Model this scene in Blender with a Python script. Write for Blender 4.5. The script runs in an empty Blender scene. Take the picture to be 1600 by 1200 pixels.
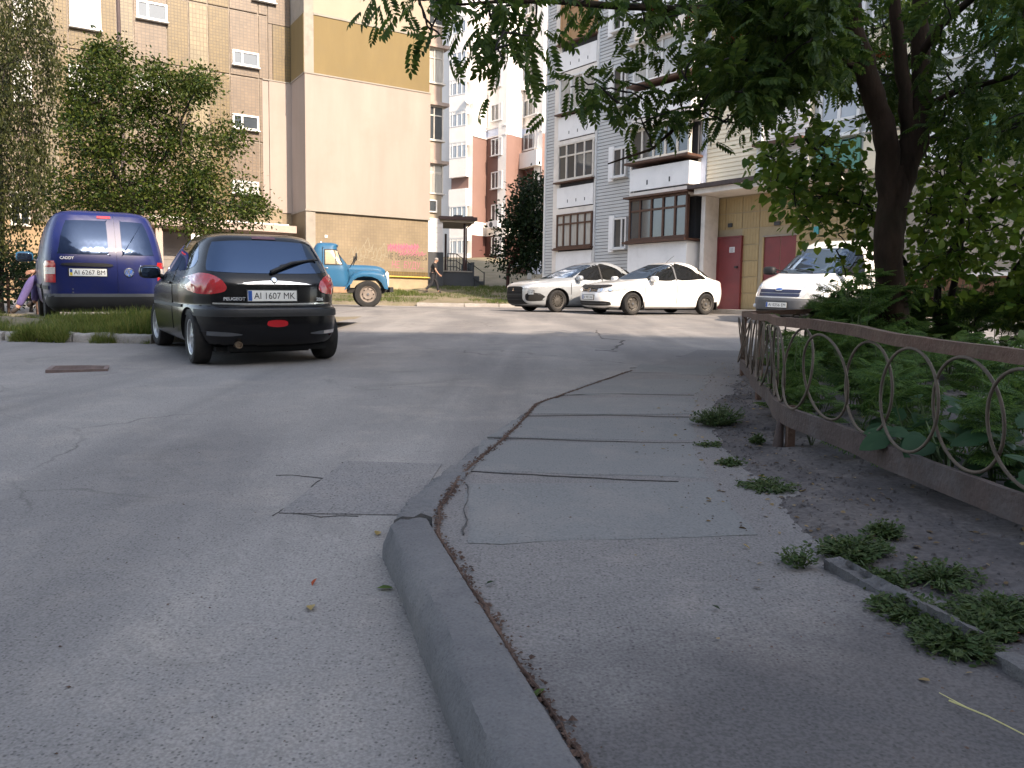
import bpy, bmesh, math, random
import numpy as np
from mathutils import Vector, Matrix
from mathutils.bvhtree import BVHTree
random.seed(7); rng = np.random.default_rng(11)
C = bpy.context.scene.collection
SC = bpy.context.scene
PI = math.pi
# ------------------------------------------------------------------ camera
FPX = 1246.0; EYE = 1.02; PITCH = 5.36; ROLL = 0.9
cam = bpy.data.cameras.new('camera'); cam_o = bpy.data.objects.new('camera', cam); C.objects.link(cam_o)
cam.sensor_fit = 'HORIZONTAL'; cam.sensor_width = 36.0; cam.lens = 36.0*FPX/1600.0
cam.clip_start = 0.05; cam.clip_end = 1500
CAMROT = Matrix.Rotation(math.radians(90-PITCH), 3, 'X') @ Matrix.Rotation(math.radians(ROLL), 3, 'Z')
cam_o.matrix_world = Matrix.Translation((0, 0, EYE)) @ CAMROT.to_4x4()
SC.camera = cam_o
# ------------------------------------------------------------------ light
SUN_EL = 34.0; SUN_DX, SUN_DY = 0.615, -0.7885          # horizontal direction towards the sun
w = bpy.data.worlds.new('World'); SC.world = w; w.use_nodes = True
nt = w.node_tree; bg = nt.nodes['Background']; sky = nt.nodes.new('ShaderNodeTexSky')
sky.sky_type = 'NISHITA'; sky.sun_disc = False; sky.sun_elevation = math.radians(SUN_EL)
sky.sun_rotation = math.atan2(SUN_DX, SUN_DY); sky.air_density = 1.0; sky.dust_density = 1.6; sky.ozone_density = 1.0
_hs = nt.nodes.new('ShaderNodeHueSaturation'); _hs.inputs['Saturation'].default_value = .62; nt.links.new(sky.outputs[0], _hs.inputs['Color']); nt.links.new(_hs.outputs[0], bg.inputs[0]); bg.inputs[1].default_value = 0.15
sun = bpy.data.lights.new('sun', 'SUN'); sun.energy = 2.85; sun.angle = math.radians(0.6); sun.color = (1, 0.82, 0.64)
sun_o = bpy.data.objects.new('sun', sun); C.objects.link(sun_o)
_e = math.radians(SUN_EL)
sun_o.rotation_euler = Vector((SUN_DX*math.cos(_e), SUN_DY*math.cos(_e), math.sin(_e))).to_track_quat('Z', 'Y').to_euler()
vs = SC.view_settings
vs.view_transform = 'Standard'; vs.look = 'None'; vs.exposure = 1.75; vs.gamma = 1; vs.use_curve_mapping = False

# ------------------------------------------------------------------ pixel / ground helpers (photo measured at 1600x1200)
def ray(u, v):
    d = CAMROT @ Vector(((u-800)/FPX, -(v-600)/FPX, -1)); return d/d.y
def P(u, v, Y):
    d = ray(u, v)*Y; return Vector((d.x, d.y, d.z+EYE))
_gy = [-60, -10, 0, 2.8, 9, 21.8, 23.4, 28, 31, 60, 300]
_gz = [-1.6, -.42, 0, .12, .39, .92, .97, 1.03, 1.06, 1.5, 4.0]
_tab = np.linspace(-60, 300, 3601); _val = np.interp(_tab, _gy, _gz)
_k = np.hanning(31); _k /= _k.sum(); _val = np.convolve(np.pad(_val, 15, mode='edge'), _k, 'valid')
def G(y): return float(np.interp(y, _tab, _val))
def hit(u, v, off=0.0):
    d = ray(u, v); Y = 1.0
    for i in range(6000):
        if d.z*Y+EYE < G(Y)+off: return Vector((d.x*Y, Y, d.z*Y+EYE))
        Y += 0.01
    return Vector((d.x*Y, Y, d.z*Y+EYE))
def pchip(xs, ys):
    xs = np.array(xs, float); ys = np.array(ys, float); h = np.diff(xs); dl = np.diff(ys)/h; n = len(xs); m = np.zeros(n)
    for i in range(1, n-1):
        if dl[i-1]*dl[i] > 0:
            w1 = 2*h[i]+h[i-1]; w2 = h[i]+2*h[i-1]; m[i] = (w1+w2)/(w1/dl[i-1]+w2/dl[i])
    m[0] = dl[0]; m[-1] = dl[-1]
    def f(x):
        i = min(max(int(np.searchsorted(xs, x)-1), 0), n-2); t = (x-xs[i])/h[i]; t = min(max(t, 0), 1)
        return float((1+2*t)*(1-t)**2*ys[i]+t*(1-t)**2*h[i]*m[i]+t*t*(3-2*t)*ys[i+1]+t*t*(t-1)*h[i]*m[i+1])
    return f

# ------------------------------------------------------------------ materials
MATS = {}
def mat(name, col, rough=.8, var=.12, scale=4., bump=0., bscale=None, metal=0., spec=.5, coat=0., dirt=None, dirt_amt=.0, dirt_scale=1.5, emit=None, alpha=None, trans=0., stretch=None, col2=None):
    if name in MATS: return MATS[name]
    m = bpy.data.materials.new(name); m.use_nodes = True; t = m.node_tree; N = t.nodes; L = t.links
    b = N['Principled BSDF']; b.inputs['Roughness'].default_value = rough; b.inputs['Metallic'].default_value = metal
    b.inputs['Specular IOR Level'].default_value = spec; b.inputs['Coat Weight'].default_value = coat; b.inputs['Coat Roughness'].default_value = .04
    tc = N.new('ShaderNodeTexCoord'); vec = tc.outputs['Object']
    if stretch:
        mp = N.new('ShaderNodeMapping'); mp.inputs['Scale'].default_value = stretch; L.new(vec, mp.inputs['Vector']); vec = mp.outputs[0]
    nz = N.new('ShaderNodeTexNoise'); nz.inputs['Scale'].default_value = scale; nz.inputs['Detail'].default_value = 6; nz.inputs['Roughness'].default_value = .62; L.new(vec, nz.inputs['Vector'])
    rmp = N.new('ShaderNodeValToRGB'); rmp.color_ramp.elements[0].position = .3; rmp.color_ramp.elements[1].position = .72
    c = np.array(col)
    c0 = c*(1-var) if col2 is None else np.array(col2)
    rmp.color_ramp.elements[0].color = (*c0, 1); rmp.color_ramp.elements[1].color = (*np.minimum(c*(1+var*.7), 1), 1)
    L.new(nz.outputs[0], rmp.inputs[0]); out = rmp.outputs[0]
    if dirt is not None:
        n2 = N.new('ShaderNodeTexNoise'); n2.inputs['Scale'].default_value = dirt_scale; n2.inputs['Detail'].default_value = 8; n2.inputs['Roughness'].default_value = .7; L.new(tc.outputs['Object'], n2.inputs['Vector'])
        r2 = N.new('ShaderNodeValToRGB'); r2.color_ramp.elements[0].position = .48; r2.color_ramp.elements[1].position = .7
        r2.color_ramp.elements[0].color = (0, 0, 0, 1); r2.color_ramp.elements[1].color = (dirt_amt,)*3+(1,)
        L.new(n2.outputs[0], r2.inputs[0]); mx = N.new('ShaderNodeMixRGB'); L.new(r2.outputs[0], mx.inputs[0]); L.new(out, mx.inputs[1]); mx.inputs[2].default_value = (*dirt, 1); out = mx.outputs[0]
    L.new(out, b.inputs['Base Color'])
    if bump:
        nb = N.new('ShaderNodeTexNoise'); nb.inputs['Scale'].default_value = bscale or scale*6; nb.inputs['Detail'].default_value = 5; L.new(vec, nb.inputs['Vector'])
        bp = N.new('ShaderNodeBump'); bp.inputs['Strength'].default_value = bump; bp.inputs['Distance'].default_value = .01; L.new(nb.outputs[0], bp.inputs['Height']); L.new(bp.outputs[0], b.inputs['Normal'])
    if emit: b.inputs['Emission Color'].default_value = (*emit, 1); b.inputs['Emission Strength'].default_value = 1
    if trans: b.inputs['Transmission Weight'].default_value = trans
    MATS[name] = m; return m
def leafmat(name, col, col2, trans=.35, rough=.5):
    if name in MATS: return MATS[name]
    m = bpy.data.materials.new(name); m.use_nodes = True; t = m.node_tree; N = t.nodes; L = t.links
    b = N['Principled BSDF']; b.inputs['Roughness'].default_value = rough; b.inputs['Specular IOR Level'].default_value = .16
    g = N.new('ShaderNodeNewGeometry'); r = N.new('ShaderNodeValToRGB'); L.new(g.outputs['Random Per Island'], r.inputs[0])
    r.color_ramp.elements[0].color = (*col, 1); r.color_ramp.elements[1].color = (*col2, 1)
    e = r.color_ramp.elements.new(.5); e.color = (*[(a*1.15+bb*.85)/2 for a, bb in zip(col, col2)], 1)
    L.new(r.outputs[0], b.inputs['Base Color'])
    tr = N.new('ShaderNodeBsdfTranslucent'); hs = N.new('ShaderNodeHueSaturation'); hs.inputs['Value'].default_value = 1.6; hs.inputs['Hue'].default_value = .48; L.new(r.outputs[0], hs.inputs['Color']); L.new(hs.outputs[0], tr.inputs[0])
    mx = N.new('ShaderNodeMixShader'); mx.inputs[0].default_value = trans; L.new(b.outputs[0], mx.inputs[1]); L.new(tr.outputs[0], mx.inputs[2]); L.new(mx.outputs[0], N['Material Output'].inputs[0])
    MATS[name] = m; return m
def tilemat(name, col, grout, tw, th, var=.12, rough=.45, rot=0., mortar=.012):
    """ceramic mosaic tiles too small to pick apart: colour and fine relief in UV metres"""
    if name in MATS: return MATS[name]
    m = bpy.data.materials.new(name); m.use_nodes = True; t = m.node_tree; N = t.nodes; L = t.links
    b = N['Principled BSDF']; b.inputs['Roughness'].default_value = rough
    uv = N.new('ShaderNodeUVMap'); br = N.new('ShaderNodeTexBrick'); br.offset = 0; br.inputs['Scale'].default_value = 1
    br.inputs['Brick Width'].default_value = tw; br.inputs['Row Height'].default_value = th; br.inputs['Mortar Size'].default_value = mortar; br.inputs['Mortar Smooth'].default_value = .2; br.inputs['Bias'].default_value = 0
    c = np.array(col); br.inputs['Color1'].default_value = (*(c*(1-var)), 1); br.inputs['Color2'].default_value = (*np.minimum(c*(1+var), 1), 1); br.inputs['Mortar'].default_value = (*grout, 1)
    L.new(uv.outputs[0], br.inputs['Vector'])
    n2 = N.new('ShaderNodeTexNoise'); n2.inputs['Scale'].default_value = .8; n2.inputs['Detail'].default_value = 8; n2.inputs['Roughness'].default_value = .65; L.new(uv.outputs[0], n2.inputs['Vector'])
    r2 = N.new('ShaderNodeValToRGB'); r2.color_ramp.elements[0].position = .35; r2.color_ramp.elements[0].color = (.78, .77, .75, 1); r2.color_ramp.elements[1].position = .65; r2.color_ramp.elements[1].color = (1.05, 1.04, 1.0, 1)
    L.new(n2.outputs[0], r2.inputs[0]); mx = N.new('ShaderNodeMixRGB'); mx.blend_type = 'MULTIPLY'; mx.inputs[0].default_value = 1; L.new(br.outputs[0], mx.inputs[1]); L.new(r2.outputs[0], mx.inputs[2]); L.new(mx.outputs[0], b.inputs['Base Color'])
    bp = N.new('ShaderNodeBump'); bp.inputs['Strength'].default_value = .5; bp.inputs['Distance'].default_value = .004; bp.invert = True; L.new(br.outputs['Fac'], bp.inputs['Height']); L.new(bp.outputs[0], b.inputs['Normal'])
    MATS[name] = m; return m

# ------------------------------------------------------------------ mesh helpers
class MB:
    def __init__(s): s.v = []; s.f = []; s.uv = None; s.mi = []; s.cur = 0
    def add(s, vs, fs):
        o = len(s.v); s.v += [tuple(p) for p in vs]; s.f += [tuple(i+o for i in f) for f in fs]; s.mi += [s.cur]*len(fs); return s
    def box(s, x0, x1, y0, y1, z0, z1, M=None):
        vs = [Vector(p) for p in ((x0,y0,z0),(x1,y0,z0),(x1,y1,z0),(x0,y1,z0),(x0,y0,z1),(x1,y0,z1),(x1,y1,z1),(x0,y1,z1))]
        if M is not None: vs = [M @ p for p in vs]
        return s.add(vs, [(3,2,1,0),(4,5,6,7),(0,1,5,4),(1,2,6,5),(2,3,7,6),(3,0,4,7)])
    def tube(s, path, rad, n=8, cap=True, closed=False):
        path = [Vector(p) for p in path]; k = len(path)
        if not hasattr(rad, '__len__'): rad = [rad]*k
        rings = []; up = None
        for i in range(k):
            a = path[i-1] if (i or closed) else path[i]; b = path[(i+1) % k] if (i < k-1 or closed) else path[i]
            t = (b-a).normalized()
            if up is None: up = Vector((0, 0, 1)) if abs(t.z) < .9 else Vector((1, 0, 0))
            x = t.cross(up); x = x.normalized() if x.length > 1e-6 else Vector((1, 0, 0)); y = x.cross(t).normalized(); up = y
            rings.append([path[i]+x*(math.cos(2*PI*j/n)*rad[i])+y*(math.sin(2*PI*j/n)*rad[i]) for j in range(n)])
        vs = [p for r in rings for p in r]; fs = []
        for i in range(k if closed else k-1):
            for j in range(n):
                a = i*n+j; b = i*n+(j+1) % n; i2 = (i+1) % k; fs.append((a, b, i2*n+(j+1) % n, i2*n+j))
        if cap and not closed: fs += [tuple(reversed(range(n))), tuple((k-1)*n+j for j in range(n))]
        return s.add(vs, fs)
    def lathe(s, prof, n=32, M=None):                      # profile of (r, y): axis = local Y
        vs = []
        for r, y in prof:
            for j in range(n):
                p = Vector((r*math.cos(2*PI*j/n), y, r*math.sin(2*PI*j/n))); vs.append(M @ p if M is not None else p)
        fs = [(i*n+j, i*n+(j+1) % n, (i+1)*n+(j+1) % n, (i+1)*n+j) for i in range(len(prof)-1) for j in range(n)]
        return s.add(vs, fs)
    def prism(s, poly, h, M=None, axis='z'):               # poly in 2D extruded
        n = len(poly); vs = []
        for k in (0, h):
            for a, b in poly:
                p = Vector((a, b, k)) if axis == 'z' else (Vector((a, k, b)) if axis == 'y' else Vector((k, a, b))); vs.append(M @ p if M is not None else p)
        fs = [tuple(reversed(range(n))), tuple(range(n, 2*n))]+[(i, (i+1) % n, n+(i+1) % n, n+i) for i in range(n)]
        return s.add(vs, fs)
    def mesh(s, name, mats, smooth=False):
        me = bpy.data.meshes.new(name); me.from_pydata(s.v, [], s.f)
        for m in (mats if isinstance(mats, (list, tuple)) else [mats]): me.materials.append(m)
        if any(s.mi): me.polygons.foreach_set('material_index', s.mi)
        if s.uv is not None:
            l = me.uv_layers.new(name='UVMap'); l.data.foreach_set('uv', np.array([s.uv[i] for f in s.f for i in f], float).ravel())
        if smooth: smooth_angle(me, smooth if not isinstance(smooth, bool) else 35)
        me.update(); return me
    def build(s, name, mats, parent=None, smooth=False):
        o = bpy.data.objects.new(name, s.mesh(name, mats, smooth)); C.objects.link(o)
        if parent is not None: o.parent = parent
        return o
def smooth_angle(me, deg):
    bm = bmesh.new(); bm.from_mesh(me); bmesh.ops.recalc_face_normals(bm, faces=bm.faces); a = math.radians(deg)
    for f in bm.faces: f.smooth = True
    for e in bm.edges: e.smooth = not (len(e.link_faces) == 2 and e.calc_face_angle(0) > a)
    bm.to_mesh(me); bm.free()
def np_mesh(name, V, F, mats, parent=None, mi=None):
    me = bpy.data.meshes.new(name); V = np.asarray(V, float); F = np.asarray(F, int); k = F.shape[1]
    me.vertices.add(len(V)); me.vertices.foreach_set('co', V.ravel()); me.loops.add(F.size); me.loops.foreach_set('vertex_index', F.ravel())
    me.polygons.add(len(F)); me.polygons.foreach_set('loop_start', np.arange(0, F.size, k)); me.polygons.foreach_set('loop_total', np.full(len(F), k))
    for m in (mats if isinstance(mats, (list, tuple)) else [mats]): me.materials.append(m)
    if mi is not None: me.polygons.foreach_set('material_index', mi)
    me.update(calc_edges=True)
    o = bpy.data.objects.new(name, me); C.objects.link(o)
    if parent is not None: o.parent = parent
    return o
def thing(name, label, cat, loc=(0, 0, 0), rz=0., group=None):
    o = bpy.data.objects.new(name, None); C.objects.link(o); o.location = loc; o.rotation_euler = (0, 0, rz); o.empty_display_size = .2
    o['label'] = label; o['category'] = cat
    if group: o['group'] = group
    return o
def tag(o, label, cat, group=None):
    o['label'] = label; o['category'] = cat
    if group: o['group'] = group
    return o
def struct(o): o['kind'] = 'structure'; return o
def stuff(o): o['kind'] = 'stuff'; return o
def copy_tree(o, parent=None):
    c = o.copy(); C.objects.link(c)
    if parent is not None: c.parent = parent
    for ch in list(o.children): copy_tree(ch, c)
    return c
def inst(me, name, parent, M=None):
    o = bpy.data.objects.new(name, me); C.objects.link(o)
    if parent is not None: o.parent = parent
    if M is not None: o.matrix_local = M
    return o
def text_mesh(txt, size, align='CENTER', ext=.0, shear=0., bold=0.):
    cu = bpy.data.curves.new('lettering', 'FONT'); cu.body = txt; cu.size = size; cu.align_x = align; cu.align_y = 'CENTER'; cu.extrude = ext; cu.shear = shear; cu.offset = bold; cu.resolution_u = 3
    o = bpy.data.objects.new('lettering', cu); C.objects.link(o); dg = bpy.context.evaluated_depsgraph_get(); dg.update()
    me = bpy.data.meshes.new_from_object(o.evaluated_get(dg)); bpy.data.objects.remove(o); bpy.data.curves.remove(cu); return me
def put_text(name, txt, size, m, parent, M, width=None, **k):
    me = text_mesh(txt, size, **k)
    if width:
        xs = [v.co.x for v in me.vertices]; sc = width/(max(xs)-min(xs)); me.transform(Matrix.Diagonal((sc, 1, 1, 1)))
    me.transform(M); me.materials.clear(); me.materials.append(m)
    o = bpy.data.objects.new(name, me); C.objects.link(o)
    if parent is not None: o.parent = parent
    return o
class Frame:
    """a vertical wall plane: origin o, direction d along the wall, outward normal n"""
    def __init__(s, o, d, n): s.o = Vector((o[0], o[1], 0)); s.d = Vector((d[0], d[1], 0)).normalized(); s.n = Vector((n[0], n[1], 0)).normalized()
    def pt(s, a, z, out=0.): return s.o+s.d*a+Vector((0, 0, z))+s.n*out
    def px(s, u, v, out=0.):
        r = ray(u, v); o = s.o+s.n*out; k = o.dot(s.n)/Vector((r.x, r.y, 0)).dot(s.n); p = Vector((r.x*k, r.y*k, r.z*k+EYE)); return (p-s.o).dot(s.d), p.z
    def box(s, mb, a0, a1, z0, z1, o0, o1):
        vs = [s.pt(a, z, o) for z in (z0, z1) for a, o in ((a0, o0), (a1, o0), (a1, o1), (a0, o1))]
        n0 = len(mb.v)
        mb.add(vs, [(3,2,1,0),(4,5,6,7),(0,1,5,4),(1,2,6,5),(2,3,7,6),(3,0,4,7)])
        if mb.uv is not None: mb.uv += [(a, z) for z in (z0, z1) for a in (a0, a1, a1, a0)]
        return mb
    def part(s, name, a0, a1, z0, z1, o0, o1, m, parent):
        mb = MB(); mb.uv = []; s.box(mb, a0, a1, z0, z1, o0, o1); return mb.build(name, m, parent)
    def M(s, a, z, out=0.):                               # local x along wall, y up, z outwards
        x = s.d; y = Vector((0, 0, 1)); zz = s.n
        if x.cross(y).dot(zz) < 0: x = -x
        m = Matrix((x, y, zz)).transposed().to_4x4(); m.translation = s.pt(a, z, out); return m
    def rect(s, u0, v0, u1, v1, out=0.):                  # wall rectangle from two photo corners
        um, vm = (u0+u1)/2, (v0+v1)/2
        a0 = s.px(u0, vm, out)[0]; a1 = s.px(u1, vm, out)[0]; z1 = s.px(um, v0, out)[1]; z0 = s.px(um, v1, out)[1]
        return min(a0, a1), max(a0, a1), min(z0, z1), max(z0, z1)
GLASS = None
def window(fr, a0, a1, z0, z1, parent, fm, gm, out=.0, cols=2, transom=0., fw=.06, depth=.08, sill=True, name='window', sillm=None, split=None):
    """recess-free window unit: frame bars proud of the wall, panes set back"""
    mb = MB()
    fr.box(mb, a0, a1, z0, z0+fw, out-.04, out+depth); fr.box(mb, a0, a1, z1-fw, z1, out-.04, out+depth)
    fr.box(mb, a0, a0+fw, z0+fw, z1-fw, out-.04, out+depth); fr.box(mb, a1-fw, a1, z0+fw, z1-fw, out-.04, out+depth)
    edges = [a0+fw]+([a0+(a1-a0)*t for t in split] if split else [a0+(a1-a0)*k/cols for k in range(1, cols)])+[a1-fw]
    for e in edges[1:-1]: fr.box(mb, e-fw*.5, e+fw*.5, z0+fw, z1-fw, out-.03, out+depth-.003)
    zt = None
    if transom:
        zt = z0+(z1-z0)*transom
        for p, q in zip(edges[:-1], edges[1:]): fr.box(mb, p+fw*.5, q-fw*.5, zt-fw*.45, zt+fw*.45, out-.03, out+depth-.006)
    w_ = mb.build(name, fm, parent)
    for p, q in zip(edges[:-1], edges[1:]):
        for (b, t) in (((z0+fw*.5, zt), (zt, z1-fw*.5)) if zt else ((z0+fw*.5, z1-fw*.5),)):
            fr.part('pane', p, q, b, t, out+depth*.35, out+depth*.45, gm if not callable(gm) else gm(), w_)
    if sill: fr.part('sill', a0-.04, a1+.04, z0-.04, z0-.003, out-.02, out+depth+.1, sillm or fm, w_)
    return w_
# ================================================================== GROUND
def ramp2(x, a, b, ramp):
    N = x.node.id_data.nodes; L = x.node.id_data.links; mr = N.new('ShaderNodeMapRange'); L.new(x, mr.inputs[0]); mr.inputs[1].default_value = a; mr.inputs[2].default_value = b; mr.inputs[3].default_value = 1; mr.inputs[4].default_value = 0; mr.interpolation_type = 'SMOOTHSTEP'; return mr.outputs[0]
def ground_mat(name, c0, c1, c2, speck=.5, sscale=170., crack=.0, bump=.35, dust=None, big=.45, bigbump=0., zone=False, wear=False):
    m = bpy.data.materials.new(name); m.use_nodes = True; t = m.node_tree; N = t.nodes; L = t.links
    b = N['Principled BSDF']; b.inputs['Roughness'].default_value = .92; b.inputs['Specular IOR Level'].default_value = .15
    tc = N.new('ShaderNodeTexCoord').outputs['Object']
    def noise(sc, det=6, ro=.6, dist=0):
        n = N.new('ShaderNodeTexNoise'); n.inputs['Scale'].default_value = sc; n.inputs['Detail'].default_value = det; n.inputs['Roughness'].default_value = ro; n.inputs['Distortion'].default_value = dist; L.new(tc, n.inputs['Vector']); return n.outputs[0]
    def ramp(x, p0, a, p1, bb):
        r = N.new('ShaderNodeValToRGB'); r.color_ramp.elements[0].position = p0; r.color_ramp.elements[0].color = (*a, 1); r.color_ramp.elements[1].position = p1; r.color_ramp.elements[1].color = (*bb, 1); L.new(x, r.inputs[0]); return r.outputs[0]
    def mix(f, a, c, mode='MIX', k=1.):
        x = N.new('ShaderNodeMixRGB'); x.blend_type = mode
        if isinstance(f, (int, float)): x.inputs[0].default_value = f
        else: L.new(f, x.inputs[0])
        for i, q in ((1, a), (2, c)):
            if isinstance(q, tuple): x.inputs[i].default_value = (*q, 1)
            else: L.new(q, x.inputs[i])
        return x.outputs[0]
    col = ramp(noise(big, 9, .65, .6), .36, c0, .66, c1)
    col = mix(ramp(noise(1.7, 8, .7, .3), .5, (0, 0, 0), .74, (.75,)*3), col, c2)
    if wear:
        mp = N.new('ShaderNodeMapping'); mp.inputs['Rotation'].default_value = (0, 0, .5); mp.inputs['Scale'].default_value = (.9, .16, 1); L.new(tc, mp.inputs['Vector']); wn = N.new('ShaderNodeTexNoise'); wn.inputs['Scale'].default_value = 1.0; wn.inputs['Detail'].default_value = 5; wn.inputs['Distortion'].default_value = .8; L.new(mp.outputs[0], wn.inputs['Vector'])
        col = mix(1., col, ramp(wn.outputs[0], .35, (.76, .76, .77), .65, (1.14, 1.13, 1.11)), 'MULTIPLY')
        col = mix(ramp(noise(.9, 5, .6, 1.2), .60, (0,)*3, .72, (.28,)*3), col, (.075, .07, .07))
    # aggregate: pale stones and dark pits
    v = N.new('ShaderNodeTexVoronoi'); v.inputs['Scale'].default_value = sscale; L.new(tc, v.inputs['Vector'])
    sp = ramp(noise(sscale*.8, 2, .5), .36, (1-speck*.45,)*3, .64, (1+speck*.22,)*3)
    col = mix(1., col, sp, 'MULTIPLY')
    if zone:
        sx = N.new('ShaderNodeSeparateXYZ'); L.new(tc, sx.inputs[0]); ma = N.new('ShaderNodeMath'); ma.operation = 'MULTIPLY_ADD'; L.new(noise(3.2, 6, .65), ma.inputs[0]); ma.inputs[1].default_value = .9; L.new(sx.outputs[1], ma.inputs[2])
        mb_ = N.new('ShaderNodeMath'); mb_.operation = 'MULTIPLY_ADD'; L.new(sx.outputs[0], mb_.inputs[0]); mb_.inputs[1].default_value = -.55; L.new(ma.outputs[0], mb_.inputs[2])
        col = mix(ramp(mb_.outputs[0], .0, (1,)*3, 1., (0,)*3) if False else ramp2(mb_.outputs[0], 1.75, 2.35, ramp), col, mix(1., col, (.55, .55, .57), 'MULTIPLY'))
    for sc_, thr, dens in ((sscale*.52, .36, .55), (sscale*.30, .20, .80)):
        pv = N.new('ShaderNodeTexVoronoi'); pv.inputs['Scale'].default_value = sc_; L.new(tc, pv.inputs['Vector']); bwn = N.new('ShaderNodeSeparateColor'); L.new(pv.outputs['Color'], bwn.inputs[0])
        pit = mix(1., ramp(pv.outputs['Distance'], thr*.55, (speck*1.25,)*3, thr, (0,)*3), ramp(bwn.outputs[0], dens, (0,)*3, dens+.06, (1,)*3), 'MULTIPLY'); col = mix(pit, col, (.05, .047, .048))
    h = noise(sscale*.8, 3, .6)
    if crack:
        dn = N.new('ShaderNodeTexNoise'); dn.inputs['Scale'].default_value = 1.1; dn.inputs['Detail'].default_value = 7; L.new(tc, dn.inputs['Vector'])
        ad = N.new('ShaderNodeMixRGB'); ad.blend_type = 'ADD'; ad.inputs[0].default_value = .9; L.new(tc, ad.inputs[1]); L.new(dn.outputs[1], ad.inputs[2])
        vo = N.new('ShaderNodeTexVoronoi'); vo.feature = 'DISTANCE_TO_EDGE'; vo.inputs['Scale'].default_value = .42; L.new(ad.outputs[0], vo.inputs['Vector'])
        ck = ramp(vo.outputs['Distance'], .0, (1,)*3, .0065, (0,)*3)
        mk = ramp(noise(.6, 4, .5), .52, (0,)*3, .6, (crack,)*3)
        ck = mix(1., ck, mk, 'MULTIPLY'); col = mix(ck, col, (.03, .028, .027))
    L.new(col, b.inputs['Base Color'])
    bp = N.new('ShaderNodeBump'); bp.inputs['Strength'].default_value = bump; bp.inputs['Distance'].default_value = .006; L.new(h, bp.inputs['Height'])
    if bigbump:
        b2 = N.new('ShaderNodeBump'); b2.inputs['Strength'].default_value = bigbump; b2.inputs['Distance'].default_value = .03; L.new(noise(14, 6, .65), b2.inputs['Height']); L.new(bp.outputs[0], b2.inputs['Normal']); L.new(b2.outputs[0], b.inputs['Normal'])
    else: L.new(bp.outputs[0], b.inputs['Normal'])
    return m
M_ROAD = ground_mat('asphalt', (.200, .192, .188), (.245, .233, .224), (.30, .275, .25), .46, 150, .5, .5, wear=True)
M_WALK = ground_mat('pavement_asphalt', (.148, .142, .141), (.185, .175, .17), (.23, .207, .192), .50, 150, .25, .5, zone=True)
M_SLAB = ground_mat('cast_slab', (.148, .15, .15), (.176, .175, .172), (.215, .20, .188), .3, 130, .0, .25)
M_SOIL = ground_mat('soil', (.075, .069, .07), (.115, .106, .106), (.15, .135, .127), .45, 60, .0, .6, bigbump=.7)
M_LAWNSOIL = ground_mat('lawn_soil', (.15, .13, .09), (.24, .20, .14), (.10, .12, .045), .4, 40, .0, .5)
M_PATH = ground_mat('path_dust', (.30, .275, .24), (.36, .33, .29), (.25, .225, .19), .25, 80, .0, .3)
M_KERB = ground_mat('kerb_concrete', (.115, .113, .117), (.155, .151, .151), (.19, .178, .168), .24, 150, .0, .35, big=1.6, bigbump=.22)
M_RUST = ground_mat('rusty_crumbs', (.06, .038, .03), (.105, .068, .052), (.15, .11, .09), .6, 90, 0, .8, big=6)
M_PATCH = ground_mat('patch_asphalt', (.17, .165, .166), (.215, .205, .20), (.25, .23, .215), .6, 130, .0, .6)

def sheet(name, xs, ys, zf, m, parent=None):
    nx, ny = len(xs), len(ys); V = [(x, y, zf(x, y)) for y in ys for x in xs]
    F = [(j*nx+i, j*nx+i+1, (j+1)*nx+i+1, (j+1)*nx+i) for j in range(ny-1) for i in range(nx-1)]
    return np_mesh(name, V, F, m, parent)
def fbm(x, y, s=1., k=4):
    r = 0; a = 1
    for i in range(k):
        f = s*2**i; r += a*(math.sin(f*x*1.3+i*1.7+1.1*math.sin(f*y*.9+i))*math.cos(f*y*1.1+2.3*i+.8*math.sin(f*x*.7))); a *= .5
    return r
ys = sorted(set(list(np.arange(-60, 0, 4.))+list(np.arange(0, 45, .5))+list(np.arange(45, 300, 8.))))
struct(sheet('road', [-150, -60, -30, -15, -8, -4, -1, 2, 5, 10, 20, 40, 80, 150], ys, lambda x, y: G(y), M_ROAD))
def poly_sheet(name, left, right, zf, m, n=6, step=.12):
    """strip between two (x,y) polylines given at increasing y"""
    y0 = max(left[0][1], right[0][1]); y1 = min(left[-1][1], right[-1][1])
    lx = lambda y: float(np.interp(y, [p[1] for p in left], [p[0] for p in left])); rx = lambda y: float(np.interp(y, [p[1] for p in right], [p[0] for p in right]))
    yy = list(np.arange(y0, y1, step))+[y1]; V = []; F = []
    for y in yy:
        for i in range(n+1): x = lx(y)+(rx(y)-lx(y))*i/n; V.append((x, y, zf(x, y)))
    for j in range(len(yy)-1):
        for i in range(n): a = j*(n+1)+i; F.append((a, a+1, a+n+2, a+n+1))
    return np_mesh(name, V, F, m)
walk_off = pchip([-5, 2.6, 3.4, 4.7, 6, 8.3, 10.5, 13], [.125, .125, .105, .06, .045, .03, .012, .004])
KL = [(1.0, -1.5), (.135, 1.4), (-.02, 1.91), (-.268, 2.71), (-.30, 3.0), (-.225, 3.79), (.185, 6.0), (1.25, 8.37), (2.12, 10.1), (2.6, 11.2)]
def WZ(y): return G(y)+walk_off(y)
walk = struct(poly_sheet('pavement', KL, [(4.6, -1.5), (3.2, 1.5), (2.6, 4), (2.9, 8), (3.2, 9), (4.0, 11.2)], lambda x, y: WZ(y)+.004*fbm(x, y, 1.3), M_WALK, 14))
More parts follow.
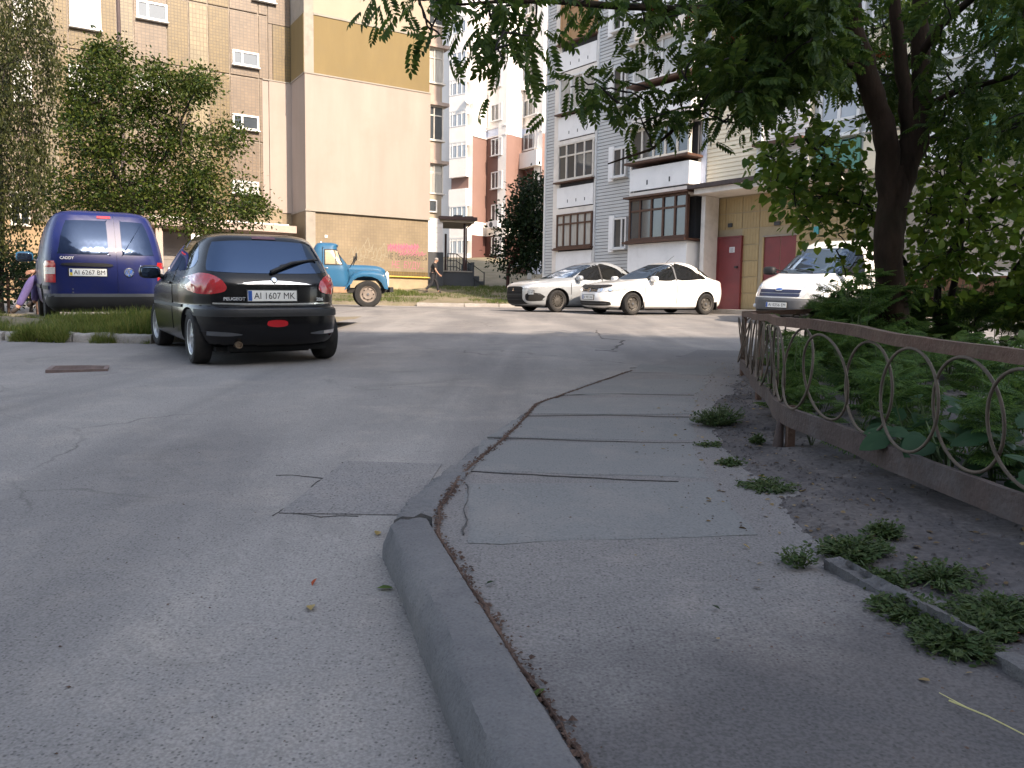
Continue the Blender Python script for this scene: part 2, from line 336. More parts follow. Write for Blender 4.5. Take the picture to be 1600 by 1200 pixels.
# soil bed on the right with the planted strip behind the fence
SL = [(1.75, -1.0), (1.38, 1.5), (1.15, 2.1), (1.02, 2.5), (.98, 3.0), (1.02, 3.5), (1.08, 4.3), (1.3, 5.5), (1.58, 6.4), (2.2, 7.9), (2.35, 8.5), (2.6, 9.2)]
def soil_z(x, y):
    xl = float(np.interp(y, [p[1] for p in SL], [p[0] for p in SL])); d = x-xl
    edge = min(max(d/.18, 0), 1)
    return WZ(min(y, 9))+(G(y)-G(min(y, 9)) if y > 9 else 0)-.012+edge*(.018+min(d, 1.2)*.05)+(.012*fbm(x*1.0, y, 3.1)+.008*fbm(x, y, 9., 3))*edge
def soil_sheet():
    V = []; F = []; yy = np.arange(-1, 11.01, .05); xs = np.concatenate([np.linspace(0, 1.6, 40), np.linspace(1.7, 12, 40)]); n = len(xs)
    for y in yy:
        xl = float(np.interp(y, [p[1] for p in SL], [p[0] for p in SL]))-.05+.045*fbm(2, y, 5., 4)+.02*fbm(3, y, 23., 2)
        if y > 9.2: xl = 2.6+(y-9.2)*1.6
        for k in xs: V.append((xl+k, y, soil_z(xl+k, y)))
    for j in range(len(yy)-1):
        for i in range(n-1): a = j*n+i; F.append((a, a+1, a+n+1, a+n))
    o = np_mesh('soil_bed', V, F, M_SOIL); o.data.polygons.foreach_set('use_smooth', [True]*len(F)); return struct(o)
soil_sheet()
# cast pavement slabs between the joints
def slab_corners(q, z): return [(p.x, p.y, WZ(p.y)+z) for p in q]
slab_px = [((728, 768), (1112, 764), (1186, 858), (728, 876)), ((752, 686), (1088, 694), (1106, 757), (735, 744)),
           ((806, 650), (1082, 649), (1086, 688), (762, 681)), ((860, 617), (1092, 615), (1082, 643), (818, 643)), ((935, 588), (1108, 586), (1094, 610), (870, 612)),
           ((1000, 563), (1128, 566), (1110, 581), (985, 578))]
for q in slab_px:
    c = [hit(u, v, .07) for u, v in q]; mb = MB(); n = 8; top = []; rr = random.Random(q[0][0])
    ring = []
    for i in range(4):
        for k in range(n):
            a = c[i]; b = c[(i+1) % 4]; p = a+(b-a)*(k/n); e = Vector((rr.uniform(-1, 1), rr.uniform(-1, 1), 0))*.016; ring.append(p+e)
    m_ = len(ring); ctr = sum(ring, Vector())/m_
    vs = [(p.x, p.y, WZ(p.y)-.01) for p in ring]+[(p.x, p.y, WZ(p.y)+.0005+.001*fbm(p.x, p.y, 3)) for p in ring]+[(ctr.x+(p.x-ctr.x)*.96, ctr.y+(p.y-ctr.y)*.96, WZ(ctr.y+(p.y-ctr.y)*.96)+.004) for p in ring]
    fs = [(i, (i+1) % m_, m_+(i+1) % m_, m_+i) for i in range(m_)]+[(m_+i, m_+(i+1) % m_, 2*m_+(i+1) % m_, 2*m_+i) for i in range(m_)]+[tuple(range(2*m_, 3*m_))]
    mb.add(vs, fs); mb.build('pavement_slab', M_SLAB, walk)
# kerbs
def kerb(name, ax, ay, profile, zf, n, m, parent=None, jit=.006, seed=1, wfac=None):
    """profile (across, up) swept from ax to ay"""
    a = Vector((*ax, 0)); b = Vector((*ay, 0)); d = (b-a); L_ = d.length; d.normalize(); nrm = Vector((-d.y, d.x, 0)); V = []; F = []; k = len(profile); r = random.Random(seed)
    for i in range(n+1):
        t = i/n; p = a+d*(L_*t); w_ = wfac(t) if wfac else 1
        for j, (x, z) in enumerate(profile):
            q = p+nrm*(x*w_); e = (.5*fbm(t*L_*2+j*.35, j*.6+seed, 2.2, 4)+r.uniform(-.35, .35)) if 0 < j < k-1 else 0
            V.append((q.x+nrm.x*e*jit, q.y+nrm.y*e*jit, zf(q.y)+z+e*jit*.8))
    for i in range(n):
        for j in range(k-1): c = i*k+j; F.append((c, c+1, c+k+1, c+k))
    V0 = len(V); F2 = [tuple(range(k)), tuple(reversed(range(n*k, n*k+k)))]
    mb = MB(); mb.add(V, F+F2); return mb.build(name, m, parent, smooth=50)
kprof = [(.0, -.12), (.0, .02), (.0, .05), (.006, .075), (.016, .1), (.032, .12), (.055, .131), (.08, .136), (.11, .137), (.14, .1375), (.17, .1375), (.195, .136), (.205, .128), (.207, -.12)]
kprof = [(-x, z) for x, z in kprof]
near = kerb('kerb', (.296, .3), (-.452, 2.80), [(x*.78, z) for x, z in kprof], G, 150, M_KERB, None, .008, 3); struct(near)
kp2 = [(-x*.95, z) for x, z in [(.0, -.1), (.0, .03), (.01, .06), (.03, .085), (.06, .1), (.1, .104), (.15, .106), (.19, .105), (.2, -.1)]]
k2z = lambda y: G(y)+walk_off(y)-.103
kerb('kerb_stone', (-.46, 2.93), (-.34, 3.86), kp2, k2z, 60, M_KERB, near, .022, 5)
kerb('kerb_stone', (-.335, 3.88), (-.12, 4.9), kp2, lambda y: k2z(y)-.006, 60, M_KERB, near, .02, 8, lambda t: 1-.25*t)
kerb('kerb_stone', (-.115, 4.92), (.175, 6.1), kp2, lambda y: k2z(y)-.012, 60, M_KERB, near, .016, 9, lambda t: .75-.3*t)
# crumbly rusty seam along the kerb back: small crumbs of real geometry
def crumbs():
    V = []; F = []; path = [(.158, 1.35), (-.003, 1.88), (-.25, 2.70), (-.275, 3.0), (-.205, 3.79), (.02, 4.95), (.19, 6.02), (.7, 7.15), (1.26, 8.38)]
    for (ax, ay), (bx, by) in zip(path[:-1], path[1:]):
        L_ = math.hypot(bx-ax, by-ay); n = int(L_*(380 if ay < 6 else 200))
        for i in range(n):
            t = random.random(); x = ax+(bx-ax)*t+random.gauss(0, .007+.008*abs(fbm(ax+t*L_, ay, 3))); y = ay+(by-ay)*t; s = random.uniform(.003, .0085)*(1.3 if random.random() < .15 else 1)
            z = WZ(y)+.004; o = len(V); a0 = random.random()*6
            for k in range(3): V.append((x+s*math.cos(a0+k*2.1)*random.uniform(.7, 1.3), y+s*math.sin(a0+k*2.1), z+random.uniform(0, .004)))
            V.append((x, y, z+s*random.uniform(.5, 1.1))); F += [(o, o+1, o+3), (o+1, o+2, o+3), (o+2, o, o+3)]
    return stuff(np_mesh('rusty_crumbs', V, F, M_RUST, walk))
crumbs()
def seam(name, pts, wd, zf, m, parent, depth=.006, seed=1, step=.025, wob=.006):
    """a raised ragged ribbon a few mm thick (tar seams, rust seam, crack lips)"""
    V = []; F = []; r = random.Random(seed); path = []
    for (ax, ay), (bx, by) in zip(pts[:-1], pts[1:]):
        L_ = math.hypot(bx-ax, by-ay); n = max(int(L_/step), 1)
        path += [(ax+(bx-ax)*i/n, ay+(by-ay)*i/n) for i in range(n)]
    path.append(pts[-1])
    for i, (x, y) in enumerate(path):
        a = path[max(i-1, 0)]; b = path[min(i+1, len(path)-1)]; d = Vector((b[0]-a[0], b[1]-a[1], 0)).normalized(); n = Vector((-d.y, d.x, 0)); w_ = wd*r.uniform(.35, 1.2)*min(max(.75+.9*fbm(x*2.1+seed, y*2.3, 2.0, 3), .06), 1.25); e = r.uniform(-1, 1)*wd*.35+wob*fbm(x*1.7, y*1.9+seed, 3.0, 4)
        for k, zz in ((-1, -.004), (-.6, depth), (.6, depth), (1, -.004)): V.append((x+n.x*(e+w_*k), y+n.y*(e+w_*k), zf(y)+zz))
    for i in range(len(path)-1):
        for j in range(3): c = i*4+j; F.append((c, c+1, c+5, c+4))
    o = np_mesh(name, V, F, m, parent); return o
M_TAR = mat('tar', (.055, .051, .05), .9, .3, 20, bump=.4, bscale=120)
seam('rusty_seam', [(.173, 1.3), (-.003, 1.88), (-.25, 2.70), (-.275, 3.0), (-.205, 3.79), (.02, 4.95), (.19, 6.02), (.7, 7.15), (1.26, 8.38)], .007, lambda y: WZ(y)+.002, M_RUST, walk, .008, 4)
def pxs(*q, off=0.0): return [tuple(hit(u, v, off)[:2]) for u, v in q]
for q in ([(735, 747), (900, 756), (1060, 765)], [(772, 683), (900, 687), (1090, 692)], [(824, 646), (940, 645), (1080, 648)], [(872, 613), (960, 610), (1085, 613)], [(985, 577), (1060, 578)], [(728, 770), (727, 800), (729, 862)]):
    seam('slab_joint', pxs(*q, off=.07), .0034, lambda y: WZ(y)+.0045, M_TAR, walk, .0012, q[0][0], wob=.012)
road = bpy.data.objects['road']
pt = [hit(u, v) for u, v in ((436, 803), (540, 722), (690, 726), (640, 806))]
mb = MB(); mb.add([(p.x, p.y, G(p.y)+.005) for p in pt]+[(p.x, p.y, G(p.y)-.02) for p in pt], [(0, 3, 2, 1), (0, 1, 5, 4), (1, 2, 6, 5), (2, 3, 7, 6), (3, 0, 4, 7)])
mb.build('asphalt_patch', M_PATCH, road)
for q, wd in (([(534, 721), (575, 721), (605, 723)], .007), ([(434, 804), (500, 752), (540, 720)], .005), ([(440, 803), (500, 806), (560, 805)], .0022), ([(430, 741), (480, 742), (510, 744)], .0016), ([(1058, 556), (1085, 556), (1100, 558)], .02), ([(985, 578), (1030, 577), (1056, 578)], .008),  # strips on the patch's far and left edges paint its edge shadow
              ([(930, 515), (940, 528), (975, 531), (960, 546)], .02), ([(930, 546), (965, 548)], .015)):
    seam('crack_and_edge_shade', pxs(*q, off=.01), wd, lambda y: max(G(y), WZ(y) if 7.9 < y < 10.2 else 0)+.003, M_TAR, road, .0012, int(wd*1e4)+q[0][0], wob=.03)
# drain grate
gq = [hit(u, v) for u, v in ((88, 571), (154, 569), (158, 582), (93, 584))]
gc = sum(gq, Vector())/4; gx = ((gq[1]+gq[2]-gq[0]-gq[3])/2); ga = math.atan2(gx.y, gx.x)
M_IRON = mat('rusty_iron', (.17, .125, .115), .75, .3, 12, bump=.4, metal=.3)
gr = thing('drain_grate', 'rusty cast iron drain grate set flush in the asphalt before the black hatchback', 'drain grate', (gc.x, gc.y, G(gc.y)+.003), ga)
mb = MB(); W2, H2 = .27, .30
for b in ((-W2, W2, -H2, -H2+.04), (-W2, W2, H2-.04, H2), (-W2, -W2+.04, -H2+.04, H2-.04), (W2-.04, W2, -H2+.04, H2-.04)): mb.box(*b, -.02, .012)
mb.build('grate_frame', M_IRON, gr)
mb = MB(); mb.box(-W2+.03, W2-.03, -H2+.03, H2-.03, -.03, .001); mb.build('pit', mat('pit_dark', (.012, .011, .01), .9), gr)
bar = MB(); bar.box(-W2+.04, W2-.04, -.011, .011, -.02, .01); bar = bar.mesh('bar', M_IRON)
for i in range(8): inst(bar, 'bar', gr, Matrix.Translation((0, -H2+.085+i*.061, 0)))
# left lawn strip with its kerb
def lawnL(x, y):
    y0 = float(np.interp(x, [-16, -7.1, -4.9, -3.7], [11.75, 11.1, 10.95, 12.0])); d = y-y0
    return G(y)+.10+.025*fbm(x, y, .9)+.17*math.exp(-((d-.85)/.42)**2)*(1 if x < -5 else max(0, 1-(x+5)/.8))+.02*min(max(d, 0), 1.5)
left_front = [(-16, 11.75), (-7.1, 11.1), (-4.9, 10.95), (-3.7, 12.0)]
V = []; F = []; n = 40
for i in range(n+1):
    x = -16+(16-3.1)*i/n; y0 = float(np.interp(x, [p[0] for p in left_front], [p[1] for p in left_front]))+.05
    for j in range(13): y = y0+(j*.17 if j < 9 else 1.36+(j-8)*.75); V.append((x, y, lawnL(x, y) if 0 < j else G(y)-.03))
for i in range(n):
    for j in range(12): a = i*13+j; F.append((a, a+13, a+14, a+1))
struct(np_mesh('left_lawn', V, F, M_LAWNSOIL))
M_KERBL = ground_mat('pale_kerb', (.27, .25, .23), (.34, .32, .295), (.22, .2, .18), .3, 90, 0, .5, big=2, bigbump=.4)
lk = kerb('left_kerb', (-7.62, 11.13), (-7.1, 11.08), [(0, -.1), (0, .09), (.03, .12), (.13, .125), (.15, -.1)], G, 10, M_KERBL, None, .015, 4); struct(lk)
for i, (a, b) in enumerate((((-9.9, 11.32), (-8.7, 11.22)), ((-8.67, 11.215), (-7.66, 11.135)), ((-7.05, 11.07), (-6.1, 11.0)), ((-6.07, 11.0), (-4.95, 10.9)))):
    kerb('kerb_stone', a, b, [(0, -.1), (0, .09), (.03, .12), (.13, .125), (.15, -.1)], G, 24, M_KERBL, lk, .02, 20+i)
# far lawn before the gable wall, dirt path and kerb
fl = [(-6.4, 33.4), (-4.6, 32.4), (-2.0, 32.6), (1.0, 33.2), (8, 34)]
def lawnF(x, y):
    y0 = float(np.interp(x, [p[0] for p in fl], [p[1] for p in fl])); d = y-y0
    return G(y)+.12+max(d, 0)*.105+.03*fbm(x, y, .7)
V = []; F = []; nx = 50
for i in range(nx+1):
    x = -9+24*i/nx; y0 = float(np.interp(x, [p[0] for p in fl], [p[1] for p in fl]))
    for j in range(31): y = y0+(j*.35 if j < 26 else 9+(j-26)*10); V.append((x, y, lawnF(x, y) if j else G(y)-.05))
for i in range(nx):
    for j in range(30): a = i*31+j; F.append((a, a+31, a+32, a+1))
struct(np_mesh('far_lawn', V, F, M_LAWNSOIL))
fk = kerb('far_kerb', (-3.9, 32.4), (-2.0, 32.5), [(0, -.1), (0, .1), (.02, .14), (.14, .145), (.15, -.1)], G, 12, M_KERBL, None, .02, 2); struct(fk)
for i, (a, b) in enumerate((((-1.97, 32.5), (-.6, 32.8)), ((-.57, 32.81), (1.0, 33.1)), ((1.03, 33.1), (3.0, 33.35)))): kerb('kerb_stone', a, b, [(0, -.1), (0, .1), (.02, .14), (.14, .145), (.15, -.1)], G, 12, M_KERBL, fk, .02, 30+i)
# pavement in front of the entrances
ek = struct(sheet('entrance_pavement', list(np.linspace(4.5, 15, 12)), list(np.linspace(17, 33.5, 12)), lambda x, y: 0, M_PATH))
for vv in ek.data.vertices:
    # between the kerb line and the wall line of the grey block
    t = (vv.co.y-17)/16.5; base = np.array([12.6, 18.4])+np.array([-.616, .788])*(t*15.5); s_ = (vv.co.x-4.5)/10.5
    q = base+np.array([-.788, -.616])*(1.55*(1-s_)-1.2*s_); vv.co = (q[0], q[1], G(q[1])+.12)
kerb('entrance_kerb', (12.6-1.23, 18.4-.96), (12.6-1.23-.616*15.5, 18.4-.96+.788*15.5), [(-.02, -.1), (-.02, .1), (.02, .135), (.12, .14), (.13, -.1)], G, 30, M_KERBL, ek, .015, 77)
M_KERBD = ground_mat('dark_kerb', (.085, .084, .088), (.12, .117, .118), (.15, .14, .133), .3, 140, .0, .4, big=2, bigbump=.4)
# small kerb at the lower right
sk = kerb('border_kerb', (1.30, 1.35), (1.215, 1.83), [(0, -.1), (0, .012), (.012, .028), (.045, .03), (.06, .02), (.065, -.1)], WZ, 24, M_KERBD, None, .028, 41); struct(sk)
kerb('kerb_stone', (1.195, 1.93), (1.05, 2.44), [(0, -.1), (0, .015), (.012, .032), (.045, .036), (.062, .024), (.067, -.1)], WZ, 30, M_KERBD, sk, .03, 42)
# ================================================================== BUILDINGS
M_GLASS = mat('window_glass', (.05, .06, .07), .06, .3, .6, spec=.9)
M_GLASSD = mat('dark_glass', (.015, .018, .02), .05, .3, .8, spec=.8)
M_CURT = mat('curtained_glass', (.42, .41, .38), .12, .25, 3, spec=.7, stretch=(6, 6, .6))
M_BRIGHT = mat('pale_reflection_glass', (.30, .32, .35), .08, .2, .8, spec=.9)  # pale base colour stands in for bright reflections in the panes
M_PVC = mat('white_frame', (.66, .66, .65), .4, .05)
M_WOODW = mat('painted_wood_frame', (.62, .58, .52), .6, .15, 5)
M_BROWN = mat('brown_wood_frame', (.085, .04, .025), .6, .25, 6)
M_TAN = mat('varnished_wood', (.40, .24, .12), .55, .2, 6, stretch=(8, 8, .8))
M_BEIGE = tilemat('beige_tile', (0.156, 0.122, 0.069), (0.1, 0.083, 0.064), .16, .13)
M_PINK = tilemat('pink_tile', (0.152, 0.107, 0.069), (0.102, 0.08, 0.064), .16, .13)
M_OCHRE = tilemat('ochre_tile', (0.135, 0.091, 0.028), (0.079, 0.055, 0.026), .13, .13)
M_LIGHTY = tilemat('light_yellow_tile', (0.2, 0.158, 0.087), (0.12, 0.094, 0.053), .14, .19)
M_GROUNDT = tilemat('sand_tile', (0.223, 0.175, 0.112), (0.189, 0.15, 0.103), .14, .14, .06)
M_OCHRES = mat('ochre_plaster', (.18, .132, .056), .85, .1, 1.5, bump=.15, bscale=20, dirt=(.165, .125, .06), dirt_amt=.5, stretch=(1, 1, .25))
M_CREAM = mat('cream_plaster', (.315, .26, .225), .85, .11, 1.1, bump=.1, bscale=30, dirt=(.27, .22, .185), dirt_amt=.5, dirt_scale=.5, stretch=(1, 1, .16))
M_CREAMU = mat('upper_plaster', (.33, .275, .21), .85, .07, .8, dirt=(.30, .25, .19), dirt_amt=.4, dirt_scale=.7)
M_CONC = mat('grey_concrete', (.30, .27, .23), .9, .22, 3, bump=.3, dirt=(.2, .19, .16), dirt_amt=.6)
M_JOINT = mat('joint_mortar', (.26, .22, .18), .9, .3, 6, bump=.4)
M_PLINTH = mat('tan_plinth', (.34, .27, .17), .9, .15, 2, bump=.3, dirt=(.24, .2, .14), dirt_amt=.6)
M_YPIPE = mat('yellow_gas_pipe', (.50, .34, .05), .5, .12, 8)
M_SLABP = mat('pink_slab', (.38, .30, .255), .85, .1, 2, dirt=(.28, .225, .19), dirt_amt=.5)
M_SHUT = mat('grey_shutter', (.20, .18, .165), .7, .15, 2)
M_DKBROWN = mat('dark_brown_paint', (.06, .028, .025), .5, .2, 5)
M_DKGREY = mat('dark_grey_plinth', (.055, .058, .064), .8, .12, 2)
M_WSIDE = mat('white_siding', (.72, .69, .67), .6, .05)
M_GRAFP = mat('pink_spray', (.36, .12, .17), .8, .3, 9)
M_GRAFB = mat('black_spray', (.06, .05, .05), .8, .3, 9)

D_ = (.853, .522); N_ = (.522, -.853)
c1 = ray(477, 300)*36.0; FL0 = Frame((c1.x, c1.y), D_, N_)
FL1 = Frame((c1.x-.522*2.1, c1.y+.853*2.1), D_, N_)
LB = thing('apartment_building', 'tiled beige and ochre apartment block with a blank cream gable wall and pink graffiti', 'apartment building', (c1.x, c1.y, 1.2))
def PX(fr): return lambda u, v, out=0.: fr.px(u, v, out)
g = FL0.px; aE = g(670, 300)[0]; zs1 = g(477, 327)[1]; zs2 = g(476, 114)[1]; zs3 = g(490, 23)[1]; zt = g(620, 424)[1]; zp = g(640, 433)[1]
LBinv = Matrix.Translation(-LB.location)
def LP(fr, name, a0, a1, z0, z1, o0, o1, m, parent=None):
    o = fr.part(name, a0, a1, z0, z1, o0, o1, m, None)
    o.parent = parent or LB; o.matrix_parent_inverse = LBinv if parent is None else Matrix(); return o
def win(fr, r, parent, fm, gm, **k):
    o = window(fr, *r, None, fm, gm, **k); o.parent = parent; o.matrix_parent_inverse = Matrix.Translation(-parent.location); return o
# gable body
LP(FL0, 'wall', 0, aE, -1, zp-.02, -13, -.03, M_PLINTH)
LP(FL0, 'wall', 0, aE, zp-.02, zs1, -13, -.04, M_GROUNDT)
LP(FL0, 'wall', 0, aE, zt-.3, zt, -.04, -.02, M_OCHRE)
LP(FL0, 'insulated_wall', -.0, aE+.03, zs1, zs2, -13, .07, M_CREAM)
LP(FL0, 'ledge', -.03, aE+.05, zs2-.01, zs2+.05, -2.2, .10, M_CONC)
LP(FL0, 'ledge', -.03, aE+.04, zs1-.06, zs1-.002, -2.2, .085, M_CONC)
LP(FL0, 'wall', 0.42, aE, zs2+.05, zs3, -13, .0, M_OCHRES)
LP(FL0, 'corner_column', -.005, .42, zs2+.05, 30, -2.0, .02, M_CONC)
LP(FL0, 'corner_column', .01, .44, -1, zs1-.06, -.05, .03, M_CONC)
LP(FL0, 'ledge', .42, aE, zs3, zs3+.09, -.05, .035, M_CONC)
LP(FL0, 'wall', .42, aE, zs3+.09, 30, -13, .0, M_CREAMU)
for k in range(1, 6): LP(FL0, 'ledge', .42, aE, zs3+.09+2.8*k, zs3+.2+2.8*k, .001, .02, M_CONC)
LP(FL0, 'return_panel', -.03, -.004, zs2+.05, zs3, -1.95, -.02, M_OCHRES)
# pipe with brackets
mb = MB(); mb.tube([FL0.pt(1.2, zp, .06), FL0.pt(aE+.05, zp, .06)], .035, 8)
for k in range(6): FL0.box(mb, 1.3+k*.9, 1.34+k*.9, zp-.05, zp+.05, -.03, .05)
o = mb.build('gas_pipe', M_YPIPE, LB, 40); o.matrix_parent_inverse = LBinv
# graffiti: flat paint on the wall
def wall_text(txt, u0, u1, vc, size, m, name, shear=0., bold=.0, out=-.033):
    a0 = FL0.px(u0, vc, out)[0]; a1, z = FL0.px(u1, vc, out)
    o = put_text(name, txt, size, m, LB, LBinv @ FL0.M((a0+a1)/2, z, out), width=a1-a0, shear=shear, bold=bold); return o
wall_text('НЕ ОБОРАЧИВАЙСЯ', 607, 667, 404, .42, M_GRAFB, 'graffiti', .0, -.004)
wall_text('НЕ  БУДУ...', 612, 662, 416, .46, M_GRAFP, 'graffiti', .1, -.002)
def scribble(pts, m, wd, out=-.032):
    mb = MB(); q = []
    for u, v in pts: a, z = FL0.px(u, v, out); q.append((a, z))
    for (a, z), (b, y) in zip(q[:-1], q[1:]):
        d = Vector((b-a, y-z)); 
        if d.length < 1e-5: continue
        n = Vector((-d.y, d.x)).normalized()*wd
        mb.add([FL0.pt(a+n.x, z+n.y, out), FL0.pt(a-n.x, z-n.y, out), FL0.pt(b-n.x, y-n.y, out+.001), FL0.pt(b+n.x, y+n.y, out+.001)], [(0, 1, 2, 3)])
    o = mb.build('graffiti', m, LB); o.matrix_parent_inverse = LBinv
rr = random.Random(3)
for k in range(11):
    x = 606+k*4.2; y = 386+rr.uniform(-1, 1)
    scribble([(x, y-4+rr.uniform(-2, 2)), (x+1, y+7), (x+3, y-3), (x+4.5, y+6+rr.uniform(-2, 2)), (x+4, y-5+rr.uniform(-2, 2)), (x+7, y+1)], M_GRAFP, .022)
for k in range(7):
    x = 622+k*5.8; y = 396+rr.uniform(-1, 1.5)
    scribble([(x, y), (x+3, y-3.5), (x+5, y+1.5), (x+2, y+3), (x+7, y+.5), (x+9, y-2)], M_GRAFP, .018)
M_GRAFO = mat('faded_spray', (.25, .215, .15), .8, .2, 9)
for k in range(9):
    x = 545+k*6.3; y = 384+rr.uniform(-6, 14)
    scribble([(x, y), (x+5, y-10), (x+8, y+6), (x+2, y+9), (x+10, y+12), (x+13, y)], M_GRAFO, .018)
M_PAPER = mat('white_paper', (.7, .7, .72), .7, .08, 9)
for r in ((508, 367, 512, 371), (501, 377, 503, 379)): LP(FL0, 'poster', *FL0.rect(*r), -.039, -.03, M_PAPER)
# facade panels
h = FL1.px; zj = [h(375, v)[1] for v in (318, 218, 117, 17)]; dz = (zj[3]-zj[0])/3; zj = [zj[0]-dz, zj[0]]+[zj[0]+dz*k for k in range(1, 8)]
cols = [-140, -100, -55, -15, 25, 54, 88, 110, 160, 185, 212, 263, 297, 327, 360, 405, 431]; ca = [h(u, 150)[0] for u in cols]; ca[-1] = -1.02
cm = [M_BEIGE, M_OCHRE, M_OCHRE, M_BEIGE, M_PINK, M_BEIGE, M_OCHRE, M_OCHRE, M_OCHRE, M_BEIGE, M_PINK, M_OCHRE, M_LIGHTY, M_OCHRE, M_PINK, M_PINK]
LP(FL1, 'wall', ca[0]-.5, 0, -1, 30, -12, -.05, M_JOINT)
for j in range(len(zj)-1):
    for i in range(len(cols)-1):
        gapz = .09; LP(FL1, 'facade_panel', ca[i]+.025, ca[i+1]-.025, zj[j]+gapz*.5, zj[j+1]-gapz*.5, -.05, random.uniform(-.004, .006), cm[i])
zs2b = zs2-.02
LP(FL1, 'insulated_wall', -1.0, .0, zs1, zs2b, -.05, .06, M_CREAM)
LP(FL1, 'ledge', -1.28, .02, zs2b+.002, zs2b+.05, -.05, .085, M_CONC)
LP(FL1, 'insulated_wall', -1.3, -1.02, zs1+.35, zs2b, -.05, .03, M_CREAM)
LP(FL1, 'wall', -.80, .0, zs2b+.05, zs3-.05, -.05, .012, M_OCHRE)
LP(FL1, 'wall', -1.0, -.83, zs2b+.05, zs3-.05, -.05, .012, M_PINK)
LP(FL1, 'wall', -1.0, .0, zs3-.02, 30, -.05, .012, M_PINK)
LP(FL1, 'wall', -1.0, .0, -1, zs1-.02, -.05, .01, M_GROUNDT)
for (u0, u1, vs_) in ((108, 157, ((-25, 45), (103, 157))), (213, 261, ((4, 32), (118, 142))), (363, 404, ((81, 104), (180, 203), (283, 303)))):
    for v0, v1 in vs_: win(FL1, FL1.rect(u0, v0, u1, v1), LB, M_PVC, M_BRIGHT if v0 < 0 else (M_GLASS if v0 in (81, 180, 4) else M_CURT), cols=2, split=(.36,), out=.02, fw=.08)
win(FL1, FL1.rect(394, -20, 430, 3), LB, M_PVC, M_CURT, out=.02)
win(FL1, FL1.rect(16, 300, 47, 352), LB, M_WOODW, M_GLASSD, out=.02); win(FL1, FL1.rect(20, 95, 50, 160), LB, M_PVC, M_CURT, out=.02); win(FL1, FL1.rect(20, -30, 50, 45), LB, M_PVC, M_CURT, out=.02)
# low entrance canopy along the base
za, zb = g(420, 349)[1], g(420, 360)[1]
ca0, ca1 = FL1.px(236, 345, 1.8)[0], FL1.px(463, 350, 1.8)[0]
LP(FL1, 'canopy', ca0, ca1, zb-.03, za-.02, .02, 1.85, M_SLABP)
LP(FL1, 'canopy_roof', ca0+.02, ca1-.3, za-.018, za+.05, .02, 1.7, M_PVC)
zc = FL1.px(450, 335)[1]; LP(FL1, 'canopy_upstand', ca1-2.0, ca1-.35, za+.05, zc+.1, .1, .9, M_GROUNDT)
for k, u in enumerate((249, 305, 445)): a = FL1.px(u, 380, 1.6)[0]; LP(FL1, 'pillar', a-.13, a+.13, -.5, zb-.03, 1.4, 1.66, M_SLABP)
for u0, u1 in ((253, 297), (330, 372), (388, 440)):
    a0, a1, z0, z1 = FL1.rect(u0, 362, u1, 470, .3); d = LP(FL1, 'garage_door', a0, a1, z0-1, z1, .0, .12, M_SHUT)
    for k in range(7): d2 = FL1.part('slat', a0+.05, a1-.05, z1-.2-k*.33, z1-.02-k*.33, .121, .14, M_SHUT, None); d2.parent = d
LP(FL1, 'wall', ca0-8, ca1-.4, -1, zb-.03, -.04, .018, mat('brown_ground_wall', (.27, .19, .11), .9, .18, 2, bump=.2))
a0, a1, z0, z1 = FL1.rect(299, 366, 316, 384, 1.9); o = LP(FL1, 'poster', a0, a1, z0, z1, 1.86, 1.88, M_PAPER)
# side loggias at the far end of the gable
FB = Frame(FL0.pt(aE, 0)[:2], D_, N_)
lev = [75-91*k for k in range(-3, 2)]
for v in (-16, 75, 165, 256):
    zt_ = FB.px(685, v, -.5)[1]; zlow = zt_-2.84
    for nm, q, m in (('balcony_slab', (.0, 1.25, zt_-.02, zt_+.14, -4.2, -.35), M_SLABP), ('balcony_parapet', (.02, .92, zlow+.14, zlow+1.12, -4, -.5), M_CREAMU), ('parapet_panel', (.06, .8, zlow+.22, zlow+1.02, -.5, -.47), M_SLABP), ('balcony_sill', (.0, 1.08, zlow+1.12, zlow+1.18, -4.1, -.42), M_WOODW)):
        if v == 256 and nm != 'balcony_slab': continue
        LP(FB, nm, *q, m)
    win(FB, (.03, 1.02, zlow+1.18, zt_-.02), LB, M_WOODW, M_CURT if v == 75 else M_GLASS, out=-.62, transom=.72, cols=2, sill=False)
zl = FB.px(685, 303, -.5)[1]
win(FB, (.03, 1.02, zl, FB.px(685, 256, -.5)[1]-.02), LB, M_WOODW, M_CURT, out=-.6, transom=.72, cols=2, sill=False)
LP(FB, 'balcony_parapet', .0, .9, FB.px(685, 341)[1], zl-.04, -4, -.45, M_CREAMU); LP(FB, 'balcony_sill', 0, 1.1, zl-.04, zl, -4, -.4, M_WOODW)
win(FB, (.12, .62, FB.px(685, 331)[1], FB.px(685, 311)[1]), LB, M_PVC, M_GLASS, out=-.42, cols=1, sill=False)
for k in range(7): LP(FB, 'siding_board', .02, .92, FB.px(680, 393)[1]+k*.235, FB.px(680, 393)[1]+k*.235+.228, -3, -.30+.0, M_WSIDE)
LP(FB, 'plinth', .0, .95, -1, FB.px(680, 393)[1]-.003, -3, -.28, M_DKGREY)
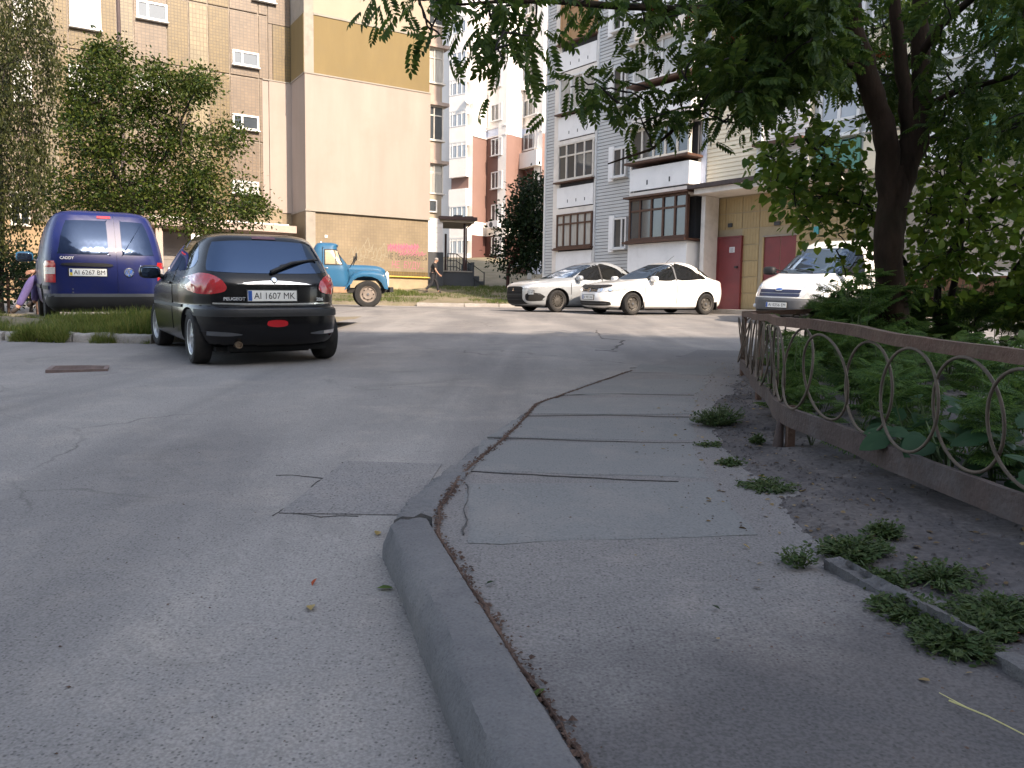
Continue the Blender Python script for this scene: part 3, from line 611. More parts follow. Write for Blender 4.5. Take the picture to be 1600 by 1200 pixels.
# --- porch with stairs beside the gable
PB = thing('entrance_porch', 'dark grey raised porch with brown canopy, post and stair railings beside the gable', 'porch', (FB.pt(1, 0).x, FB.pt(1, 0).y, 1.5)); PBinv = Matrix.Translation(-PB.location)
FPp = Frame((FB.pt(.95, 0, -.6).x, FB.pt(.95, 0, -.6).y), (.97, .24), (.24, -.97))
def PP(nm, q, m):
    o = FPp.part(nm, *q, m, None); o.parent = PB; o.matrix_parent_inverse = PBinv; return o
pz = lambda v: FPp.px(712, v)[1]
apx = lambda u: FPp.px(u, 420)[0]
PP('landing_wall', (-.3, apx(737), 0, pz(425), -3.0, 0), M_DKGREY); PP('coping', (-.3, apx(738), pz(425)+.001, pz(423), -3, .05), M_CONC)
PP('end_wall', (apx(737), apx(741), 0, pz(409), -3, -.02), M_DKGREY)
for k in range(4): PP('step', (apx(742)+k*.22, apx(742)+k*.22+.24, 0, pz(430)-.25*k-.02, -2.6, -.05-.001*k), M_DKGREY)
PP('door', (apx(693), apx(704), pz(425), pz(364), -3.1, -2.7), M_DKBROWN); PP('porch_wall', (-.2, apx(694), pz(425), pz(366), -3.2, -1.9), M_CREAMU)
PP('canopy', (-.15, apx(742), pz(345), pz(340), -3, .5), M_DKBROWN); PP('canopy_fascia', (-.1, apx(738), pz(348.5), pz(345)-.002, -2.9, .4), M_CREAMU)
mb = MB(); a = apx(726); mb.tube([FPp.pt(a, pz(425), -.1), FPp.pt(a, pz(345), -.1)], .06, 8); mb.tube([FPp.pt(apx(703), pz(425), -1.4), FPp.pt(apx(703), pz(362), -1.4)], .06, 8); o = mb.build('post', M_DKBROWN, PB, 40); o.matrix_parent_inverse = PBinv
mb = MB(); a = apx(729); mb.tube([FPp.pt(a, pz(425), -.05), FPp.pt(a, pz(356), -.05), FPp.pt(a+.15, pz(351), .0), FPp.pt(a+.25, pz(347), .1)], .035, 6); o = mb.build('downpipe', M_DKBROWN, PB, 40); o.matrix_parent_inverse = PBinv
mb = MB(); M_BLK = mat('black_iron', (.02, .02, .022), .5, .2)
p0, p1, p2 = apx(700), apx(713), apx(738)
for dzz in (0, .35, .65):
    mb.tube([FPp.pt(p0, pz(396)-dzz, -.15), FPp.pt(p1, pz(396)-dzz, -.15), FPp.pt(p2, pz(413)-dzz*.9, -.15)], .022, 6)
for k in range(9): a = p0+(p2-p0)*k/8; zz = pz(396)+(0 if a < p1 else (pz(413)-pz(396))*(a-p1)/(p2-p1)); mb.tube([FPp.pt(a, zz-.95, -.15), FPp.pt(a, zz, -.15)], .02, 6)
p3, p4 = apx(738), apx(756); mb.tube([FPp.pt(p3, pz(433), .1), FPp.pt(p4, pz(447), .1)], .025, 6); mb.tube([FPp.pt(p4, pz(455), .1), FPp.pt(p4, pz(424), .1)], .03, 6); mb.tube([FPp.pt(p3, pz(413), .1), FPp.pt(p4, pz(426), .1)], .02, 6)
o = mb.build('railing', M_BLK, PB, 40); o.matrix_parent_inverse = PBinv
for k, (v0, v1) in enumerate(((334, 341), (335, 341))): PP('roof_vent', (apx(712)+k*.55, apx(712)+k*.55+.42, pz(v1), pz(v0), -1.2, -.5), M_DKGREY)

# ------------------------------------------------------------------ tower behind
M_TW = mat('tower_white', (.78, .74, .70), .85, .04, .6, dirt=(.66, .62, .57), dirt_amt=.4)
M_TB = mat('tower_brown', (.205, .122, .10), .85, .08, .8); M_TD = mat('tower_dark_red', (.105, .045, .038), .85, .1, .8); M_TBL = mat('tower_pale_blue', (.62, .66, .76), .85, .05, .6)
TW = thing('tower_block', 'tall white and brown apartment tower standing behind in the gap', 'apartment tower', (0, 66, 2.5)); TWinv = Matrix.Translation(-TW.location)
plan = [(640, 69), (705, 67.5), (706, 66.3), (738, 65.0), (760, 66.4), (790, 64.5), (803, 65.2), (817, 66.0), (846, 63.9), (872, 65.2), (960, 68)]
pts = [ray(u, 300)*Y for u, Y in plan]
z1_, z2_, z3_ = (P(765, v, 65.5).z for v in (213, 347, 368)); z0b = P(765, 199, 65.5).z
def seg(i, lay, bay=False):
    a, b = pts[i], pts[i+1]; d = Vector((b.x-a.x, b.y-a.y, 0)); L_ = d.length; d.normalize(); n = Vector((d.y, -d.x, 0)); fr = Frame((a.x, a.y), (d.x, d.y), (n.x, n.y))
    for za_, zb_, m in lay:
        o = fr.part('wall', 0, L_, za_, zb_, -.9, 0, m, None); o.parent = TW; o.matrix_parent_inverse = TWinv
    return fr, L_
brown = [(0, z3_, M_TD), (z3_, z2_, M_TW), (z2_, z1_, M_TB), (z1_, z0b, M_TBL), (z0b, 62, M_TW)]
white = [(0, 62, M_TW)]
fr = [None]*10; Ls = [0]*10
for i, lay in enumerate((white, brown, white, brown, brown, white, brown, brown, white, white)): fr[i], Ls[i] = seg(i, lay)
def twin(i, r, gm=None, **k):
    o = window(fr[i], *fr[i].rect(*r), None, M_PVC, gm or M_GLASS, out=.02, **k); o.parent = TW; o.matrix_parent_inverse = TWinv
for v in (370, 319, 268, 216, 162, 110, 58, 6, -46): twin(4, (768.5, v, 785.5, v+27), cols=3 if v > 320 else 2, fw=.09, split=(.38, .72) if v < 330 else None)
for v in (206, 154, 102, 48, -6, -58): twin(7, (819.5, v, 842, v+27), cols=3, fw=.09)
for v in (323, 375): twin(7, (822, v, 840, v+25), cols=2, fw=.09)
# glazed balcony bay (left) : parapets proud, glass strips, one open loggia
fb = fr[2]
for v in (28, 75, 124, 173, 222, -20, 322, 371):
    a0, a1, zz0, zz1 = fb.rect(707, v+1, 733, v+26)
    o = window(fb, a0, a1, zz0, zz1, None, M_PVC, M_BRIGHT, out=.3, cols=4, fw=.07, sill=False, split=(.16, .44, .72)); o.parent = TW; o.matrix_parent_inverse = TWinv
    o2 = fb.part('balcony_parapet', a0-.02, a1+.02, zz0-1.5, zz0-.004, .0, .36, M_TW, None); o2.parent = TW; o2.matrix_parent_inverse = TWinv
    for dz_, hh in ((-.02, .10),):
        o3 = fb.part('balcony_slab', a0-.02, a1+.02, zz1+.003, zz1+.12, 0, .38, M_TW, None); o3.parent = TW; o3.matrix_parent_inverse = TWinv
a0, a1, zz0, zz1 = fb.rect(706, 273, 732, 296)
o = fb.part('loggia_recess', a0, a1, zz0, zz1, .002, .02, M_TB, None); o.parent = TW; o.matrix_parent_inverse = TWinv
o = fb.part('balcony_parapet', a0-.02, a1+.02, zz0-1.35, zz0, .0, .36, M_TW, None); o.parent = TW; o.matrix_parent_inverse = TWinv
a0, a1, zz0, zz1 = fr[7].rect(817, 238, 846, 262); o = fr[7].part('balcony_parapet', a0, a1, zz0, zz1, .0, .5, M_TW, None); o.parent = TW; o.matrix_parent_inverse = TWinv
a0, a1, zz0, zz1 = fr[7].rect(818, 263, 845, 300); o = fr[7].part('loggia_recess', a0, a1, zz0, zz1, .002, .03, M_TD, None); o.parent = TW; o.matrix_parent_inverse = TWinv
for i, v in ((4, 213), (7, 209), (4, 199), (7, 194), (3, 214), (3, 201), (4, 347), (3, 349)):
    zz = P(765, v, 65.5).z; o = fr[i].part('cornice', 0, Ls[i], zz-.06, zz+.06, .002, .07, M_TW, None); o.parent = TW; o.matrix_parent_inverse = TWinv
M_AC = mat('ac_casing', (.62, .61, .62), .5, .06)
def ac_unit(f, r, label):
    a0, a1, zz0, zz1 = f.rect(*r); t = thing('air_conditioner', label, 'air conditioner', f.pt((a0+a1)/2, zz0, .02), math.atan2(f.d.y, f.d.x), 'air conditioner units on the tower'); wd, hh = a1-a0, zz1-zz0
    mb = MB(); mb.box(-wd/2, wd/2, -.4, -.08, 0, hh); mb.build('casing', M_AC, t); mb = MB(); mb.box(-wd*.4, wd*.4, -.08, .0, -.06, -.003); mb.build('bracket', M_BLK, t)
    mb = MB(); mb.lathe([(0, 0), (hh*.38, 0), (hh*.4, .02), (hh*.4, .03)], 20, Matrix.Translation((-wd*.12, -.43, hh*.5))); mb.build('fan_grille', M_DKGREY, t)
ac_unit(fr[7], (810.5, 131, 825, 144), 'air conditioner unit under the second visible right-hand window row of the tower')
ac_unit(fr[7], (829, 72, 841, 79), 'small air conditioner just under the upper right tower window')
ac_unit(fr[4], (767, 346, 784, 357), 'air conditioner on the white band of the tower above the dark red base')
def dish(p, r, label, face):
    t = thing('satellite_dish', label, 'satellite dish', p, face, 'satellite dishes on the tower'); mb = MB(); mb.lathe([(0, .08), (r*.5, .06), (r*.85, .02), (r, -.02)], 20); mb.build('reflector', M_AC, t, 40); mb = MB(); mb.tube([(0, .1, 0), (0, .3, -.15), (0, .3, -.4)], .03, 6); mb.tube([(0, .05, -r*.8), (0, -.4, -.1)], .02, 5); mb.build('arm', M_BLK, t)
dish(P(733, 155, 64.7), .35, 'white satellite dish on the bright bay of the tower', .3); dish(P(847, 133, 63.6), .3, 'satellite dish beside the right tower windows', -.8)
for v in (196, 150):
    pass
# white railing, steps and sign at the tower foot
YR = 52.
rl = thing('terrace_railing', 'white terrace railing with thin balusters before the dark red wall', 'railing', P(765, 452, YR)); rinv = Matrix.Translation(-rl.location)
def rpart(nm, mb, m): o = mb.build(nm, m, rl, 40); o.matrix_parent_inverse = rinv
mb = MB(); a, b = P(742, 429, YR), P(787, 429, YR+1.5); mb.tube([a, b], .07, 6); rpart('handrail', mb, M_PVC)
for k in range(11):
    p = a+(b-a)*(k/10); mb = MB(); mb.tube([p, Vector((p.x, p.y, p.z-1.05))], .03 if k % 5 else .07, 5); rpart('baluster', mb, M_PVC)
mb = MB(); q0, q1 = P(740, 448, YR), P(795, 448, YR+1.5); mb.add([q0, q1, q1+Vector((0, 5, 0)), q0+Vector((0, 5, 0)), q0-Vector((0, 0, 1)), q1-Vector((0, 0, 1)), q1+Vector((0, 5, -1)), q0+Vector((0, 5, -1))], [(0, 1, 2, 3), (0, 4, 5, 1), (1, 5, 6, 2), (3, 2, 6, 7), (0, 3, 7, 4), (4, 7, 6, 5)]); rpart('terrace', mb, M_CONC)
kb = thing('kiosk', 'dark red low kiosk with a pale sign half hidden by the dark tree', 'kiosk', P(820, 455, 50)); kinv = Matrix.Translation(-kb.location)
def kpart(nm, r, y0, y1, m):
    p, q = P(r[0], r[3], y0), P(r[2], r[1], y0); mb = MB(); mb.box(p.x, q.x, y0, y1, p.z, q.z); o = mb.build(nm, m, kb); o.matrix_parent_inverse = kinv
kpart('wall', (800, 412, 826, 470), 50, 53, M_TD); kpart('sign', (802, 407, 818, 416), 49.8, 49.95, M_PAPER); kpart('door', (829, 405, 838, 450), 49.9, 51, M_TBL); kpart('door', (839, 408, 846, 450), 49.9, 51, M_TBL); kpart('notice_box', (823.5, 424, 830.5, 436), 46, 46.4, M_PVC); kpart('wall', (826.5, 398, 850, 470), 51.02, 53, M_DKGREY)

# ------------------------------------------------------------------ grey sided block on the right
M_SID = mat('grey_siding', (.50, .51, .51), .55, .06, 2); M_SIDC = mat('cream_siding', (.74, .66, .50), .55, .05, 2); M_SIDD = mat('siding_gap', (.05, .05, .055), .9)
M_WPAN = mat('white_panel', (.82, .82, .82), .6, .05, 1.2, dirt=(.5, .5, .5), dirt_amt=.3, dirt_scale=2, stretch=(1, 1, .3)); M_WPLAST = mat('white_plaster', (.76, .71, .65), .9, .08, 2, bump=.25, dirt=(.45, .41, .36), dirt_amt=.5)
M_YTILE = mat('yellow_block_tile', (.40, .30, .15), .6, .14, 3, bump=.1, dirt=(.25, .19, .1), dirt_amt=.5); M_YGROUT = mat('tile_grout', (.36, .30, .2), .9, .1)
M_RED = mat('dark_red_door', (.19, .034, .036), .5, .15, 2, dirt=(.1, .03, .03), dirt_amt=.5)
r1 = ray(1082, 300)*27.6; RF = Frame((r1.x, r1.y), (-.616, .788), (-.788, -.616))
RB = thing('grey_siding_building', 'apartment block with grey siding, white balcony panels, brown loggias and red entrance doors', 'apartment building', (r1.x, r1.y, 1.1)); RBinv = Matrix.Translation(-RB.location)
def RP(nm, a0, a1, z0, z1, o0, o1, m, parent=None):
    o = RF.part(nm, a0, a1, z0, z1, o0, o1, m, None); o.parent = parent or RB
    if parent is None: o.matrix_parent_inverse = RBinv
    return o
aL = RF.px(853, 200)[0]; ZT = 30
RP('wall', -12.5, aL, 0, ZT, -14, -1.6, M_WPLAST)                                                    # core
RP('wall', 0, aL-.02, 0, ZT, -1.6, -.03, M_SIDD)
def boards(nm, a0, a1, z0, z1, m, o0=-.03, pitch=.125, holes=()):
    """horizontal lap siding: every board a wedge with its own lower edge"""
    mb = MB(); z = z0
    while z < z1-.02:
        vs = [RF.pt(a, zz, o) for a in (a0, a1) for zz, o in ((z, o0), (z, o0+.028), (z+pitch-.016, o0+.012), (z+pitch-.016, o0))]
        mb.add(vs, [(0, 1, 2, 3), (7, 6, 5, 4), (0, 4, 5, 1), (1, 5, 6, 2), (2, 6, 7, 3), (3, 7, 4, 0)]); z += pitch
    o = mb.build(nm, m, RB); o.matrix_parent_inverse = RBinv; return stuff(o)
A = lambda u, v=250, out=0.: RF.px(u, v, out)[0]
boards('siding_boards', A(866), aL, .9, ZT, M_SID); boards('siding_boards', A(987), A(931), .9, ZT, M_SID)
RP('corner_trim', aL-.06, aL+.02, .9, ZT, -.5, .03, M_PVC); RP('corner_trim', A(932.5), A(930.3), .9, ZT, -.03, .045, M_PVC); RP('jamb', A(876), A(866.5), .9, ZT, -.03, .04, M_WPLAST); RP('corner_trim', A(988.3), A(986), .9, ZT, -.03, .045, M_PVC)
def rw(r, fm, gm, **k):
    o = window(RF, *r, None, fm, gm, **k); o.parent = RB; o.matrix_parent_inverse = RBinv; return o
gsel = lambda seq: (lambda it=iter(seq*10): next(it))
a0, a1 = A(931), A(868); w1 = [(-5, 62, M_TAN, 4, .78, M_TAN), (117, 172, M_PVC, 3, 0, M_CURT), (222, 280, M_WOODW, 4, .66, M_GLASS), (333, 386, M_BROWN, 5, .70, M_CURT)]
for v0, v1, fm, nc, tr, gm in w1:
    z0 = RF.px(900, v1)[1]; z1 = RF.px(900, v0)[1]
    rw((a0+.03, a1-.25, z0, z1), fm, gm, out=.03, cols=nc, transom=tr, fw=.07); RP('window_ledge', a0, a1-.12, z0-.10, z0-.045, -.03, .22, M_BROWN)
for v0, v1 in ((75, 106), (178, 214), (290, 322), (392, 440)):
    z0 = RF.px(902, v1)[1]; z1 = RF.px(902, v0)[1]; RP('parapet_panel', a0+.05, a1-.2, z0, z1, -.02, .06, M_WPAN); RP('drip_gap', a0+.2, a1-.3, z0-.04, z0-.005, -.02, .05, M_BLK); RP('parapet_base', a0+.02, a1-.1, z0-.3, z0-.045, -.02, .055, M_WPLAST)
    for k in range(3): p = a0+.5+k*.5; RP('anchor_plate', p, p+.04, z0+.18, z0+.3, .06, .064, M_DKGREY)
for k in range(4, 8):
    zb_ = RF.px(902, 58)[1]+2.83*(k-3); rw((a0+.03, a1-.25, zb_, zb_+1.4), M_PVC, M_GLASS, out=.03, cols=3); RP('parapet_panel', a0+.05, a1-.2, zb_-1.1, zb_-.15, -.02, .06, M_WPAN)
for v0, v1 in ((8, 48), (105, 166), (231, 277), (340, 389)):
    b0, b1, z0, z1 = RF.rect(960, v0, 981, v1); rw((b0, b1, z0, z1), M_PVC, M_GLASS, out=.03, cols=2, fw=.075, split=(.35,)); RP('window_reveal', b1, b1+.28, z0-.1, z1+.1, -.02, .045, M_WPAN)
c0, c1_ = A(1078, 250, .9), A(985, 250, .9)
for v0, v1, fm, nc, tr, gm in ((60, 122, M_PVC, 4, .68, M_CURT), (196, 246, M_WOODW, 5, .0, M_GLASS), (306, 373, M_BROWN, 5, .70, M_GLASS)):
    z0 = RF.px(1030, v1, .9)[1]; z1 = RF.px(1030, v0, .9)[1]
    rw((c0+.02, c1_-.02, z0, z1), fm, gm, out=.85, cols=nc, transom=tr, fw=.075); RP('balcony_ledge', c0-.08, c1_+.1, z0-.12, z0-.045, -.02, 1.12, M_BROWN)
    RP('balcony_side', c1_-.06, c1_, z0, z1, -.02, .8, M_WOODW if fm != M_BROWN else M_BROWN); RP('balcony_core', c0+.1, c1_-.1, z0, z1, -.02, .4, M_DKGREY)
    RP('balcony_roof', c0-.1, c1_+.12, z1+.004, z1+.07, -.02, 1.1, M_WOODW if fm != M_BROWN else M_BROWN)
for v0, v1 in ((-10, 32), (134, 176), (258, 293), (379, 440)):
    z0 = RF.px(1032, v1, .9)[1]; z1 = RF.px(1032, v0, .9)[1]; RP('parapet_panel', c0+.0, c1_-.02, z0, z1, -.02, .92, M_WPAN); RP('drip_gap', c0+.2, c1_-.2, z0-.05, z0-.004, -.02, .88, M_BLK); RP('parapet_base', c0, c1_-.03, z0-.34, z0-.055, -.02, .9, M_WPLAST)
    for k in range(2): p = c0+.8+k*1.0; RP('anchor_plate', p, p+.06, z0+.16, z0+.32, .92, .925, M_DKGREY)
zcan = RF.px(1136, 289, .9)[1]
RP('end_wall', A(1100), c0-.02, zcan+.1, ZT, -1.6, .3, M_WPLAST); RP('end_wall', A(1095), c0-.02, .9, zcan-.2, -1.6, .1, M_WPLAST)
RP('entrance_pillar', A(1094, 380, .5)-.16, A(1094, 380, .5), .9, zcan-.18, -.2, .5, M_WPLAST)
RP('corner_trim', A(1104, 250, .3), A(1097, 250, .3), zcan+.12, ZT, -.2, .34, M_TBL)
# canopy
RP('canopy_slab', A(1300, 280, .9), A(1096, 290, .9)+.25, zcan-.17, zcan, -1.6, .95, M_WPLAST); RP('canopy_felt', A(1300, 280, .9)-.05, A(1092, 290, .9)+.32, zcan+.002, zcan+.13, -1.6, 1.1, mat('roofing_felt', (.075, .06, .058), .95, .3, 6, bump=.6))
# cream bay above the canopy
d0, d1 = A(1183, 250, .3), A(1104, 250, .3)
RP('cream_wall', d0, d1, zcan+.13, ZT, -1.6, .27, M_SIDC); boards('cream_siding_boards', d0, d1-.01, zcan+.14, 12, M_SIDC, .27, .135)
RP('corner_trim', d0-.16, d0, zcan+.13, ZT, -.2, .35, M_PVC)
d2 = A(1260, 250, .3); RP('cream_wall', d2, d0-.16, zcan+.13, ZT, -1.6, .2, M_SIDC); boards('white_siding_boards', d2, d0-.17, zcan+.14, 12, M_WSIDE, .2, .135); RP('balcony_ledge', d2, d0, zcan+1.1, zcan+1.2, .2, .6, M_BROWN)
for k in range(7):
    e1 = d2-.2-k*1.45
    for z in (zcan+.9, zcan+3.7, zcan+6.5, zcan+9.3): rw((e1-1.25, e1, z+.2, z+1.75), M_PVC, (M_GLASS, M_CURT, M_BRIGHT)[(k+int(z)) % 3], out=.02, cols=2, transom=.3, fw=.09); RP('parapet_panel', e1-1.3, e1+.05, z-.95, z+.1, -.1, .06, (M_WPAN, M_SIDC, mat('green_panel', (.10, .26, .2), .6, .1))[(k*2+int(z)) % 3])
RP('wall', -12.5, d2, zcan+.13, ZT, -1.6, -.03, M_SID)
zbw = RF.px(1520, 432)[1]; RP('brown_wall', -12.5, A(1330, 400), .5, zbw, -1.6, -.04, mat('brown_plaster', (.13, .07, .045), .9, .15, 2)); RP('plinth_band', -12.5, A(1335, 400), zbw+.003, zbw+.09, -1.6, .04, M_PVC); RP('wall', -12.5, A(1330, 400), zbw+.093, zcan, -1.6, -.05, M_CONC); RP('plinth_pipe', -12.5, A(1335, 400), zbw-.75, zbw-.72, -.04, .0, M_CONC)
# tiled entrance wall with doors
zd = G(27)+.12; a_l, a_r = A(1340, 380, -0.3), A(1117, 380, -0.3)+.35
RP('entrance_wall', a_l, a_r, .5, zcan-.17, -0.39, -0.3, M_YGROUT)
tw_, th_ = .66, .52; tm = MB(); tm.box(-tw_/2+.012, tw_/2-.012, -th_/2+.012, th_/2-.012, 0, .014)
for k in range(6): x = -tw_/2+.012+(k+.5)*(tw_-.024)/6; tm.box(x-.036, x+.036, -th_/2+.03, th_/2-.03, .0142, .022)
tm = tm.mesh('wall_tile', M_YTILE)
doors = [RF.rect(1123.5, 372, 1157, 463, -0.25), RF.rect(1192, 369, 1243, 458, -0.25)]; nrow = int((zcan-.17-zd)/th_)+1
for j in range(nrow):
    for i in range(int((a_r-a_l)/tw_)+1):
        a = a_l+(i+.5)*tw_; z = zd+(j+.5)*th_
        if z+th_/2 > zcan-.15 or a+tw_/2 > a_r: continue
        if any(a+tw_*.3 > q[0] and a-tw_*.3 < q[1] and z-th_*.3 < q[3] for q in doors): continue
        inst(tm, 'wall_tile', RB, RBinv @ RF.M(a, z, -0.3+random.uniform(0, .006)) @ Matrix.Rotation(random.uniform(-.006, .006), 4, 'Z'))
q = doors[0]; dr = RP('door', q[0], q[1], zd-.3, q[3], -0.3, -0.2, M_RED)
def sub(parent, nm, a0, a1, z0, z1, o0, o1, m): o = RF.part(nm, a0, a1, z0, z1, o0, o1, m, None); o.parent = parent; return o
sub(dr, 'door_frame', q[0]-.05, q[0], zd-.3, q[3]+.05, -0.3, -0.17, M_RED); sub(dr, 'door_frame', q[1], q[1]+.05, zd-.3, q[3]+.05, -0.3, -0.17, M_RED); sub(dr, 'door_frame', q[0], q[1], q[3]+.002, q[3]+.05, -0.3, -0.17, M_RED)
b = RF.rect(1140, 386, 1148, 394.5, -0.2); nt_ = sub(dr, 'notice', *b, -0.2, -0.19, M_PAPER); b = RF.rect(1149, 416, 1153, 419, -0.2); sub(dr, 'lock', *b, -0.2, -0.13, M_BLK)
for k in range(4): sub(dr, 'print_line', (RF.rect(1141.2, 386, 1146.5, 390, -0.2)[0]), RF.rect(1141.2, 386, 1146.5, 390, -0.2)[1], RF.rect(1140, 387.5+k*1.8, 1148, 388.1+k*1.8, -0.2)[2], RF.rect(1140, 387.5+k*1.8, 1148, 388.1+k*1.8, -0.2)[3], -0.189, -0.187, M_DKGREY)
q = doors[1]; mid = (q[0]+q[1])/2
for x0, x1 in ((q[0], mid-.008), (mid+.008, q[1])): RP('door', x0, x1, zd-.3, q[3], -0.39, -0.29, M_RED)
RP('door_lintel', q[0]-.05, q[1]+.05, q[3]+.002, q[3]+.05, -0.3, -0.24, M_CONC); RP('door_reveal', q[1]+.0, q[1]+.06, zd-.3, q[3], -0.3, -0.24, M_YTILE)
for r, m in (((1138, 349, 1144, 355), M_DKGREY), ((1210, 346, 1219, 352), M_DKGREY), ((1272, 354, 1279, 366), mat('teal_sign', (.05, .30, .33), .5))): RP('wall_lamp' if m is M_DKGREY else 'sign', *RF.rect(*r, -0.25), -0.3, -0.22, m)
# ------------------------------------------------------------------ unseen block added behind the camera to shade the yard (shows in reflections)
BB = thing('added_shade_block', 'long pale panel block of flats added unseen behind the viewer to shade the yard', 'apartment building', (15, -24, 0))
BT = 33.0
mb = MB(); mb.box(-60, 60, -14, 0, -3, BT); mb.build('wall', M_BEIGE if False else mat('panel_grey', (.42, .39, .34), .9, .12, .5), BB)
mb = MB()
for k in range(36):
    for j in range(11): mb.box(-58+k*3.25, -56.4+k*3.25, .0, .05, 1.2+j*2.75, 2.7+j*2.75)
stuff(mb.build('windows', M_GLASS, BB))
# ================================================================== VEHICLES
def paint(name, col, rough=.25, coat=1., dirt=None, da=.3, metal=0., var=.02): return mat(name, col, rough, var, 1.5, spec=.5 if coat > .5 else .3, coat=coat, dirt=dirt, dirt_amt=da, dirt_scale=2.2, metal=metal)
M_BLACKP = paint('black_paint', (.002, .002, .003), .25, .25, (.012, .011, .01), .25); M_WHITEP = paint('white_paint', (.80, .79, .77), .3); M_SILVER = paint('silver_paint', (.34, .36, .38), .32, .6, metal=.35)
M_BLUEV = paint('blue_van_paint', (.006, .012, .088), .38, .15, (.03, .03, .05), .35); M_BLUET = paint('blue_truck_paint', (.018, .095, .19), .5, .1, (.05, .09, .11), .4, var=.1); M_WHITEV = paint('white_van_paint', (.78, .77, .74), .35, .6, (.6, .57, .52), .3)
M_TYRE = mat('tyre_rubber', (.013, .0125, .0125), .85, .3, 8, bump=.3, dirt=(.035, .03, .027), dirt_amt=.6, dirt_scale=4); M_ALLOY = mat('alloy_rim', (.50, .51, .52), .35, .06, 3, metal=.7); M_STEELR = mat('dark_steel_rim', (.085, .078, .07), .55, .2, 5, metal=.4); M_DUSTR = mat('dusty_rim', (.20, .165, .14), .8, .2, 5)
M_PLAST = mat('black_plastic', (.010, .010, .011), .6, .2, 5); M_GREYPL = mat('grey_plastic', (.085, .09, .10), .65, .12, 4); M_CHROME = mat('chrome', (.75, .75, .76), .12, .03, metal=1.)
M_AUTOGL = mat('tinted_car_glass', (.006, .008, .012), .03, .1, spec=1.0); M_AUTOGL2 = mat('car_windscreen', (.03, .038, .045), .03, .1, spec=1.0, coat=1.)
for _m in (M_AUTOGL, M_AUTOGL2):
    _b = _m.node_tree.nodes['Principled BSDF']; _b.inputs['IOR'].default_value = 1.75 if _m is M_AUTOGL else 2.3; _b.inputs['Specular Tint'].default_value = (.42, .62, 1, 1); _b.inputs['Coat Weight'].default_value = 0
M_VGLASS = mat('van_rear_glass', (.008, .014, .035), .06, .15, spec=.4); M_VGLASS.node_tree.nodes['Principled BSDF'].inputs['Specular Tint'].default_value = (.45, .62, 1, 1)
M_TINT = mat('dark_tint_glass', (.008, .008, .008), .05, .1, spec=.5)
M_REDL = mat('red_tail_lamp', (.42, .012, .018), .12, .12, 14, coat=1.); M_REDD = mat('dark_red_lamp', (.10, .01, .012), .2, .1, coat=.6); M_LAMPW = mat('clear_headlamp', (.50, .52, .54), .12, .25, 12, coat=1., metal=.3); M_LAMPC = mat('clear_lens', (.55, .50, .48), .2, .2, 18, coat=1.)
M_PLATE = mat('number_plate', (.80, .80, .76), .5, .04); M_PBLUE = mat('plate_blue', (.02, .09, .36), .5, .04); M_PYEL = mat('plate_yellow', (.6, .45, .03), .5, .04); M_INK = mat('plate_ink', (.015, .015, .016), .6, .05); M_GAP = mat('panel_gap', (.006, .006, .006), .9, .05); M_BADGE = mat('badge_silver', (.62, .63, .65), .3, .05, metal=.5)
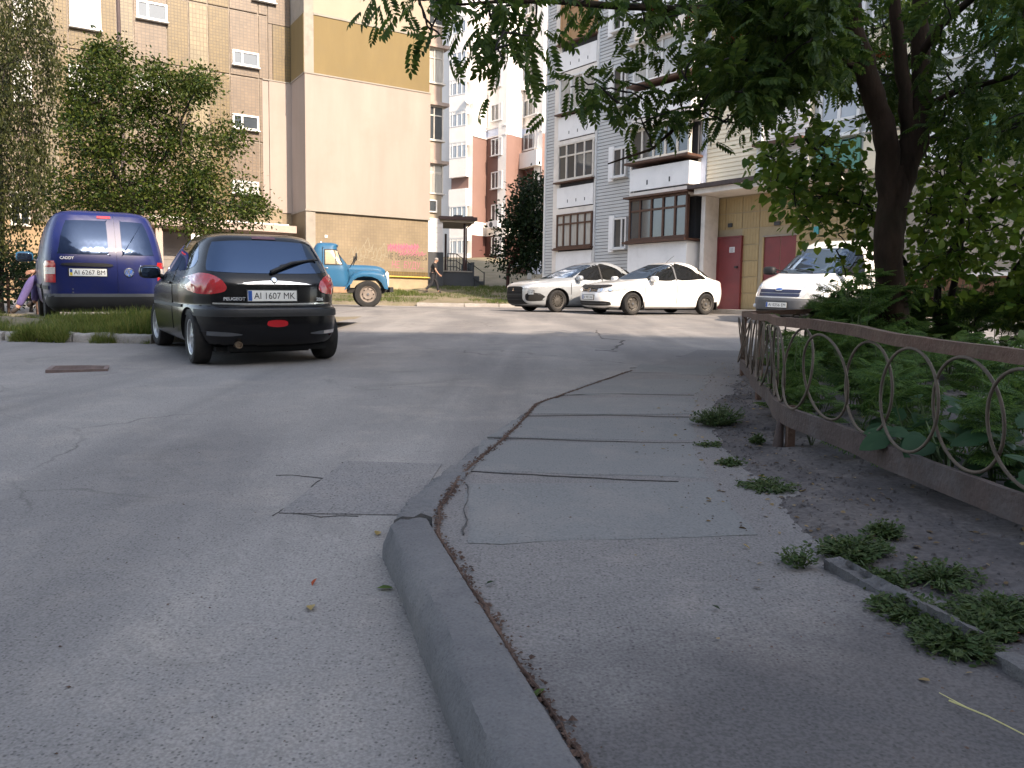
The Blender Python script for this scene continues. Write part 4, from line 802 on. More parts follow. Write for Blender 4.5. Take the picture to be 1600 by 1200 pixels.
def slices(name, ctrl, mats, nf=5., nr=5., N=88, nz=70, mfun=None, wells=(), wr=.33, ww=.24, tw=.7, zlist=None, flat=None):
    """closed body shell from horizontal sections (z, rear x, front x, half width)"""
    zs = [c[0] for c in ctrl]; fr_, ff, fw = (pchip(zs, [c[i] for c in ctrl]) for i in (1, 2, 3))
    zz = sorted(set([round(z, 4) for z in list(np.linspace(zs[0], zs[-1], nz))+zs])); V = []; F = []
    for z in zz:
        xr, xf, b = fr_(z), ff(z), fw(z); xc = (xr+xf)/2; a = (xf-xr)/2; P_ = []
        for k in range(720):
            t = 2*PI*k/720; c, s = math.cos(t), math.sin(t); n = nf if c > 0 else nr
            P_.append((xc+a*math.copysign(abs(c)**(2/n), c), b*math.copysign(abs(s)**(2/n), s)))
        q = np.array(P_+[P_[0]]); L_ = np.concatenate([[0], np.cumsum(np.hypot(*np.diff(q, axis=0).T))]); tt = np.linspace(0, L_[-1], N+1)[:-1]
        V += [(x, y, z) for x, y in zip(np.interp(tt, L_, q[:, 0]), np.interp(tt, L_, q[:, 1]))]
    k = len(zz)
    for i in range(k-1):
        for j in range(N): a = i*N+j; b = i*N+(j+1) % N; F.append((a, b, b+N, a+N))
    F += [tuple(reversed(range(N))), tuple(range((k-1)*N, k*N))]
    mb = MB(); mb.add(V, F); me = mb.mesh(name, mats); o = bpy.data.objects.new(name, me); C.objects.link(o)
    if wells:
        cut = MB()
        for x in wells:
            for s in (1, -1):
                y0, y1 = (tw-ww/2-.03, 1.3) if s > 0 else (-1.3, -tw+ww/2+.03); n = 36
                pr = [(x+wr*math.cos(2*PI*i/n), wr*math.sin(2*PI*i/n)) for i in range(n)]
                cut.add([(p, y, q+flat) for y in (y0, y1) for p, q in pr], [tuple(range(n)), tuple(reversed(range(n, 2*n)))]+[(i, n+i, n+(i+1) % n, (i+1) % n) for i in range(n)])
        cm_ = cut.mesh('cutter', mats); bm = bmesh.new(); bm.from_mesh(cm_); bmesh.ops.recalc_face_normals(bm, faces=bm.faces)
        for f in bm.faces: f.material_index = 1
        bm.to_mesh(cm_); bm.free(); co = bpy.data.objects.new('cutter', cm_); C.objects.link(co)
        md = o.modifiers.new('b', 'BOOLEAN'); md.object = co; md.operation = 'DIFFERENCE'; md.solver = 'EXACT'
        dg = bpy.context.evaluated_depsgraph_get(); dg.update(); me2 = bpy.data.meshes.new_from_object(o.evaluated_get(dg)); o.modifiers.clear(); o.data = me2; bpy.data.objects.remove(co); me = me2; me.name = name
    if mfun:
        for p in me.polygons:
            if p.material_index == 0: p.material_index = mfun(p.center)
    smooth_angle(me, 38); bm = bmesh.new(); bm.from_mesh(me); bvh = BVHTree.FromBMesh(bm); bm.free()
    return o, bvh
def spl(pts, k=6):
    """closed Catmull-Rom outline through the points"""
    n = len(pts); out = []
    for i in range(n):
        p0, p1, p2, p3 = (np.array(pts[(i+j-1) % n], float) for j in range(4))
        for t in np.linspace(0, 1, k, endpoint=False): out.append(tuple(.5*((2*p1)+(-p0+p2)*t+(2*p0-5*p1+4*p2-p3)*t*t+(-p0+3*p1-3*p2+p3)*t**3)))
    return out
AX = {'rear': (Vector((1, 0, 0)), lambda a, b: Vector((-6, a, b))), 'front': (Vector((-1, 0, 0)), lambda a, b: Vector((6, a, b))), 'left': (Vector((0, -1, 0)), lambda a, b: Vector((a, 4, b))), 'right': (Vector((0, 1, 0)), lambda a, b: Vector((a, -4, b))), 'top': (Vector((0, 0, -1)), lambda a, b: Vector((a, b, 5)))}
def cast(bvh, side, a, b):
    d, f = AX[side]; o = f(a, b); h_ = bvh.ray_cast(o, d)
    if h_[0] is None:
        q = bvh.find_nearest(o+d*(5 if side in ('rear', 'front') else 3.2)); return q[0], q[1]
    n = h_[1]
    if n.dot(d) > 0: n = -n
    return h_[0], n
def decal(name, bvh, side, poly, m, parent, off=.004, thick=.02, cell=.07, smooth=True):
    """a thin shell lying on the body over a 2D outline"""
    bm = bmesh.new(); vs = [bm.verts.new((a, b, 0)) for a, b in poly]; bm.faces.new(vs); bmesh.ops.triangulate(bm, faces=bm.faces[:])
    for _ in range(7):
        es = [e for e in bm.edges if e.calc_length() > cell]
        if not es: break
        bmesh.ops.subdivide_edges(bm, edges=es, cuts=1); bmesh.ops.triangulate(bm, faces=bm.faces[:])
    d = AX[side][0]; bd = [e for e in bm.edges if len(e.link_faces) == 1]; back = {}
    for v in list(bm.verts):
        p, n = cast(bvh, side, v.co.x, v.co.y); v.co = p+n*off if n.dot(-d) > .25 else p-d*off
    for e in bd:
        for v in e.verts:
            if v not in back: back[v] = bm.verts.new(v.co+d*thick)
        bm.faces.new((e.verts[0], e.verts[1], back[e.verts[1]], back[e.verts[0]]))
    bmesh.ops.recalc_face_normals(bm, faces=bm.faces)
    c = bm.faces[0]; 
    if c.normal.dot(d) > 0 and c.calc_center_median(): bmesh.ops.reverse_faces(bm, faces=bm.faces)
    for f in bm.faces: f.smooth = smooth
    for e in bd: e.smooth = False
    me = bpy.data.meshes.new(name); bm.to_mesh(me); bm.free(); me.materials.append(m); o = bpy.data.objects.new(name, me); C.objects.link(o); o.parent = parent; return o
def line(bvh, side, pts, wd, m, parent, name='panel_gap', off=.003):
    P_ = []; 
    for (a, b), (c, d) in zip(pts[:-1], pts[1:]):
        n = max(int(math.hypot(c-a, d-b)/.06), 1); P_ += [(a+(c-a)*i/n, b+(d-b)*i/n) for i in range(n)]
    P_.append(pts[-1]); mb = MB(); vs = []
    for i, (a, b) in enumerate(P_):
        p, n = cast(bvh, side, a, b); q, _ = cast(bvh, side, *(P_[min(i+1, len(P_)-1)])); r, _ = cast(bvh, side, *(P_[max(i-1, 0)])); t = (q-r).normalized(); s = t.cross(n).normalized()*wd/2; vs += [p+s+n*off, p-s+n*off]
    mb.add(vs, [(2*i, 2*i+1, 2*i+3, 2*i+2) for i in range(len(P_)-1)]); return mb.build(name, m, parent)
def sellip(rx, ry, rz, n=3., N=20, K=12, M=None):
    mb = MB(); V = []; f = lambda c: math.copysign(abs(c)**(2/n), c)
    for i in range(K+1):
        ph = -PI/2+PI*i/K
        for j in range(N): th = 2*PI*j/N; p = Vector((rx*f(math.cos(ph))*f(math.cos(th)), ry*f(math.cos(ph))*f(math.sin(th)), rz*f(math.sin(ph)))); V.append(M @ p if M is not None else p)
    mb.add(V, [(i*N+j, i*N+(j+1) % N, (i+1)*N+(j+1) % N, (i+1)*N+j) for i in range(K) for j in range(N)]); return mb
def wheel(parent, x, y, R, wd, kind, side, rimm, steer=0., R2=None):
    """tyre with tread shoulder, rim with spokes or steel disc"""
    s = 1 if side > 0 else -1; r0 = R2 or R*.64; h_ = wd/2
    M = Matrix.Translation((x, y, R)) @ Matrix.Rotation(steer, 4, 'Z')
    mb = MB(); mb.lathe([(r0-.01, -h_*.8), (r0+.012, -h_*.92), (R*.86, -h_*1.04), (R*.955, -h_*.93), (R*.99, -h_*.72), (R, -h_*.3), (R, h_*.3), (R*.99, h_*.72), (R*.955, h_*.93), (R*.86, h_*1.04), (r0+.012, h_*.92), (r0-.01, h_*.8)], 44)
    t = mb.build('wheel', M_TYRE, parent, 30); t.matrix_local = M
    mb = MB(); mb.lathe([(r0+.008, h_*.9*s), (r0-.005, h_*.86*s), (r0-.02, h_*.55*s), (r0-.03, -h_*.7*s)], 40)
    if kind == 'steel': mb.lathe([(r0-.02, h_*.55*s), (r0*.80, h_*.45*s), (r0*.62, h_*.72*s), (r0*.42, h_*.60*s), (r0*.25, h_*.66*s), (0, h_*.66*s)], 36)
    else:
        mb.lathe([(r0*.30, h_*.62*s), (r0*.24, h_*.82*s), (0, h_*.86*s)], 24); n = int(kind); 
        for k in range(n):
            a = 2*PI*k/n; ww_ = r0*(.17 if n < 8 else .075); mr = Matrix.Rotation(a, 4, 'Y')
            vs = [mr @ Vector(p) for p in ((r0*.2, h_*.78*s, -ww_*1.25), (r0*.2, h_*.78*s, ww_*1.25), (r0*.97, h_*.62*s, ww_*.75), (r0*.97, h_*.62*s, -ww_*.75), (r0*.2, h_*.4*s, -ww_*1.25), (r0*.2, h_*.4*s, ww_*1.25), (r0*.97, h_*.3*s, ww_*.75), (r0*.97, h_*.3*s, -ww_*.75))]
            mb.add(vs, [(0, 1, 2, 3), (0, 4, 5, 1), (1, 5, 6, 2), (2, 6, 7, 3), (3, 7, 4, 0)])
    mb.build('rim', rimm, t, 35)
    mb = MB(); mb.lathe([(r0-.025, -h_*.2*s), (0, -h_*.15*s)], 30); mb.build('brake_back', M_GAP, t)
    if kind == 'steel':
        mb = MB()
        for k in range(8): a = 2*PI*k/8; mb.lathe([(0, h_*.62*s), (r0*.085, h_*.615*s), (r0*.09, h_*.4*s)], 10, Matrix.Rotation(a, 4, 'Y') @ Matrix.Translation((r0*.68, .012*s, 0)))
        mb.build('rim_hole', M_GAP, t)
    mb = MB(); mb.lathe([(r0*.16, h_*.7*s), (r0*.15, h_*.9*s), (0, h_*.93*s)], 16); mb.build('hub_cap', M_GREYPL if kind == 'steel' else rimm, t, 40)
    return t
def plate(bvh, side, a, z, txt, parent, yellow=False, wd=.52, hh=.112, lean=0.):
    p, n = cast(bvh, side, a, z); x = Vector((0, -1, 0)) if side == 'rear' else Vector((0, 1, 0)); zz = Vector((-1, 0, 0)) if side == 'rear' else Vector((1, 0, 0)); y = Vector((0, 0, 1)); M = Matrix((x, y, zz)).transposed().to_4x4(); M.translation = p+zz*.015
    mb = MB(); mb.box(-wd/2, wd/2, -hh/2, hh/2, -.02, .004, M); t = mb.build('number_plate', M_PLATE, parent)
    mb = MB(); mb.box(-wd/2-.012, wd/2+.012, -hh/2-.012, hh/2+.012, -.025, .0, M); mb.build('plate_holder', M_PLAST, t)
    if yellow:
        for m, z0, z1 in ((M_PBLUE, .0, hh/2-.008), (M_PYEL, -hh/2+.008, 0)): mb = MB(); mb.box(-wd/2+.01, -wd/2+.045, z0, z1, .0041, .0055, M); mb.build('plate_flag', m, t)
    else: mb = MB(); mb.box(-wd/2+.004, -wd/2+.045, -hh/2+.004, hh/2-.004, .0041, .0055, M); mb.build('plate_flag', M_PBLUE, t)
    put_text('plate_text', txt, .095, M_INK, t, M @ Matrix.Translation((.022, -.004, .006)), width=wd-.085); return t
def badge_text(bvh, side, a, z, txt, size, parent, m=None, width=None, off=.006):
    p, n = cast(bvh, side, a, z); x = Vector((0, -1, 0)) if side == 'rear' else Vector((0, 1, 0)); zz = n.normalized(); y = zz.cross(x).normalized(); x = y.cross(zz); M = Matrix((x, y, zz)).transposed().to_4x4(); M.translation = p+zz*off
    return put_text('lettering', txt, size, m or M_BADGE, parent, M, width=width, bold=.0015)
def badge_frame(bvh, side, a, z, off=.006):
    p, n = cast(bvh, side, a, z); x = Vector((0, -1, 0)) if side == 'rear' else Vector((0, 1, 0)); zz = n.normalized(); y = zz.cross(x).normalized(); x = y.cross(zz); M = Matrix((x, y, zz)).transposed().to_4x4(); M.translation = p+zz*off; return M
def ring2d(mb, r, wd, M, n=28):
    vs = []
    for k in range(n): c, s = math.cos(2*PI*k/n), math.sin(2*PI*k/n); vs += [M @ Vector((c*r, s*r, 0)), M @ Vector((c*(r-wd), s*(r-wd), .002))]
    mb.add(vs, [(2*k, 2*((k+1) % n), 2*((k+1) % n)+1, 2*k+1) for k in range(n)])
def stroke2d(mb, pts, wd, M):
    for (a, b), (c, d) in zip(pts[:-1], pts[1:]):
        t = Vector((c-a, d-b)).normalized(); n = Vector((-t.y, t.x))*wd/2; mb.add([M @ Vector(p) for p in ((a+n.x, b+n.y, .001), (a-n.x, b-n.y, .001), (c-n.x, d-n.y, .001), (c+n.x, d+n.y, .001))], [(0, 1, 2, 3)])
def vw_badge(bvh, side, a, z, r, parent, dark=True):
    M = badge_frame(bvh, side, a, z, .022); mb = MB(); n = 24; mb.add([M @ Vector((math.cos(2*PI*k/n)*r, math.sin(2*PI*k/n)*r, -.003)) for k in range(n)], [tuple(range(n))]); b = mb.build('badge', M_PBLUE if dark else M_PLAST, parent)
    mb = MB(); ring2d(mb, r, r*.14, M); stroke2d(mb, [(-.62*r, .68*r), (-.2*r, -.05*r), (0, .38*r)][:2]+[(0.0*r, .42*r)], r*.14, M)
    mb2 = mb; stroke2d(mb2, [(-.30*r, .85*r), (0, .12*r), (.30*r, .85*r)], r*.15, M); stroke2d(mb2, [(-.8*r, .35*r), (-.36*r, -.75*r), (0, .02*r), (.36*r, -.75*r), (.8*r, .35*r)], r*.15, M); mb2.build('emblem', M_CHROME, b)
def place(name, label, cat, p, ang, dz=0., group=None):
    """stand a vehicle on the sloping ground, nose towards ang"""
    s = (G(p[1]+1)-G(p[1]-1))/2; up = Vector((0, -s, 1)).normalized(); f = Vector((math.cos(ang), math.sin(ang), 0)); f = (f-up*f.dot(up)).normalized(); l = up.cross(f)
    t = thing(name, label, cat, (0, 0, 0), 0, group); M = Matrix((f, l, up)).transposed().to_4x4(); M.translation = (p[0], p[1], G(p[1])+dz); t.matrix_world = M; return t
def mirror(parent, x, y, z, side, m, sc=1., fwd=1):
    s = 1 if side > 0 else -1; M = Matrix.Translation((x, y+.10*s*sc, z)); o = sellip(.075*sc, .115*sc, .075*sc, 3.2, 18, 10, M).build('mirror', m, parent, 60)
    mb = MB(); mb.tube([(x+.0, y-.06*s, z-.06*sc), (x, y+.03*s, z-.03)], .028, 8); mb.build('mirror_stalk', M_PLAST, o)
    sellip(.012, .095*sc, .058*sc, 4, 16, 8, Matrix.Translation((x-.068*sc, y+.10*s*sc, z))).build('mirror_glass', M_AUTOGL, o, 60)
def handle(bvh, parent, x, z, side, m):
    p, n = cast(bvh, side, x, z); sellip(.085, .014, .014, 3, 14, 8, Matrix.Translation(p+n*.016)).build('door_handle', m, parent, 60)
mir = lambda poly: [(-a, b) for a, b in reversed(poly)]

# ---- black hatchback seen from behind
rl_, rr_ = hit(303, 568), hit(512, 559); hd = math.atan2(.85, -.53); f = Vector((math.cos(hd), math.sin(hd), 0)); mid_ = (rl_+rr_)/2; cc = mid_+f*1.22
H = place('black_hatchback', 'black three-door hatchback with red tail lamps parked with its nose on the grass', 'car', (cc.x, cc.y), hd)
ctrl = [(.19, -1.62, 1.78, .68), (.235, -1.74, 1.92, .79), (.32, -1.80, 1.98, .82), (.45, -1.822, 2.01, .832), (.56, -1.82, 2.0, .835), (.618, -1.80, 1.98, .829), (.645, -1.755, 1.94, .824), (.75, -1.748, 1.86, .828), (.85, -1.735, 1.52, .822), (.92, -1.705, 1.15, .80), (.98, -1.665, .95, .775), (1.1, -1.575, .72, .725), (1.25, -1.45, .42, .66), (1.345, -1.36, .15, .60), (1.395, -1.27, -.1, .53), (1.42, -1.10, -.28, .42), (1.432, -.85, -.45, .25)]
o, bv = slices('body', ctrl, [M_BLACKP, M_GAP], 3.8, 4.8, wells=(-1.221, 1.221), wr=.325, tw=.715, ww=.2, flat=.29); o.parent = H
rg = spl([(.60, 1.0), (.64, 1.03), (.605, 1.16), (.545, 1.295), (.50, 1.315), (.2, 1.335), (-.2, 1.335), (-.50, 1.315), (-.545, 1.295), (-.605, 1.16), (-.64, 1.03), (-.60, 1.0), (-.3, .985), (.3, .985)], 4)
decal('rear_window', bv, 'rear', rg, M_AUTOGL, H, .004, .02, .05)
decal('high_brake_light', bv, 'rear', [(-.13, 1.352), (.13, 1.352), (.12, 1.385), (-.12, 1.385)], M_REDD, H, .006)
tl = spl([(.80, .80), (.72, .765), (.62, .765), (.515, .79), (.49, .84), (.53, .91), (.62, .965), (.72, .975), (.79, .93), (.815, .86)], 5)
for t_ in (tl, mir(tl)): decal('tail_lamp', bv, 'rear', t_, M_REDL, H, .012, .03, .04)
for sd, s in (('left', 1), ('right', -1)):
    decal('side_window', bv, sd, spl([(-1.24, 1.05), (-.55, 1.01), (-.50, 1.2), (-.52, 1.32), (-.8, 1.33), (-1.1, 1.27)], 4), M_AUTOGL, H, .003)
    d = decal('door', bv, sd, [(-.46, .34), (.80, .34), (.86, .60), (.86, .93), (.30, .985), (-.46, .99)], M_BLACKP, H, .006, .02, .1); decal('door_window', bv, sd, spl([(-.44, 1.01), (.3, 1.0), (.62, 1.0), (.42, 1.15), (.12, 1.31), (-.2, 1.34), (-.46, 1.33)], 4), M_AUTOGL, d, .004)
    handle(bv, d, -.32, .86, sd, M_BLACKP)
    line(bv, sd, [(-1.0, .62), (.9, .60)], .035, M_PLAST, H, 'rub_strip', .012)
    for k, (x, st) in enumerate(((-1.221, 0), (1.221, .06 if s > 0 else .06))): wheel(H, x, s*.695, .29, .19, '9', s, M_ALLOY, st)
mirror(H, .62, .80, .98, 1, M_BLACKP, 1.1); mirror(H, .62, -.80, .98, -1, M_BLACKP, 1.1)
hb = decal('tailgate_handle', bv, 'rear', spl([(.40, .865), (.2, .89), (.0, .90), (-.2, .89), (-.40, .865), (-.2, .868), (.2, .868)], 4), M_CHROME, H, .018, .03, .05)
Mb = badge_frame(bv, 'rear', 0, .905, .02); sellip(.032, .04, .012, 2.2, 16, 8, Mb).build('badge', M_CHROME, H, 60)
plate(bv, 'rear', .03, .75, 'AI 1607 MK', H); badge_text(bv, 'rear', .42, .715, 'PEUGEOT', .045, H, width=.22); badge_text(bv, 'rear', -.50, .71, '206', .045, H, width=.09)
line(bv, 'rear', [(.62, .668), (.3, .662), (0, .66), (-.3, .662), (-.62, .668)], .016, M_CHROME, H, 'chrome_strip', .008)
line(bv, 'rear', [(.60, .985), (.60, .80)], .008, M_GAP, H); line(bv, 'rear', [(.79, .64), (.5, .635), (0, .632), (-.5, .635), (-.79, .64)], .012, M_GAP, H)
bp = decal('bumper_strip', bv, 'rear', [(.79, .53), (.5, .53), (-.5, .53), (-.79, .53), (-.79, .60), (-.5, .60), (.5, .60), (.79, .60)], M_PLAST, H, .014, .03, .07)
decal('fog_lamp', bv, 'rear', spl([(.11, .455), (.09, .485), (0, .495), (-.09, .485), (-.11, .455), (-.09, .43), (0, .42), (.09, .43)], 4), M_REDL, H, .012)
for s in (1, -1): decal('bumper_insert', bv, 'rear', spl([(s*a, b) for a, b in ((.72, .34), (.5, .33), (.36, .345), (.5, .37), (.72, .375))][::s], 4), M_GREYPL, H, .008)
line(bv, 'rear', [(-.52, .355), (-.74, .36)], .035, M_LAMPC, H, 'reverse_lamp', .014); line(bv, 'rear', [(-.62, .318), (-.73, .322)], .025, M_REDL, H, 'reflector', .013)
mb = MB(); mb.lathe([(.0, .03), (.026, .03), (.03, -.0), (.036, 0), (.036, .2)], 20, Matrix.Translation((-1.80, .40, .235)) @ Matrix.Rotation(-PI/2, 4, 'Z')); mb.build('exhaust_pipe', mat('exhaust_steel', (.32, .24, .17), .4, .3, 20, metal=.8), H, 40)
mb = MB(); mb.box(-1.6, 1.6, -.6, .6, .15, .2); mb.box(-1.45, -.95, -.45, .40, .12, .19); mb.tube([(-1.22, -.66, .25), (-1.22, .66, .25)], .05, 8); mb.box(-1.66, -1.2, .18, .48, .155, .25); mb.build('underbody', M_GAP, H)
w0, _ = cast(bv, 'rear', .02, 1.0); w1, _ = cast(bv, 'rear', -.22, 1.10); w2, _ = cast(bv, 'rear', -.50, 1.145)
mb = MB(); mb.tube([w0+Vector((-.03, 0, 0)), w1+Vector((-.05, 0, .0)), w2+Vector((-.03, 0, 0))], [.022, .018, .01], 8); mb.tube([w1+Vector((-.02, .12, -.03)), w2+Vector((-.015, -.05, .0))], .012, 6); sellip(.03, .04, .03, 2.4, 12, 8, Matrix.Translation(w0+Vector((-.02, 0, 0)))); mb.build('rear_wiper', M_PLAST, H, 50)
mb = MB(); mb.tube([(-.6, -.1, 1.425), (-.85, -.1, 1.75)], [.006, .003], 6); 
M_TYRE_ = M_TYRE

# ---- dark blue van seen from behind
hv = math.atan2(.845, -.535); fv = Vector((math.cos(hv), math.sin(hv), 0)); rc = P(172, 470, 12.7); cv = rc+fv*2.2
VN = place('blue_van', 'dark blue delivery van with yellow-blue plate seen from behind on the grass edge', 'van', (cv.x, cv.y), hv, .09)
ctrl = [(.24, -2.08, 2.0, .76), (.34, -2.19, 2.1, .86), (.45, -2.205, 2.16, .885), (.60, -2.20, 2.18, .893), (.80, -2.195, 2.12, .897), (1.0, -2.19, 1.75, .892), (1.12, -2.175, 1.3, .873), (1.3, -2.12, 1.0, .84), (1.5, -2.05, .7, .79), (1.65, -1.99, .45, .735), (1.75, -1.94, .2, .68), (1.80, -1.88, .05, .60), (1.83, -1.75, -.1, .45)]
o, bv = slices('body', ctrl, [M_BLUEV, M_GAP, M_PLAST], 4.5, 7.5, wells=(-1.34, 1.34), wr=.36, tw=.78, ww=.22, flat=.32, mfun=lambda c: 2 if c.z < .42 and c.x < -1.75 else 0); o.parent = VN
L_ = decal('rear_door', bv, 'rear', [(.78, .46), (.775, 1.0), (.70, 1.5), (.60, 1.74), (-.12, 1.745), (-.12, .46)], M_BLUEV, VN, .01, .02, .09)
R_ = decal('rear_door', bv, 'rear', [(-.135, .46), (-.135, 1.745), (-.60, 1.74), (-.70, 1.5), (-.775, 1.0), (-.78, .46)], M_BLUEV, VN, .01, .02, .09)
decal('rear_window', bv, 'rear', spl([(.655, 1.17), (.62, 1.4), (.545, 1.62), (.48, 1.655), (.0, 1.665), (-.02, 1.64), (-.02, 1.16), (.0, 1.14), (.62, 1.14)], 4), M_VGLASS, L_, .016, .02, .08)
decal('rear_window', bv, 'rear', spl([(-.24, 1.14), (-.64, 1.14), (-.665, 1.17), (-.63, 1.4), (-.56, 1.62), (-.50, 1.655), (-.25, 1.665), (-.22, 1.64), (-.22, 1.16)], 4), M_VGLASS, R_, .016, .02, .08)
for s in (1, -1):
    q = [(.868, .70), (.715, .70), (.71, .98), (.72, 1.03), (.845, 1.03), (.862, .98)]; q = q if s > 0 else mir(q); t = decal('tail_lamp', bv, 'rear', q, M_REDL, VN, .018, .03, .05)
    q = [(.864, .83), (.716, .83), (.713, .93), (.862, .93)]; decal('lamp_lens', bv, 'rear', q if s > 0 else mir(q), M_LAMPC, t, .022, .01, .05)
    sd = 'left' if s > 0 else 'right'; decal('door', bv, sd, [(-.1, .5), (1.0, .5), (1.0, 1.08), (-.1, 1.1)], M_BLUEV, VN, .005, .02, .1); decal('door_window', bv, sd, [(-.05, 1.12), (.95, 1.1), (.5, 1.55), (-.05, 1.6)], M_AUTOGL, VN, .005)
    for x in (-1.34, 1.34): wheel(VN, x, s*.77, .32, .2, 'steel', s, M_DUSTR)
    line(bv, 'left' if s > 0 else 'right', [(-2.0, .62), (2.0, .62)], .06, M_PLAST, VN, 'rub_strip', .012)
mirror(VN, .92, .93, 1.12, 1, M_BLUET, 1.25); mirror(VN, .92, -.93, 1.12, -1, M_PLAST, 1.25)
decal('high_brake_light', bv, 'rear', [(.10, 1.70), (.10, 1.735), (-.09, 1.735), (-.09, 1.70)], M_REDL, VN, .02, .03)
decal('handle_trim', bv, 'rear', spl([(.60, .965), (.58, 1.0), (.2, 1.005), (-.04, .995), (-.05, .955), (.2, .95)], 4), M_PLAST, VN, .03, .04, .05)
plate(bv, 'rear', .28, .86, 'AI 6267 BM', VN, True); badge_text(bv, 'rear', .56, 1.075, 'CADDY', .06, VN, width=.19, off=.02); vw_badge(bv, 'rear', -.30, .865, .072, VN)
decal('bumper', bv, 'rear', [(.85, .30), (.86, .46), (.80, .505), (-.80, .505), (-.86, .46), (-.85, .30)], M_PLAST, VN, .05, .08, .1)
line(bv, 'rear', [(.83, .505), (-.83, .505)], .05, M_GREYPL, VN, 'bumper_step', .055)
for k, (x, w_) in enumerate(((.62, .05), (.42, .08))): badge_text(bv, 'rear', .50, .60-.05*k, 'III', .03, VN, M_GREYPL, off=.02)

# ---- white saloon
hp = math.radians(-152); fp = Vector((math.cos(hp), math.sin(hp), 0)); lp = Vector((-fp.y, fp.x, 0)); pw = P(985, 492, 21.55); cp = pw-fp*1.276-lp*.73
WS = place('white_saloon', 'white saloon car with black bonnet guard and steel wheels', 'car', (cp.x, cp.y), hp)
sed = lambda dx=0: None
ctrl = [(.17, -1.95, 1.98, .70), (.22, -2.07, 2.10, .79), (.32, -2.13, 2.15, .825), (.45, -2.16, 2.16, .842), (.58, -2.17, 2.14, .849), (.68, -2.165, 2.10, .85), (.76, -2.15, 2.02, .846), (.83, -2.13, 1.80, .838), (.89, -2.11, 1.42, .83), (.94, -2.06, 1.06, .812), (.97, -1.97, .92, .79), (1.0, -1.82, .84, .775), (1.06, -1.66, .70, .745), (1.2, -1.43, .38, .68), (1.33, -1.18, .03, .612), (1.41, -.92, -.22, .55), (1.45, -.70, -.42, .44), (1.465, -.6, -.55, .25)]
def saloon(T, m, bm_, wb, rimk, rimm, R=.30, tint=M_TINT, spoil=False):
    o, bv = slices('body', ctrl, [m, M_GAP], 4.2, 4.0, wells=(-wb/2, wb/2), wr=R+.055, tw=.73, ww=.2, flat=R); o.parent = T
    decal('windscreen', bv, 'front', spl([(.70, .985), (.70, 1.02), (.60, 1.25), (.54, 1.35), (.3, 1.385), (-.3, 1.385), (-.54, 1.35), (-.60, 1.25), (-.70, 1.02), (-.70, .985), (-.3, .955), (.3, .955)], 4), M_AUTOGL2, T, .004, .02, .06)
    decal('rear_window', bv, 'rear', spl([(.62, 1.02), (.50, 1.36), (-.50, 1.36), (-.62, 1.02)], 6), tint, T, .004)
    for s, sd in ((1, 'left'), (-1, 'right')):
        d = decal('front_door', bv, sd, [(-.18, .30), (.84, .30), (.90, .5), (.90, .885), (-.18, .93)], m, T, .006, .02, .1); decal('side_window', bv, sd, spl([(-.16, .965), (.62, .935), (.72, .95), (.50, 1.12), (.22, 1.31), (-.02, 1.385), (-.15, 1.385)], 4), tint, d, .005); handle(bv, d, -.02, .86, sd, m)
        d = decal('rear_door', bv, sd, [(-.20, .30), (-.20, .93), (-1.15, .955), (-1.15, .75), (-.92, .45), (-.86, .30)], m, T, .006, .02, .1); decal('side_window', bv, sd, spl([(-.21, .97), (-.21, 1.385), (-.5, 1.38), (-.78, 1.30), (-.95, 1.19), (-1.05, 1.02), (-.98, .985)], 4), tint, d, .005); handle(bv, d, -.98, .88, sd, m)
        decal('quarter_window', bv, sd, spl([(-1.07, 1.0), (-1.0, 1.17), (-.99, 1.17), (-1.15, 1.11), (-1.27, 1.03), (-1.24, .995)], 4), tint, T, .006)
        line(bv, sd, [(-.19, .93), (-.19, 1.38)], .05, M_GREYPL if m is M_WHITEP else M_PLAST, T, 'door_pillar', .008)
        line(bv, sd, [(-.19, .31), (-.19, .93)], .018, M_GAP, T, 'panel_gap', .009); line(bv, sd, [(.90, .5), (.90, .88)], .018, M_GAP, T, 'panel_gap', .009); line(bv, sd, [(-1.16, .76), (-1.16, .95)], .018, M_GAP, T, 'panel_gap', .009)
        mirror(T, .66, s*.82, .97, s, m, 1.05, 1)
        for k, x in enumerate((-wb/2, wb/2)): wheel(T, x, s*.735, R, .2, rimk, s, rimm, .10 if k else 0)
        if m is M_WHITEP:
            for x in (-wb/2-R-.07, wb/2-R-.07):
                mb = MB(); mb.box(x-.01, x+.01, s*.66, s*.84, .14, .36) if s > 0 else mb.box(x-.01, x+.01, -.84, -.66, .14, .36); mb.build('mud_flap', M_PLAST, T)
        decal('tail_lamp', bv, sd, spl([(-2.02, .72), (-2.0, .88), (-1.93, .94), (-2.06, .93), (-2.12, .80)], 4), M_REDL, T, .008, .02, .05)
    mb = MB(); mb.box(-1.9, 1.9, -.62, .62, .13, .18); mb.build('underbody', M_GAP, T)
    return bv
bv = saloon(WS, M_WHITEP, None, 2.552, 'steel', M_STEELR)
hl = spl([(.80, .64), (.60, .60), (.40, .60), (.36, .64), (.38, .70), (.56, .725), (.75, .765), (.83, .74)], 5)
for q in (hl, mir(hl)): t = decal('headlight', bv, 'front', q, M_LAMPW, WS, .008, .03, .045); 
for s in (1, -1):
    for a, r in ((s*.48, .05), (s*.66, .055)):
        p, n = cast(bv, 'front', a, .665); mb = MB(); M = n.to_track_quat('Z', 'Y').to_matrix().to_4x4(); M.translation = p+n*.012; ring2d(mb, r, r*.25, M, 18); mb.add([M @ Vector((math.cos(2*PI*k/16)*r*.75, math.sin(2*PI*k/16)*r*.75, .001)) for k in range(16)], [tuple(range(16))]); mb.build('lamp_bulb', M_CHROME, WS)
